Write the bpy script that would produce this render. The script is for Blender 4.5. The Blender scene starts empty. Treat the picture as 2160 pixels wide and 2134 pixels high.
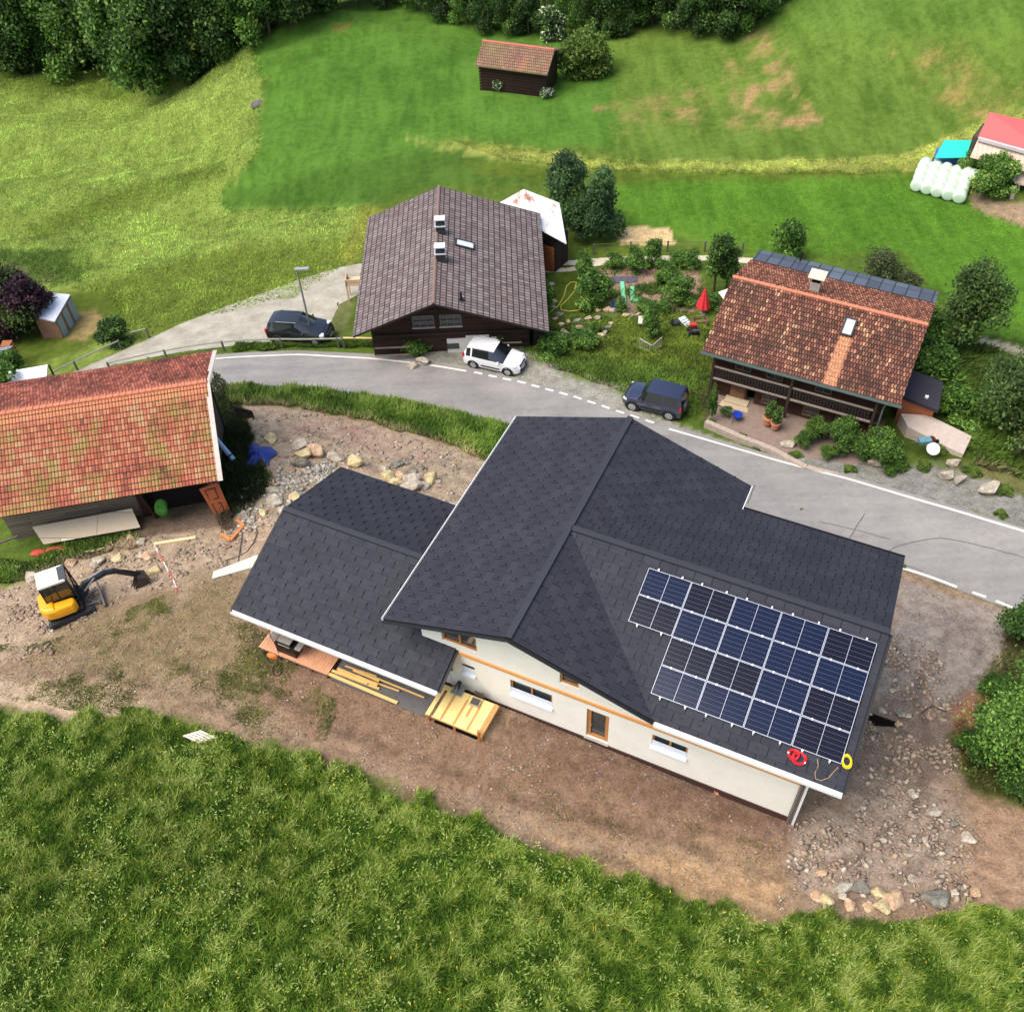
import bpy, bmesh, math, random
import numpy as np
from mathutils import Vector, Matrix
random.seed(7); np.random.seed(7)
S = bpy.context.scene
COL = S.collection
PI = math.pi
Z0 = 44.0                                   # camera height above the datum
# ------------------------------------------------------------------ camera
F_PX, PITCH, ROLL, CX, CY = 2116.0, math.radians(48.372), math.radians(-3.008), 1080.0, 1067.0
FWD = np.array([0, math.cos(PITCH), -math.sin(PITCH)])
_r = np.array([1.0, 0, 0]); _u = np.cross(_r, FWD)
RGT = math.cos(ROLL) * _r + math.sin(ROLL) * _u
UPV = -math.sin(ROLL) * _r + math.cos(ROLL) * _u
CAM = np.array([0, 0, Z0])
cd = bpy.data.cameras.new("camera"); cam = bpy.data.objects.new("camera", cd); COL.objects.link(cam)
m3 = Matrix((tuple(RGT), tuple(UPV), tuple(-FWD))).transposed()
cam.matrix_world = Matrix.Translation(Vector(CAM)) @ m3.to_4x4()
cd.sensor_fit = 'HORIZONTAL'; cd.sensor_width = 36.0; cd.lens = 36.0 * F_PX / 2160.0
cd.clip_start = 0.5; cd.clip_end = 3000
S.camera = cam
# ------------------------------------------------------------------ light
SUN_EL, SUN_AZ = math.radians(62), math.radians(-112)     # azimuth from +y, clockwise: the sun stands to the left of the camera
W = bpy.data.worlds.new("World"); S.world = W; W.use_nodes = True
nt = W.node_tree; nt.nodes.clear()
sky = nt.nodes.new("ShaderNodeTexSky"); sky.sky_type = 'NISHITA'; sky.sun_disc = False
sky.sun_elevation = SUN_EL; sky.sun_rotation = SUN_AZ; sky.air_density = 1.0; sky.dust_density = 3.5; sky.ozone_density = 0.6
bg = nt.nodes.new("ShaderNodeBackground"); bg.inputs[1].default_value = 0.15
wo = nt.nodes.new("ShaderNodeOutputWorld")
nt.links.new(sky.outputs[0], bg.inputs[0]); nt.links.new(bg.outputs[0], wo.inputs[0])
sd = bpy.data.lights.new("sun", 'SUN'); sd.energy = 2.0; sd.angle = math.radians(42); sd.color = (1.0, 0.955, 0.88)
so = bpy.data.objects.new("sun", sd); COL.objects.link(so)
sdir = Vector((math.sin(SUN_AZ) * math.cos(SUN_EL), math.cos(SUN_AZ) * math.cos(SUN_EL), math.sin(SUN_EL)))
so.rotation_euler = (sdir).to_track_quat('Z', 'Y').to_euler(); so.location = (-40, 40, 90)
S.view_settings.view_transform = 'Standard'; S.view_settings.look = 'None'
S.view_settings.exposure = 0.56; S.view_settings.gamma = 1.0
S.render.engine = 'CYCLES'
try:
    S.cycles.use_denoising = True; S.cycles.max_bounces = 5; S.cycles.transparent_max_bounces = 4
    S.cycles.diffuse_bounces = 2; S.cycles.glossy_bounces = 2; S.cycles.caustics_reflective = False; S.cycles.caustics_refractive = False
except Exception: pass

# ------------------------------------------------------------------ terrain
def ray(u, v):
    return FWD + (u - CX) / F_PX * RGT - (v - CY) / F_PX * UPV
def pz(u, v, zr):
    """world point seen at photo pixel (u, v) on the level zr (metres below the camera, negative)"""
    d = ray(u, v); return CAM + d * (zr / d[2])
def project(P):
    P = np.atleast_2d(P) - CAM; d = P @ FWD
    return np.stack([CX + F_PX * (P @ RGT) / d, CY - F_PX * (P @ UPV) / d, d], 1)
CTRL = [  # level of the ground at places of the site
 (0,2134,-35.6),(1080,2134,-35.2),(2160,2134,-35.6),(0,1820,-37.2),(540,1850,-36.6),(1080,1850,-36.9),(1700,1990,-37.0),
 (0,1500,-38.6),(420,1520,-37.9),(900,1700,-37.4),(1400,1850,-37.5),(2160,1900,-37.5),(1900,1850,-37.6),
 (1090,1492,-37.42),(1360,1600,-37.47),(1670,1732,-37.55),(990,1450,-37.42),(820,1440,-37.6),(550,1360,-37.8),(480,1290,-38.2),
 (150,1300,-39.6),(0,1260,-40.2),(300,1290,-38.8),(100,1170,-40.4),(300,1140,-40.5),(420,1090,-40.6),(520,1000,-41.0),(560,900,-42.0),
 (480,870,-42.3),(700,930,-42.4),(850,950,-42.7),(800,860,-43.7),(930,860,-43.9),(560,800,-44.5),(600,790,-44.6),(850,800,-44.6),(1060,850,-44.4),(1100,812,-44.5),
 (480,760,-44.8),(1400,905,-43.8),(1500,940,-43.7),(1790,1010,-43.2),(1900,1120,-42.9),(2160,1120,-42.5),(2160,1290,-42.3),
 (1400,870,-43.9),(1040,780,-44.7),(1920,1240,-42.6),(2000,1350,-41.6),(1880,1400,-40.9),(1860,1540,-39.6),(1780,1680,-38.2),(2000,1600,-38.9),(2160,1700,-38.2),(2160,1450,-40.6),
 (640,712,-45.8),(760,590,-46.6),(450,680,-46.6),(250,745,-46.9),(100,800,-47.2),(0,760,-47.8),(300,640,-48.4),(150,560,-49.5),(0,620,-49.2),
 (920,720,-44.6),(1110,740,-44.6),(1000,600,-46.3),(1160,620,-45.8),(1350,650,-45.6),(1450,560,-46.2),(1200,540,-46.6),(1480,760,-44.5),(1600,900,-44.35),(1700,930,-44.2),(1860,960,-43.9),(2000,920,-43.6),(2100,1000,-43.0),(2000,760,-45.0),
 (1150,450,-47.4),(900,380,-48.0),(1300,400,-47.3),(1600,450,-46.6),(1900,520,-46.4),(2160,720,-45.6),(2160,560,-46.0),
 (1100,330,-47.6),(1400,345,-47.0),(1850,345,-46.2),(1950,400,-46.2),(2100,440,-46.0),(1400,320,-46.6),(1800,315,-45.7),(1100,300,-47.2),
 (1090,180,-47.4),(800,200,-48.0),(600,250,-48.4),(620,400,-49.4),(560,300,-48.6),(480,330,-51.0),(440,430,-51.6),(300,300,-53.5),(150,350,-54.0),(0,400,-54.0),
 (0,200,-56.0),(200,190,-56.0),(350,220,-54.0),(480,160,-50.5),(540,110,-48.5),(480,540,-48.8),(300,470,-52.0),(650,500,-48.0),
 (800,40,-48.5),(1000,80,-48.2),(1300,90,-47.2),(1600,100,-45.4),(1600,220,-45.6),(1900,150,-43.5),(2100,250,-44.2),(2160,30,-39.0),(1750,20,-41.5),(1200,0,-49.0),(700,0,-49.5),(300,0,-60.0),(0,0,-62.0)]
_cp = np.array([pz(u, v, z) for u, v, z in CTRL]); _cp[:, 2] = [Z0 + c[2] for c in CTRL]
_cx, _cz = _cp[:, :2], _cp[:, 2]
def _warp(xy):                                # compress far distances so near detail is fitted evenly
    x, y = xy[..., 0], xy[..., 1]
    return np.stack([x, y], -1)
def _k(r2): return np.where(r2 > 1e-12, 0.5 * r2 * np.log(np.maximum(r2, 1e-12)), 0.0)
_N = len(_cx)
_K = _k(((_cx[:, None] - _cx[None]) ** 2).sum(-1)) + np.eye(_N) * 18.0
_P = np.c_[np.ones(_N), _cx]
_A = np.block([[_K, _P], [_P.T, np.zeros((3, 3))]])
_w = np.linalg.solve(_A, np.r_[_cz, 0, 0, 0])
def hh(x, y):
    """ground height, vectorised"""
    x = np.asarray(x, float); y = np.asarray(y, float); sh = x.shape
    xc = np.clip(x.ravel(), -95, 110); yc = np.clip(y.ravel(), 2, 190)
    out = np.empty(xc.size)
    for s in range(0, xc.size, 40000):
        q = np.stack([xc[s:s + 40000], yc[s:s + 40000]], 1)
        out[s:s + 40000] = _k(((q[:, None] - _cx[None]) ** 2).sum(-1)) @ _w[:_N] + _w[_N] + q @ _w[_N + 1:]
    far = np.maximum(0, y.ravel() - 120)
    out = np.clip(out, -22, 14)
    xr = x.ravel(); yr = y.ravel(); lm_ = np.clip((-8 - xr) / 10, 0, 1) * np.clip((yr - 68) / 12, 0, 1) * np.clip((150 - yr) / 30, 0, 1)
    out += lm_ * (.55 * np.sin(yr * .42 + xr * .16 + 1.5 * np.sin(xr * .09)) + .3 * np.sin(yr * .9 - xr * .35 + 2 * np.sin(yr * .11)))
    out += 0.10 * np.sin(x.ravel() * .31 + 1.3) * np.sin(y.ravel() * .27) * np.clip((y.ravel() - 62) / 20, 0, 4)
    return out.reshape(sh)
def h1(x, y): return float(hh(np.array([x]), np.array([y]))[0])
def G(u, v, up=0.0):
    """point of the ground under photo pixel (u, v)"""
    d = ray(u, v); z = -42.0
    for _ in range(14):
        p = CAM + d * (z / d[2]); zn = h1(p[0], p[1]) - Z0; z = z + 0.7 * (zn - z)
    p = CAM + d * (z / d[2]); p[2] = h1(p[0], p[1]) + up
    return Vector(p)
_gc = {}
def GG(pts):
    out = []
    for q in pts:
        if q not in _gc: _gc[q] = G(*q)
        out.append(_gc[q])
    return out

# ------------------------------------------------------------------ object helpers
def tag(o, label=None, cat=None, group=None, kind=None):
    if label: o['label'] = label
    if cat: o['category'] = cat
    if group: o['group'] = group
    if kind: o['kind'] = kind
    return o
def thing(name, label, cat, loc=(0, 0, 0), rz=0.0, group=None):
    o = bpy.data.objects.new(name, None); COL.objects.link(o); o.empty_display_size = .3
    o.location = loc; o.rotation_euler = (0, 0, rz)
    return tag(o, label, cat, group)
def attach(o, parent, world=True):
    o.parent = parent
    if world and parent is not None:
        M = Matrix.Identity(4); q = parent; chain = []
        while q is not None: chain.append(q); q = q.parent
        for q in reversed(chain):
            M = M @ q.matrix_parent_inverse @ (Matrix.Translation(q.location) @ q.rotation_euler.to_matrix().to_4x4() @ Matrix.Diagonal(Vector(q.scale).to_4d()))
        o.matrix_parent_inverse = M.inverted()
class MB:
    def __init__(s): s.v = []; s.f = []; s.uv = []; s.mi = []
    def face(s, pts, uv=None, m=0):
        b = len(s.v); s.v += [tuple(p) for p in pts]; s.f.append(tuple(range(b, b + len(pts))))
        s.uv.append(uv if uv is not None else [(0, 0)] * len(pts)); s.mi.append(m); return s
    def mesh(s, vs, fs, m=0):
        b = len(s.v); s.v += [tuple(p) for p in vs]
        for f in fs: s.f.append(tuple(b + i for i in f)); s.uv.append([(0, 0)] * len(f)); s.mi.append(m)
        return s
    def box(s, c, size, R=None, m=0):
        """c centre, size full lengths, R 3x3 (columns = axes) or z angle"""
        if R is None: R = np.eye(3)
        elif np.isscalar(R): cc, ss = math.cos(R), math.sin(R); R = np.array([[cc, -ss, 0], [ss, cc, 0], [0, 0, 1]])
        R = np.array(R); h = np.array(size) / 2.0; c = np.array(c, float)
        vs = [c + R @ (h * np.array(q)) for q in ((-1,-1,-1),(1,-1,-1),(1,1,-1),(-1,1,-1),(-1,-1,1),(1,-1,1),(1,1,1),(-1,1,1))]
        u = [(-h[0],-h[1]),(h[0],-h[1]),(h[0],h[1]),(-h[0],h[1])]
        for f, (i, j) in (((0,3,2,1),(0,1)),((4,5,6,7),(0,1)),((0,1,5,4),(0,2)),((1,2,6,5),(1,2)),((2,3,7,6),(0,2)),((3,0,4,7),(1,2))):
            q = ((-1,-1,-1),(1,-1,-1),(1,1,-1),(-1,1,-1),(-1,-1,1),(1,-1,1),(1,1,1),(-1,1,1))
            s.face([vs[k] for k in f], [(h[i]*q[k][i], h[j]*q[k][j]) for k in f], m)
        return s
    def beam(s, a, b, w, h, m=0, up=(0, 0, 1)):
        a = np.array(a, float); b = np.array(b, float); d = b - a; L = np.linalg.norm(d); x = d / max(L, 1e-9)
        up = np.array(up, float); y = np.cross(up, x); n = np.linalg.norm(y); y = y / n if n > 1e-6 else np.array([0, 1.0, 0]); z = np.cross(x, y)
        return s.box((a + b) / 2, (L, w, h), np.stack([x, y, z], 1), m)
    def slab(s, pts, t, uvf=None, m=0, ms=None, n=None):
        """polygon pts (counter-clockwise seen from outside) with thickness t behind it"""
        P = [np.array(p, float) for p in pts]
        if n is None:
            n = np.cross(P[1] - P[0], P[2] - P[0]); n /= np.linalg.norm(n)
        Q = [p - np.array(n) * t for p in P]; ms = m if ms is None else ms
        s.face(P, [uvf(p) for p in P] if uvf else None, m); s.face(Q[::-1], None, ms)
        for i in range(len(P)):
            j = (i + 1) % len(P); s.face([P[i], Q[i], Q[j], P[j]], None, ms)
        return s
    def tube(s, path, r, n=6, m=0, caps=True):
        P = [np.array(p, float) for p in path]; rs = r if hasattr(r, '__len__') else [r] * len(P)
        rings = []; ref = np.array([0.13, 0.31, 0.94])
        for i, p in enumerate(P):
            t = P[min(i + 1, len(P) - 1)] - P[max(i - 1, 0)]; t = t / max(np.linalg.norm(t), 1e-9)
            a = np.cross(t, ref)
            if np.linalg.norm(a) < .15: a = np.cross(t, np.array([1., .2, 0]))
            a /= np.linalg.norm(a); b = np.cross(t, a)
            rings.append([p + rs[i] * (math.cos(2 * PI * k / n) * a + math.sin(2 * PI * k / n) * b) for k in range(n)])
        vs = [q for R_ in rings for q in R_]; fs = []
        for i in range(len(P) - 1):
            for k in range(n): fs.append((i * n + k, i * n + (k + 1) % n, (i + 1) * n + (k + 1) % n, (i + 1) * n + k))
        if caps: fs.append(tuple(range(n))[::-1]); fs.append(tuple((len(P) - 1) * n + k for k in range(n)))
        return s.mesh(vs, fs, m)
    def lathe(s, prof, c, axis=(0, 0, 1), n=16, m=0):
        ax = np.array(axis, float); ax /= np.linalg.norm(ax); a = np.cross(ax, [0, 0, 1]) if abs(ax[2]) < .9 else np.cross(ax, [1, 0, 0])
        a /= np.linalg.norm(a); b = np.cross(ax, a); c = np.array(c, float); vs = []; fs = []
        for r, z in prof:
            for k in range(n): vs.append(c + ax * z + r * (math.cos(2 * PI * k / n) * a + math.sin(2 * PI * k / n) * b))
        for i in range(len(prof) - 1):
            for k in range(n): fs.append((i * n + k, i * n + (k + 1) % n, (i + 1) * n + (k + 1) % n, (i + 1) * n + k))
        fs.append(tuple(range(n))[::-1]); fs.append(tuple((len(prof) - 1) * n + k for k in range(n)))
        return s.mesh(vs, fs, m)
    def build(s, name, mats, parent=None, world=True, smooth=False, bevel=0, fixn=True):
        me = bpy.data.meshes.new(name); me.from_pydata([tuple(map(float, p)) for p in s.v], [], s.f)
        if not isinstance(mats, (list, tuple)): mats = [mats]
        for q in mats: me.materials.append(q)
        ul = me.uv_layers.new(name="UVMap"); flat = [c for f in s.uv for p in f for c in p]
        ul.data.foreach_set("uv", flat); me.polygons.foreach_set("material_index", s.mi)
        if fixn or smooth or bevel:
            bm = bmesh.new(); bm.from_mesh(me)
            if smooth or bevel: bmesh.ops.remove_doubles(bm, verts=bm.verts, dist=1e-4)
            if fixn: bmesh.ops.recalc_face_normals(bm, faces=bm.faces)
            if bevel: bmesh.ops.bevel(bm, geom=[e for e in bm.edges if len(e.link_faces) == 2 and e.calc_face_angle(0) > .5], offset=bevel, segments=2, affect='EDGES', profile=.7)
            bm.to_mesh(me); bm.free()
        if smooth: me.polygons.foreach_set("use_smooth", [True] * len(me.polygons)); 
        me.update()
        if smooth and smooth is not True:
            me.set_sharp_from_angle(angle=math.radians(smooth))
        o = bpy.data.objects.new(name, me); COL.objects.link(o)
        if parent is not None: attach(o, parent, world)
        return o
def copy_tree(o, parent=None):
    c = o.copy(); COL.objects.link(c); c.parent = parent
    for ch in [q for q in COL.objects if q.parent == o]: copy_tree(ch, c)
    return c

# ------------------------------------------------------------------ materials
def lin(*c):
    return tuple(((x / 255.0) / 12.92 if x / 255.0 <= .04045 else ((x / 255.0 + .055) / 1.055) ** 2.4) for x in c)
class NT:
    def __init__(s, name):
        s.m = bpy.data.materials.new(name); s.m.use_nodes = True; s.t = s.m.node_tree; s.t.nodes.clear()
        s.out = s.n('ShaderNodeOutputMaterial'); s.b = s.n('ShaderNodeBsdfPrincipled'); s.l(s.b.outputs[0], s.out.inputs[0])
    def n(s, t, **k):
        q = s.t.nodes.new(t)
        for a, b in k.items(): setattr(q, a, b)
        return q
    def l(s, a, b): s.t.links.new(a, b)
    def val(s, sock, v):
        if hasattr(v, 'is_linked') or hasattr(v, 'links'): s.l(v, sock)
        elif isinstance(v, (tuple, list)) and len(v) == 3 and sock.type == 'RGBA': sock.default_value = (*v, 1)
        else: sock.default_value = v
    def noise(s, scale, detail=4, rough=.55, vec=None, dist=0.0):
        q = s.n('ShaderNodeTexNoise'); q.inputs['Scale'].default_value = scale; q.inputs['Detail'].default_value = detail
        q.inputs['Roughness'].default_value = rough; q.inputs['Distortion'].default_value = dist
        if vec is not None: s.l(vec, q.inputs['Vector'])
        return q.outputs['Fac']
    def pos(s): return s.n('ShaderNodeNewGeometry').outputs['Position']
    def uv(s): return s.n('ShaderNodeTexCoord').outputs['UV']
    def obj(s): return s.n('ShaderNodeTexCoord').outputs['Object']
    def scale(s, vec, sc, rot=(0, 0, 0)):
        q = s.n('ShaderNodeMapping'); s.l(vec, q.inputs[0]); q.inputs['Scale'].default_value = sc; q.inputs['Rotation'].default_value = rot; return q.outputs[0]
    def ramp(s, fac, stops, interp='LINEAR'):
        q = s.n('ShaderNodeValToRGB'); s.l(fac, q.inputs[0]); e = q.color_ramp; e.interpolation = interp
        while len(e.elements) > 1: e.elements.remove(e.elements[-1])
        for i, (p, c) in enumerate(stops):
            x = e.elements[0] if i == 0 else e.elements.new(p); x.position = p; x.color = (*c, 1) if len(c) == 3 else c
        return q.outputs[0]
    def mix(s, f, a, b, mode='MIX'):
        q = s.n('ShaderNodeMix', data_type='RGBA', blend_type=mode); s.val(q.inputs[0], f); s.val(q.inputs[6], a); s.val(q.inputs[7], b); return q.outputs[2]
    def math(s, op, a, b=None, c=None, clamp=False):
        q = s.n('ShaderNodeMath', operation=op, use_clamp=clamp); s.val(q.inputs[0], a)
        if b is not None: s.val(q.inputs[1], b)
        if c is not None: s.val(q.inputs[2], c)
        return q.outputs[0]
    def sstep(s, x, a, b):
        q = s.n('ShaderNodeMapRange', interpolation_type='SMOOTHSTEP'); s.val(q.inputs[0], x); q.inputs[1].default_value = a; q.inputs[2].default_value = b; return q.outputs[0]
    def attr(s, name):
        q = s.n('ShaderNodeAttribute', attribute_name=name); return q.outputs['Color']
    def sep(s, c):
        q = s.n('ShaderNodeSeparateColor'); s.l(c, q.inputs[0]); return q.outputs
    def bump(s, h, strength=.5, dist=.05):
        q = s.n('ShaderNodeBump'); q.inputs['Strength'].default_value = strength; q.inputs['Distance'].default_value = dist; s.l(h, q.inputs['Height']); s.l(q.outputs[0], s.b.inputs['Normal'])
    def fin(s, col=None, rough=.8, metal=0.0, spec=.5, coat=0.0, trans=0.0):
        if col is not None: s.val(s.b.inputs['Base Color'], col)
        s.val(s.b.inputs['Roughness'], rough); s.b.inputs['Metallic'].default_value = metal; s.b.inputs['Specular IOR Level'].default_value = spec
        s.b.inputs['Coat Weight'].default_value = coat
        return s.m
_mc = {}
def flat(name, rgb, rough=.7, metal=0.0, var=.18, sc=6.0, spec=.4, coat=0.0, bump=0.0):
    if name in _mc: return _mc[name]
    c = lin(*rgb) if max(rgb) > 1.5 else rgb
    t = NT(name); n = t.noise(sc, 5, .6, t.pos()); n2 = t.noise(sc * 6, 3, .6, t.pos())
    f = t.math('ADD', t.math('MULTIPLY', n, .7), t.math('MULTIPLY', n2, .3))
    col = t.ramp(f, [(.3, tuple(x * (1 - var) for x in c)), (.7, tuple(min(1, x * (1 + var)) for x in c))])
    if bump: t.bump(n2, bump, .02)
    _mc[name] = t.fin(col, rough, metal, spec, coat); return _mc[name]
def plank(name, rgb, dark=.45, w=.16, rough=.85, rot=0.0, grain=1.0):
    """boards along u of the UV map"""
    if name in _mc: return _mc[name]
    c = lin(*rgb); t = NT(name); uv = t.uv()
    br = t.n('ShaderNodeTexBrick'); t.l(t.scale(uv, (1, 1, 1), (0, 0, rot)), br.inputs['Vector']); br.inputs['Scale'].default_value = 1
    br.inputs['Brick Width'].default_value = 3.7; br.inputs['Row Height'].default_value = w; br.inputs['Mortar Size'].default_value = .012; br.inputs['Mortar Smooth'].default_value = .2
    br.inputs['Color1'].default_value = (0, 0, 0, 1); br.inputs['Color2'].default_value = (1, 1, 1, 1); br.inputs['Mortar'].default_value = (.5, .5, .5, 1)
    g = t.noise(2.0, 6, .7, t.scale(uv, (2, 22, 1), (0, 0, rot)))
    f = t.math('ADD', t.math('MULTIPLY', t.sep(br.outputs['Color'])[0], .45), t.math('MULTIPLY', g, .6 * grain))
    col = t.ramp(f, [(.15, tuple(x * dark for x in c)), (.5, c), (.95, tuple(min(1, x * 1.55) for x in c))])
    col = t.mix(t.math('MULTIPLY', br.outputs['Fac'], .85), col, tuple(x * .12 for x in c))
    t.bump(t.math('SUBTRACT', g, t.math('MULTIPLY', br.outputs['Fac'], 1.5)), .5, .02)
    _mc[name] = t.fin(col, rough, 0, .25); return _mc[name]
def tiles(name, stops, w, hgt, moss=None, mossamt=.5, dark=(.02, .015, .012), mort=.02, bump=.8, off=.5, rough=.85, wave=True, streak=None, shade=0.0, clean=None, rw=.62, bw=.35):
    """roof tiles: u along the eave, v down the slope (metres)"""
    t = NT(name); uv = t.uv()
    wob = t.noise(1.3, 2, .5, uv); 
    br = t.n('ShaderNodeTexBrick'); br.offset = off; t.l(uv, br.inputs['Vector']); br.inputs['Scale'].default_value = 1
    br.inputs['Brick Width'].default_value = w; br.inputs['Row Height'].default_value = hgt; br.inputs['Mortar Size'].default_value = mort; br.inputs['Mortar Smooth'].default_value = .3
    br.inputs['Color1'].default_value = (0, 0, 0, 1); br.inputs['Color2'].default_value = (1, 1, 1, 1); br.inputs['Mortar'].default_value = (.5, .5, .5, 1)
    rnd = t.sep(br.outputs['Color'])[0]; sxx = t.n('ShaderNodeSeparateXYZ'); t.l(uv, sxx.inputs[0]); fine = t.noise(9, 4, .7, uv); big_ = t.noise(.55, 4, .6, uv)
    f = t.math('ADD', t.math('MULTIPLY', rnd, rw), t.math('ADD', t.math('MULTIPLY', fine, .22), t.math('ADD', t.math('MULTIPLY', t.math('SUBTRACT', big_, .3), bw), (.62 - rw) * .5)))
    col = t.ramp(f, stops)
    if moss:
        mk = t.sstep(t.math('ADD', t.noise(.45, 6, .72, uv), t.math('MULTIPLY', fine, .12)), .52, .68)
        col = t.mix(t.math('MULTIPLY', mk, mossamt), col, moss)
    if streak:
        mk = t.sstep(t.noise(.8, 5, .6, t.scale(uv, (1, .25, 1))), .56, .7); col = t.mix(t.math('MULTIPLY', mk, .6), col, streak)
    if clean:
        mk = t.sstep(t.math('ADD', sxx.outputs[1], t.math('MULTIPLY', t.math('SUBTRACT', big_, .5), 1.6)), .95, .45); col = t.mix(t.math('MULTIPLY', mk, .75), col, clean)
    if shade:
        fr0 = t.math('FRACT', t.math('DIVIDE', sxx.outputs[1], hgt)); col = t.mix(t.math('MULTIPLY', t.sstep(fr0, .16, .02), shade), col, dark)  # shadow line below each overlapping row, put into the tile colour
    col = t.mix(t.math('MULTIPLY', br.outputs['Fac'], .92), col, dark)
    # each row lies over the one below: height grows towards the lower edge of the row
    sx = t.n('ShaderNodeSeparateXYZ'); t.l(uv, sx.inputs[0])
    fr = t.math('FRACT', t.math('DIVIDE', sx.outputs[1], hgt)); ht = fr
    if wave:
        wv = t.math('ABSOLUTE', t.math('SINE', t.math('MULTIPLY', sx.outputs[0], PI / w)))
        ht = t.math('ADD', t.math('MULTIPLY', fr, .7), t.math('MULTIPLY', wv, .6))
    ht = t.math('SUBTRACT', t.math('ADD', ht, t.math('MULTIPLY', t.math('ADD', rnd, fine), .4)), t.math('MULTIPLY', br.outputs['Fac'], .8))
    t.bump(ht, bump, .035)
    return t.fin(col, rough, 0, .3)
# ------------------------------------------------------------------ value noise for numpy
_rng = np.random.RandomState(11); _tab = _rng.rand(256, 256)
def vn(x, y, s):
    x = np.asarray(x) / s; y = np.asarray(y) / s; i = np.floor(x).astype(int); j = np.floor(y).astype(int); fx = x - i; fy = y - j
    fx = fx * fx * (3 - 2 * fx); fy = fy * fy * (3 - 2 * fy); T = lambda a, b: _tab[a & 255, b & 255]
    return (T(i, j) * (1 - fx) + T(i + 1, j) * fx) * (1 - fy) + (T(i, j + 1) * (1 - fx) + T(i + 1, j + 1) * fx) * fy
def fbm(x, y, s, o=3): return sum(vn(x + 17.3 * k, y - 9.1 * k, s / 2 ** k) / 2 ** k for k in range(o)) / sum(1 / 2 ** k for k in range(o))
def inpoly(u, v, poly):
    r = np.zeros(np.shape(u), bool); n = len(poly)
    for i in range(n):
        x1, y1 = poly[i]; x2, y2 = poly[(i + 1) % n]
        if y1 == y2: continue
        c = ((y1 > v) != (y2 > v)) & (u < (x2 - x1) * (v - y1) / (y2 - y1) + x1); r ^= c
    return r
def D(*p): return [(x * 1.118, y * 1.118) for x, y in p]
LOWER = [(-90,1330),(0,1335),(60,1350),(150,1362),(250,1352),(330,1362),(400,1375),(470,1398),(520,1402),(560,1425),(640,1440),(700,1475),(760,1500),(830,1535),(900,1540),(960,1575),(1040,1600),(1090,1630),(1140,1635),(1230,1670),(1330,1700),(1450,1742),(1560,1745),(1640,1752),(1720,1735),(1790,1712),(1870,1722),(2100,1735)]
DIRT = LOWER + [(2100,1560),(1932,1530),(1860,1500),(1805,1450),(1795,1380),(1850,1290),(1900,1200),(2100,1190),(2100,1215),(1932,1155),(1805,1108),(1700,1062),(1400,960),(1100,890),(1000,885),(930,870),(840,830),(700,790),(560,765),(455,755),(470,800),(500,870),(520,915),(480,945),(420,985),(300,1000),(250,1035),(130,1060),(60,1098),(0,1112),(-90,1125)]
FORE = LOWER + [(2300,2300),(-300,2300)]
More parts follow.
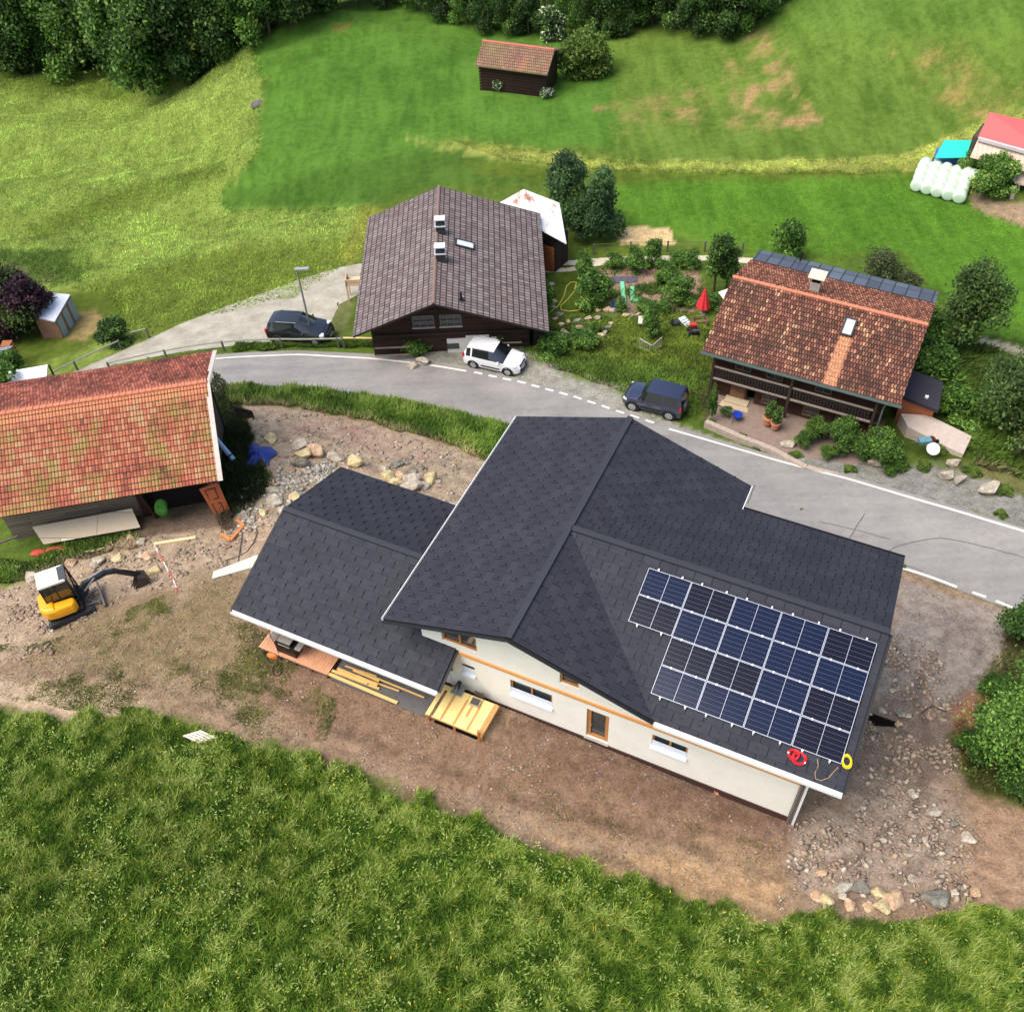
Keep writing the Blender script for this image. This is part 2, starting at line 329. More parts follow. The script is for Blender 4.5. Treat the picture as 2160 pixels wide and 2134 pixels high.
PAINT = [  # (outline, colour of the ground stuff, edge wobble in m, strength)
 ([(-200,120),(300,100),(480,75),(500,150),(490,290),(420,370),(440,395),(700,385),(700,470),(560,570),(250,690),(-200,800)], (144,168,78), 2.0, 1),
 ([(-60,100),(230,110),(260,180),(240,190),(-60,165)], (95,118,42), 2.0, .8),
 ([(-60,470),(130,478),(170,500),(150,535),(-60,540)], (72,100,36), 1.5, .8),
 ([(40,430),(260,350),(420,310),(430,330),(200,420),(60,455)], (98,120,42), 1.5, .6),
 ([(80,560),(240,520),(420,470),(690,455),(690,480),(560,570),(300,640),(250,640)], (108,128,46), 1.2, .7),
 ([(470,80),(700,5),(780,0),(900,55),(1160,80),(1170,285),(840,265),(700,385),(440,397),(420,372),(492,290),(500,150)], (94,140,50), 1.0, 1),
 ([(420,372),(560,330),(760,290),(860,275),(1010,320),(1000,350),(860,345),(700,385),(440,397)], (80,120,42), 1.5, .8),
 ([(1150,75),(1445,60),(1480,-60),(2300,-60),(2300,200),(1932,205),(1850,245),(1700,300),(1300,305),(1160,290)], (110,142,56), 1.5, 1),
 ([(1430,-60),(2300,-60),(2300,60),(1700,70),(1440,60)], (104,142,56), 2, .8),
 ([(1405,65),(1470,70),(1500,160),(1550,235),(1440,245),(1400,230)], (176,146,96), 1.2, .75),
 ([(1360,100),(1385,100),(1400,240),(1370,250)], (160,142,84), 1.0, .6),
 ([(1190,180),(1320,185),(1345,235),(1180,240)], (168,142,88), 2.5, .6),
 ([(1700,90),(1790,85),(1840,150),(1932,160),(1960,210),(1800,235)], (168,145,84), 3.0, .65),
 ([(1390,65),(1470,55),(1480,68),(1395,85)], (165,138,96), .8, .6),
 ([(1120,200),(1170,198),(1160,212),(1110,212)], (165,140,90), .6, .7),
 ([(620,45),(665,40),(660,55),(630,58)], (140,120,60), .8, .6),
 ([(760,262),(1000,283),(1160,303),(1500,303),(1700,296),(1850,232),(1960,190),(1960,222),(1860,262),(1730,328),(1500,327),(1160,322),(950,302)], (184,192,100), 1.0, .9),
 ([(860,300),(1160,320),(1720,328),(1712,345),(1200,350),(1100,345),(900,330)], (100,122,40), .8, .8),
 ([(1160,345),(1712,335),(2300,470),(2300,700),(1932,650),(1850,640),(1700,480),(1420,485),(1270,450),(1160,455)], (100,148,46), 1.0, 1),
 ([(690,385),(720,400),(700,480),(640,500),(640,460)], (150,156,66), 1.0, .7),
 ([(1020,430),(1420,465),(1420,480),(1020,488)], (104,128,44), .6, .7),
 ([(1160,428),(1262,430),(1275,462),(1172,463)], (240,206,150), .1, 1),
 ([(1040,600),(1330,585),(1340,700),(1180,690),(1040,660)], (116,134,48), .6, .8),
 ([(1045,520),(1105,515),(1110,590),(1045,590)], (88,108,36), .4, .8),
 ([(1120,508),(1312,503),(1335,560),(1305,592),(1150,588)], (172,140,120), .5, .95),
 ([(1030,600),(1120,592),(1150,612),(1140,640),(1030,650)], (165,148,128), .5, .6),
 ([(620,575),(665,560),(660,625),(610,640)], (140,140,100), .6, .7),
 ([(1812,365),(2100,400),(2100,470),(1932,428),(1840,395)], (185,152,130), .6, .9),
 ([(30,560),(210,555),(230,600),(200,640),(60,690),(10,680)], (96,116,38), .8, .8),
 ([(140,590),(185,585),(200,600),(160,650),(125,640)], (180,150,105), .4, .8),
 ([(0,500),(110,510),(100,530),(0,530)], (160,135,110), .6, .5),
 ([(1700,600),(1932,640),(2100,680),(2100,900),(1932,905),(1820,880),(1700,850),(1690,700)], (80,104,38), .6, .9),
 ([(1850,632),(1945,660),(2100,700),(2100,720),(1935,678),(1845,645)], (205,190,165), .15, .9),
 ([(730,665),(880,640),(990,665),(1110,720),(1180,742),(1260,795),(1400,840),(1400,860),(1170,785),(985,722),(880,702),(735,676)], (178,172,162), .6, .95),
 ([(1320,740),(1700,850),(1700,880),(1330,800)], (96,92,60), .5, .8),
 ([(1500,850),(1800,880),(1932,935),(2100,990),(2100,1040),(1932,1000),(1500,875)], (160,156,150), .5, .95),
 ([(1800,870),(1850,865),(1932,905),(2100,960),(2100,975),(1932,930),(1800,885)], (150,130,100), .5, .6),
 ([(430,728),(560,731),(700,745),(850,775),(965,805),(935,875),(840,838),(700,797),(560,768),(430,760)], (92,126,40), .3, 1),
 (DIRT, (168,142,116), .45, 1),
 ([(455,760),(560,768),(700,797),(840,838),(935,875),(950,1000),(700,1000),(520,1000),(420,990),(480,945),(520,915),(500,870),(470,800)], (192,170,144), .5, .9),
 ([(560,790),(700,810),(830,850),(800,870),(650,835),(560,810)], (176,138,122), 1.0, .6),
 ([(0,1112),(130,1060),(300,1000),(470,950),(500,1050),(450,1085),(330,1110),(200,1130),(140,1190),(60,1230),(0,1250),(-90,1250)], (196,172,144), .6, .9),
 ([(150,1160),(330,1110),(430,1085),(470,1160),(520,1230),(470,1300),(380,1335),(230,1320),(120,1290),(40,1240)], (136,120,80), 1.8, .5),
 ([(-90,1270),(60,1285),(180,1305),(290,1350),(150,1362),(0,1335),(-90,1330)], (210,184,152), .6, .9),
 ([(480,1170),(560,1220),(900,1400),(1100,1430),(1480,1560),(1500,1640),(1440,1620),(1200,1590),(1000,1540),(800,1480),(600,1400),(480,1340)], (152,122,98), .9, .9),
 ([(950,1330),(1240,1430),(1490,1545),(1488,1590),(1200,1500),(950,1400)], (126,98,82), .8, .7),
 ([(980,1565),(1100,1590),(1300,1630),(1480,1640),(1500,1740),(1330,1700),(1140,1640)], (204,166,124), 1.0, .85),
 ([(1500,1560),(1620,1500),(1780,1490),(1840,1600),(1780,1700),(1540,1712),(1480,1650)], (188,166,146), .8, .9),
 ([(1690,1090),(1932,1158),(1960,1200),(1890,1280),(1790,1330),(1640,1330),(1690,1150)], (176,162,150), .5, .95),
 ([(1730,1150),(1850,1160),(1850,1215),(1780,1200)], (138,122,116), 1.0, .6),
 ([(1650,1325),(1790,1330),(1800,1470),(1600,1500),(1560,1480)], (150,132,118), .7, .9),
 ([(1780,1330),(1860,1300),(1900,1400),(1800,1440)], (172,128,104), .6, .9),
 ([(1830,1480),(1932,1530),(2100,1560),(2100,1735),(1870,1722),(1790,1712),(1850,1600)], (190,154,124), .8, .9),
 ([(240,965),(300,950),(430,940),(450,990),(300,1012),(262,1020)], (126, 104, 90), .3, .9),  # dark soil before the barn opening, its shade put into the colour too
 ([(395,690),(440,730),(490,850),(515,925),(480,950),(420,988),(405,930),(395,850)], (50, 62, 30), .4, .95),  # dark weeds beside the gable, with the barn's shade put into the green
 ([(1790,1385),(1850,1290),(1900,1200),(2100,1190),(2100,1550),(1932,1520),(1860,1495),(1805,1448)], (84, 84, 46), .7, .9),
 ([(1800,1310),(1870,1290),(1890,1330),(1870,1430),(1810,1400)], (176, 128, 100), .6, .8),
 ([(430,985),(520,985),(560,1000),(480,1090),(440,1080)], (206,176,146), .5, .7),
]
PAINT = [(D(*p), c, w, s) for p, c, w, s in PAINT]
FORE_D = D(*FORE); DIRT_D = D(*DIRT)
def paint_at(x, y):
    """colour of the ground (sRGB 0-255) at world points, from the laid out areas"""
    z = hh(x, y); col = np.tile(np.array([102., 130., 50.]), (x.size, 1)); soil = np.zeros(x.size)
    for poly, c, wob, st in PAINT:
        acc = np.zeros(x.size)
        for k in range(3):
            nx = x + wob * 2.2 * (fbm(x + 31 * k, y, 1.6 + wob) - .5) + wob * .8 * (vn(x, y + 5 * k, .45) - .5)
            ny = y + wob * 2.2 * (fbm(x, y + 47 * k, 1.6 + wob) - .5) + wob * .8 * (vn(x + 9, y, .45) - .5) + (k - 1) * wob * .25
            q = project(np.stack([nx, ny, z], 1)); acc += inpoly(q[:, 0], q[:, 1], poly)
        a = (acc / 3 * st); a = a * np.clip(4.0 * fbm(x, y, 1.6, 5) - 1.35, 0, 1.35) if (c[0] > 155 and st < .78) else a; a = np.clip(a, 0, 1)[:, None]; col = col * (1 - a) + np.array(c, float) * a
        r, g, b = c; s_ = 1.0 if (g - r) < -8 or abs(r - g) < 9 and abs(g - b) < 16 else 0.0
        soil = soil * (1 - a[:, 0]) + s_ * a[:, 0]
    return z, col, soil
NX, NY = 500, 540
ys = 3.0 * (240 / 3.0) ** (np.arange(NY) / (NY - 1.0)); ys = np.r_[[-60, -20, 0], ys, [320, 500, 900]]
ss = np.linspace(-1, 1, NX); ss = np.r_[[-6, -2.5, -1.4], ss, [1.4, 2.5, 6]]
YY, SS = np.meshgrid(ys, ss, indexing='ij'); XX = SS * (20 + .6 * np.maximum(YY, 0))
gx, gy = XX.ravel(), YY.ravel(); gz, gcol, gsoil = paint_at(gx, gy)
rough_mask = gsoil * np.clip((70 - gy) / 20, 0, 1)
gz = gz + rough_mask * (.10 * (fbm(gx, gy, 1.2) - .5) + .05 * (vn(gx, gy, .3) - .5))
def rut(pts, off, depth=.07, wd=.22):
    global gz, gcol
    P_ = np.array([tuple(p)[:2] for p in GG(D(*pts))]); sel = np.where((gy < 60) & (np.abs(gx) < 45) & (gy > 8))[0]; x, y = gx[sel], gy[sel]; best = np.full(len(sel), 9.0)
    x2 = x + .8 * (fbm(x, y, 3.) - .5); y2 = y + .8 * (fbm(y, x, 3.) - .5)
    for a, b in zip(P_[:-1], P_[1:]):
        d = (b - a) / np.linalg.norm(b - a); n_ = np.array([-d[1], d[0]]); a_ = a + n_ * off; t_ = np.clip((x2 - a_[0]) * d[0] + (y2 - a_[1]) * d[1], 0, np.linalg.norm(b - a)); best = np.minimum(best, np.hypot(x2 - a_[0] - d[0] * t_, y2 - a_[1] - d[1] * t_))
    k = np.exp(-(best / wd) ** 2) * np.clip(fbm(x, y, 1.3, 3) * 3 - .7, 0, 1); ridge = np.exp(-((best - wd * 1.7) / (wd * .6)) ** 2)
    gz[sel] += -depth * k + depth * .5 * ridge * np.clip(fbm(x, y, 1.3, 3) * 3 - .7, 0, 1); gcol[sel] *= (1 - .13 * k)[:, None]
for pts_ in ([(590,1395),(760,1455),(980,1540),(1200,1600),(1470,1690)], [(170,1240),(300,1262),(470,1320),(640,1400)], [(1500,1690),(1640,1640),(1760,1560),(1800,1440),(1760,1330),(1820,1200)], [(500,800),(640,850),(800,880),(900,900)]):
    for o_ in (-.8, .8): rut(pts_, o_)
def np_mesh(name, V, F, mats, cols=None, smooth=False, extra=None):
    """V (n,3), F (m,k) -> object"""
    me = bpy.data.meshes.new(name); n, (m, k) = len(V), F.shape
    me.vertices.add(n); me.vertices.foreach_set('co', np.asarray(V, np.float32).ravel())
    me.loops.add(m * k); me.loops.foreach_set('vertex_index', F.ravel().astype(np.int32))
    me.polygons.add(m); me.polygons.foreach_set('loop_start', np.arange(0, m * k, k, dtype=np.int32)); me.polygons.foreach_set('loop_total', np.full(m, k, np.int32))
    if smooth: me.polygons.foreach_set('use_smooth', np.ones(m, bool))
    for nm, c in ([('col', cols)] if cols is not None else []) + (extra or []):
        a = me.color_attributes.new(nm, 'FLOAT_COLOR', 'POINT'); a.data.foreach_set('color', np.c_[c, np.ones(len(c))].astype(np.float32).ravel())
    for q in (mats if isinstance(mats, (list, tuple)) else [mats]): me.materials.append(q)
    me.update(calc_edges=True); me.validate()
    o = bpy.data.objects.new(name, me); COL.objects.link(o); return o
def s2l(c): c = np.asarray(c) / 255.; return np.where(c <= .04045, c / 12.92, ((c + .055) / 1.055) ** 2.4)
ALB = 0.80
t = NT('ground_cover'); P = t.pos(); gc = t.attr('gcol'); so_ = t.sep(t.attr('gsoil'))[0]
n1 = t.noise(.22, 5, .6, P); n2 = t.noise(1.7, 6, .7, P); n3 = t.noise(9.0, 5, .75, P); n4 = t.noise(38.0, 3, .7, P)
fg = t.math('ADD', t.math('MULTIPLY', n1, .45), t.math('ADD', t.math('MULTIPLY', n2, .55), t.math('MULTIPLY', n3, .45)))
n5 = t.noise(1.0, 4, .6, t.scale(P, (.9, .12, 1), (0, 0, .25))); fg = t.math('ADD', fg, t.math('ADD', t.math('MULTIPLY', n4, .3), t.math('MULTIPLY', t.math('SUBTRACT', n5, .5), .5)))
grass = t.mix(t.sstep(fg, .62, 1.12), t.mix(1.0, gc, (.55, .62, .45), 'MULTIPLY'), t.mix(1.0, gc, (1.5, 1.32, 1.4), 'MULTIPLY'))
fs = t.math('ADD', t.math('MULTIPLY', n2, .55), t.math('ADD', t.math('MULTIPLY', n3, .65), t.math('MULTIPLY', n4, .55)))
soilc = t.mix(t.sstep(fs, .62, 1.1), t.mix(1.0, gc, (.52, .49, .47), 'MULTIPLY'), t.mix(1.0, gc, (1.72, 1.74, 1.76), 'MULTIPLY'))
vo = t.n('ShaderNodeTexVoronoi'); vo.inputs['Scale'].default_value = 7.0; t.l(P, vo.inputs['Vector'])
vm = t.math('MULTIPLY', t.sstep(vo.outputs['Distance'], .34, .12), t.sstep(t.noise(.8, 5, .7, P), .46, .60))
soilc = t.mix(t.math('MULTIPLY', vm, .55), soilc, t.mix(.5, vo.outputs['Color'], (.62, .56, .50)))
t.bump(t.math('ADD', t.math('MULTIPLY', n3, .8), t.math('ADD', n4, t.math('MULTIPLY', vm, .7))), .75, .12)
ground_mat = t.fin(t.mix(so_, grass, soilc), .95, 0, .15)
ny_, nx_ = len(ys), len(ss); idx = np.arange(ny_ * nx_).reshape(ny_, nx_)
GF = np.stack([idx[:-1, :-1], idx[:-1, 1:], idx[1:, 1:], idx[1:, :-1]], -1).reshape(-1, 4)
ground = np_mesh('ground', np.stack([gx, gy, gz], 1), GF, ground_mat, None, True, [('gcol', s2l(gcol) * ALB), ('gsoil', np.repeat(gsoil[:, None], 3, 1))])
tag(ground, kind='structure')

# ------------------------------------------------------------------ roads and paths: sheets laid on the ground
def resample(pts, n):
    P = np.array([tuple(p)[:2] for p in pts]); s = np.r_[0, np.cumsum(np.linalg.norm(np.diff(P, axis=0), axis=1))]; q = np.linspace(0, s[-1], n)
    # smooth interpolation through the points
    out = np.stack([np.interp(q, s, P[:, i]) for i in (0, 1)], 1)
    for _ in range(max(2, n // 60)): out[1:-1] = .25 * out[:-2] + .5 * out[1:-1] + .25 * out[2:]
    return out
def sheet(name, A, B, mat_, up, n=160, m=10, jag=0.0, crown=0.0):
    a = resample(GG(D(*A)), n); b = resample(GG(D(*B)), n)
    if jag:
        a += jag * (np.random.rand(n, 2) - .5); b += jag * (np.random.rand(n, 2) - .5)
    V = []
    for j in range(m + 1):
        f = j / m; p = a * (1 - f) + b * f; V.append(np.c_[p, hh(p[:, 0], p[:, 1]) + up + crown * math.sin(PI * f) + np.r_[np.zeros(n)]])
    V = np.concatenate(V); I = np.arange((m + 1) * n).reshape(m + 1, n)
    F = np.stack([I[:-1, :-1], I[1:, :-1], I[1:, 1:], I[:-1, 1:]], -1).reshape(-1, 4)
    me = np_mesh(name, V, F, mat_, None, True)
    bm = bmesh.new(); bm.from_mesh(me.data); bmesh.ops.recalc_face_normals(bm, faces=bm.faces)
    if sum(f.normal.z for f in bm.faces) < 0: bmesh.ops.reverse_faces(bm, faces=bm.faces)
    bm.to_mesh(me.data); bm.free(); return me
t = NT('asphalt'); P = t.pos(); a1 = t.noise(.35, 4, .6, P); a2 = t.noise(3, 5, .65, P); a3 = t.noise(45, 3, .7, P)
st = t.noise(.6, 4, .6, t.scale(P, (.25, 1.6, 1), (0, 0, .42)))
f = t.math('ADD', t.math('MULTIPLY', a1, .35), t.math('ADD', t.math('MULTIPLY', a2, .25), t.math('ADD', t.math('MULTIPLY', a3, .2), t.math('MULTIPLY', st, .35))))
t.bump(a3, .3, .01); asphalt = t.fin(t.ramp(f, [(.36, lin(114, 111, 109)), (.56, lin(141, 137, 133)), (.76, lin(164, 159, 152))]), .9, 0, .3)
def gravelmat(name, a, b, c):
    t = NT(name); P = t.pos(); f = t.math('ADD', t.math('MULTIPLY', t.noise(.7, 5, .65, P), .5), t.math('ADD', t.math('MULTIPLY', t.noise(6, 5, .7, P), .3), t.math('MULTIPLY', t.noise(40, 3, .7, P), .3)))
    t.bump(t.noise(30, 4, .7, P), .7, .03); return t.fin(t.ramp(f, [(.35, lin(*a)), (.55, lin(*b)), (.75, lin(*c))]), .95, 0, .15)
gravel = gravelmat('gravel', (122, 116, 100), (168, 162, 146), (200, 194, 180)); pale_path = gravelmat('pale_path', (170, 158, 130), (205, 194, 168), (226, 216, 194))
RU = [(180,700),(260,690),(330,680),(415,669),(560,661),(700,668),(880,692),(985,716),(1080,742),(1170,772),(1260,802),(1400,842),(1600,897),(1800,955),(1932,996),(2100,1052)]
RL = [(200,800),(260,780),(330,755),(430,735),(560,739),(700,751),(850,779),(950,810),(1100,857),(1300,928),(1500,998),(1700,1072),(1805,1112),(1932,1160),(2100,1230)]
road = sheet('road', RU, RL, asphalt, .035, 300, 14); tag(road, kind='structure')
lane = sheet('gravel_lane', [(100,720),(150,697),(270,645),(340,612),(450,570),(560,530),(640,505),(700,495)], [(150,715),(210,690),(300,672),(420,655),(520,645),(610,640),(640,575),(700,545)], gravel, .028, 200, 14, .12); tag(lane, kind='structure')
path1 = sheet('footpath', [(1015,494),(1080,492),(1150,486),(1250,483),(1350,483),(1425,488),(1500,500)], [(1015,503),(1080,501),(1150,497),(1250,493),(1350,493),(1425,499),(1500,512)], pale_path, .03, 90, 3, .08); tag(path1, kind='structure')
path2 = sheet('footpath', [(1015,508),(1070,506),(1130,495)], [(1015,516),(1075,513),(1140,500)], pale_path, .034, 40, 3, .06); tag(path2, kind='structure')
paint_m = flat('road_paint', (232, 226, 212), .7, 0, .12, 5)
crack_m = flat('road_crack', (95, 88, 84), .9, 0, .2, 8)
def strip(pts, w, up, name, m_, parent=None, wob=0):
    P = resample([Vector((*q, 0)) if len(q) == 2 else Vector(q) for q in pts], max(4, int(sum(np.linalg.norm(np.array(pts[i + 1])[:2] - np.array(pts[i])[:2]) for i in range(len(pts) - 1)) / .5)))
    T = np.gradient(P, axis=0); T /= np.linalg.norm(T, axis=1)[:, None]; N_ = np.stack([-T[:, 1], T[:, 0]], 1); n = len(P)
    if wob: P = P + N_ * (wob * (np.random.rand(n, 1) - .5))
    V = [np.c_[P + N_ * k * w / 2, hh((P + N_ * k * w / 2)[:, 0], (P + N_ * k * w / 2)[:, 1]) + up] for k in (1, -1)]
    V = np.concatenate(V); I = np.arange(2 * n).reshape(2, n); F = np.stack([I[0, :-1], I[1, :-1], I[1, 1:], I[0, 1:]], -1)
    o = np_mesh(name, V, F, m_, None, False)
    if parent: o.parent = parent
    return o
def dline(pts): return [tuple(p)[:2] for p in GG(D(*pts))]
for seg in ([(180,706),(260,697),(415,677),(560,669),(700,677),(800,688),(880,701)], [(1262,810),(1400,850),(1600,904),(1800,963),(1932,1003),(2080,1050)], [(1690,1069),(1750,1086),(1805,1108)]):
    strip(dline(seg), .17, .05, 'road_marking', paint_m, road)
dd = resample([Vector((*q, 0)) for q in dline([(895,703),(985,722),(1080,748),(1170,778),(1255,806)])], 400)
tot = 400; k = 0
while k < 390:
    strip([tuple(dd[k]), tuple(dd[min(399, k + 8)]), tuple(dd[min(399, k + 17)])], .17, .05, 'road_marking', paint_m, road); k += 30
for a, b in (((1834,1118),(1860,1127)), ((1878,1134),(1910,1147)), ((1925,1153),(1955,1166))):
    strip(dline([a, ((a[0] + b[0]) / 2, (a[1] + b[1]) / 2), b]), .17, .05, 'road_marking', paint_m, road)
for c_ in ([(1631,970),(1600,1020),(1570,1085)], [(1675,1040),(1690,1028),(1735,1022),(1760,1012),(1800,1018),(1850,1030),(1932,1052),(2000,1075)], [(1545,985),(1600,996),(1680,1018)], [(1425,915),(1410,950)], [(1700,1064),(1740,1078)]):
    strip(dline(c_), .05, .043, 'road_crack', crack_m, road, .06)

# ------------------------------------------------------------------ grass: many small blades
t = NT('grass_blades'); c_ = t.attr('col'); tr = t.n('ShaderNodeBsdfTranslucent'); t.l(c_, tr.inputs[0]); mx = t.n('ShaderNodeMixShader'); mx.inputs[0].default_value = .35
t.fin(c_, .7, 0, .2); nq = t.n('ShaderNodeVectorMath', operation='MULTIPLY_ADD'); gq = t.n('ShaderNodeNewGeometry'); t.l(gq.outputs['Normal'], nq.inputs[0]); nq.inputs[1].default_value = (.45, .45, .45); nq.inputs[2].default_value = (0, 0, .75); nn_ = t.n('ShaderNodeVectorMath', operation='NORMALIZE'); t.l(nq.outputs[0], nn_.inputs[0]); t.l(nn_.outputs[0], t.b.inputs['Normal']); t.l(t.b.outputs[0], mx.inputs[1]); t.l(tr.outputs[0], mx.inputs[2]); t.l(mx.outputs[0], t.out.inputs[0]); blade_m = t.m
def blades(name, polyD, n, h, w, cols, label, lean=.5, wind=(.6, -.6), bias=None, cut=None, seed=1, flowers=0, own=0.0, gain=1.55, ps=1.1, edge=.35):
    rs = np.random.RandomState(seed); poly = D(*polyD); pw = np.array([tuple(G(min(max(q[0], -60), 2220), min(max(q[1], 0), 2250))) for q in poly])
    x0, y0 = pw.min(0)[:2] - 1; x1, y1 = pw.max(0)[:2] + 1; xs_, ys_ = [], []; got = 0
    while got < n:
        x = rs.uniform(x0, x1, n * 2); y = rs.uniform(y0, y1, n * 2); z = hh(x, y)
        e = edge; q = project(np.stack([x + e * 2 * (fbm(x, y, 1.0, 4) - .5), y + e * 2 * (fbm(y, x, 1.0, 4) - .5), z], 1))
        ok = inpoly(q[:, 0], q[:, 1], poly) & (q[:, 0] > -60) & (q[:, 0] < 2220) & (q[:, 1] < 2260)
        if bias is not None: ok &= rs.rand(len(x)) < bias(x, y)
        if cut is not None: ok &= ~inpoly(q[:, 0], q[:, 1], D(*cut))
        xs_.append(x[ok]); ys_.append(y[ok]); got += ok.sum()
    x = np.concatenate(xs_)[:n]; y = np.concatenate(ys_)[:n]; z = hh(x, y) - .02
    patch = np.clip((fbm(x, y, ps, 4) - .5) * 1.5 + .5, 0, 1); fine = rs.rand(n); hgt = h * (.45 + .8 * rs.rand(n)) * (.78 + .44 * patch); wd = w * (.6 + .8 * rs.rand(n))
    az = rs.uniform(0, 2 * PI, n); ln = lean * rs.rand(n) * hgt; wx = wind[0] * hgt * (.3 + patch) * .6; wy = wind[1] * hgt * (.3 + patch) * .6
    tip = np.stack([x + np.cos(az) * ln + wx, y + np.sin(az) * ln + wy, z + hgt], 1); pa = rs.uniform(0, 2 * PI, n)
    dx = np.cos(pa) * wd / 2; dy = np.sin(pa) * wd / 2
    m_ = np.stack([x + np.cos(az) * ln * .3 + wx * .3, y + np.sin(az) * ln * .3 + wy * .3, z + hgt * .55], 1)
    V = np.stack([np.stack([x, y, z], 1), m_ + np.stack([dx, dy, 0 * x], 1), tip, m_ - np.stack([dx, dy, 0 * x], 1)], 1).reshape(-1, 3)
    F = np.arange(4 * n).reshape(n, 4); k = np.clip(patch * 1.5 - .25 + (fine - .5) * .8, 0, .999) * (len(cols) - 1)
    ca = s2l(np.array(cols, float)); i = np.floor(k).astype(int); fr = (k - i)[:, None]; C = ca[i] * (1 - fr) + ca[np.minimum(i + 1, len(cols) - 1)] * fr
    if own < 1:
        gcol_ = s2l(paint_at(x, y)[1]) * (.8 + .4 * fbm(x, y, 5))[:, None] * (.62 + .75 * k / (len(cols) - 1))[:, None]; C = C * own + gcol_ * (1 - own)
    C = C * gain * (.66 + .68 * fbm(x, y, 5.5, 4))[:, None]
    if flowers:
        fl = rs.rand(n) < flowers * (patch > .45); C[fl] = s2l(np.array([214., 200., 40.]))
    o = np_mesh(name, V, F, blade_m, np.repeat(C * ALB, 4, 0)); tag(o, label, 'grass', kind='stuff'); o.name = name; return o
GQ = 1.0
meadow_cols = [(66,98,28),(86,120,34),(102,136,40),(116,150,46),(132,162,54),(154,178,72),(186,202,112)]
blades('tall_grass', FORE, int(520000 * GQ), .36, .025, meadow_cols, 'tall green meadow grass with yellow flowers along the bottom', .85, (.22, -.16), seed=3, flowers=.03, own=1.0, gain=1.38, ps=.4, edge=1.0)
def heads(name, polyD, n, cols, label, size, hgt, seed, ps):
    rs = np.random.RandomState(seed); poly = D(*polyD); x = rs.uniform(-34, 32, n * 5); y = rs.uniform(6, 34, n * 5); z = hh(x, y); q = project(np.stack([x, y, z], 1))
    ok = inpoly(q[:, 0], q[:, 1], poly) & (q[:, 0] > -40) & (q[:, 0] < 2200) & (q[:, 1] < 2240) & (rs.rand(len(x)) < np.clip((fbm(x, y, ps, 4) - .42) * 7, .03, 1)); x, y, z = x[ok][:n], y[ok][:n], z[ok][:n]; n = len(x)
    P_ = np.stack([x, y, z + hgt * (.7 + .5 * rs.rand(n))], 1); a = rs.uniform(0, 2 * PI, n); s_ = size * (.5 + rs.rand(n)); e = np.stack([np.cos(a) * s_, np.sin(a) * s_, .6 * s_], 1); f = np.stack([-np.sin(a) * s_ * .45, np.cos(a) * s_ * .45, .0 * s_], 1)
    V = np.stack([P_ - e, P_ + f, P_ + e, P_ - f], 1).reshape(-1, 3); C = s2l(np.array(cols, float))[rs.randint(0, len(cols), n)]
    o = np_mesh(name, V, np.arange(4 * n).reshape(n, 4), blade_m, np.repeat(C, 4, 0)); return tag(o, label, 'meadow flowers', kind='stuff')
heads('seed_heads', FORE, 17000, [(160,184,90),(150,176,84),(182,198,120),(130,164,70)], 'pale seed heads of the tall meadow grass', .05, .3, 31, 1.2)
heads('meadow_flowers', FORE, 1300, [(226,206,50),(214,190,40),(236,222,90)], 'small yellow flowers scattered in the tall meadow', .04, .33, 32, 1.8)
blades('verge_grass', [(430,728),(560,731),(700,745),(850,775),(965,805),(935,875),(840,838),(700,797),(560,768),(430,760)], int(26000 * GQ), .38, .05, [(64,92,28),(86,118,36),(118,148,54),(166,176,92)], 'long green verge grass between road and bare soil', .8, (.2, .1), seed=4, own=.5, gain=1.4)
blades('bank_grass', [(740,640),(900,640),(1000,655),(1120,650),(1330,600),(1345,700),(1330,770),(1300,790),(1180,742),(1000,678),(900,650),(740,662)], int(42000 * GQ), .26, .07, [(52,76,22),(88,114,36),(118,142,50),(160,172,80)], 'grass on the bank below the garden', .6, (.1, .1), seed=5)
blades('verge_grass', [(440,650),(560,645),(740,640),(740,658),(560,655),(440,664)], int(6000 * GQ), .3, .06, [(70,90,34),(110,130,50),(150,160,80)], 'narrow strip of grass under the roadside railing', .6, seed=6)
blades('hillside_grass', [(-40,120),(150,130),(300,160),(480,84),(498,150),(488,290),(418,370),(440,398),(700,388),(692,470),(560,560),(330,610),(250,650),(200,560),(120,540),(-40,560)], int(100000 * GQ), .2, .075, [(70,92,34),(104,126,46),(134,148,62),(160,166,80),(176,168,96)], 'yellow green rough grass on the left hillside', .8, (.3, .2), seed=7, gain=1.85)
blades('meadow_tufts', [(1165,345),(1700,335),(1932,420),(1932,640),(1760,560),(1700,500),(1420,478),(1270,430),(1165,425)], int(26000 * GQ), .09, .06, [(76,112,32),(96,140,42),(118,158,56)], 'short grass of the meadow behind the chalets', .6, seed=8)
blades('yellow_grass', [(840,262),(1000,283),(1160,303),(1500,303),(1700,296),(1850,232),(1960,190),(1960,222),(1860,262),(1730,328),(1500,330),(1160,325),(950,302)], int(20000 * GQ), .13, .07, [(130,140,60),(176,180,78),(196,196,96)], 'band of yellow unmown grass across the meadow', .6, seed=9, gain=1.8)
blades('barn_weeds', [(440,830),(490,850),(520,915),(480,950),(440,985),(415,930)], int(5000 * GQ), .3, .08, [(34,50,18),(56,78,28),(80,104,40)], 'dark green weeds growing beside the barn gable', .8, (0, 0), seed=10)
blades('barn_weeds', [(-40,1060),(60,1060),(130,1020),(250,1000),(265,1030),(130,1060),(60,1095),(-40,1110)], int(6000 * GQ), .28, .08, [(44,62,20),(66,92,30),(90,120,40)], 'low weeds along the foot of the barn front', .8, (0, 0), seed=12)
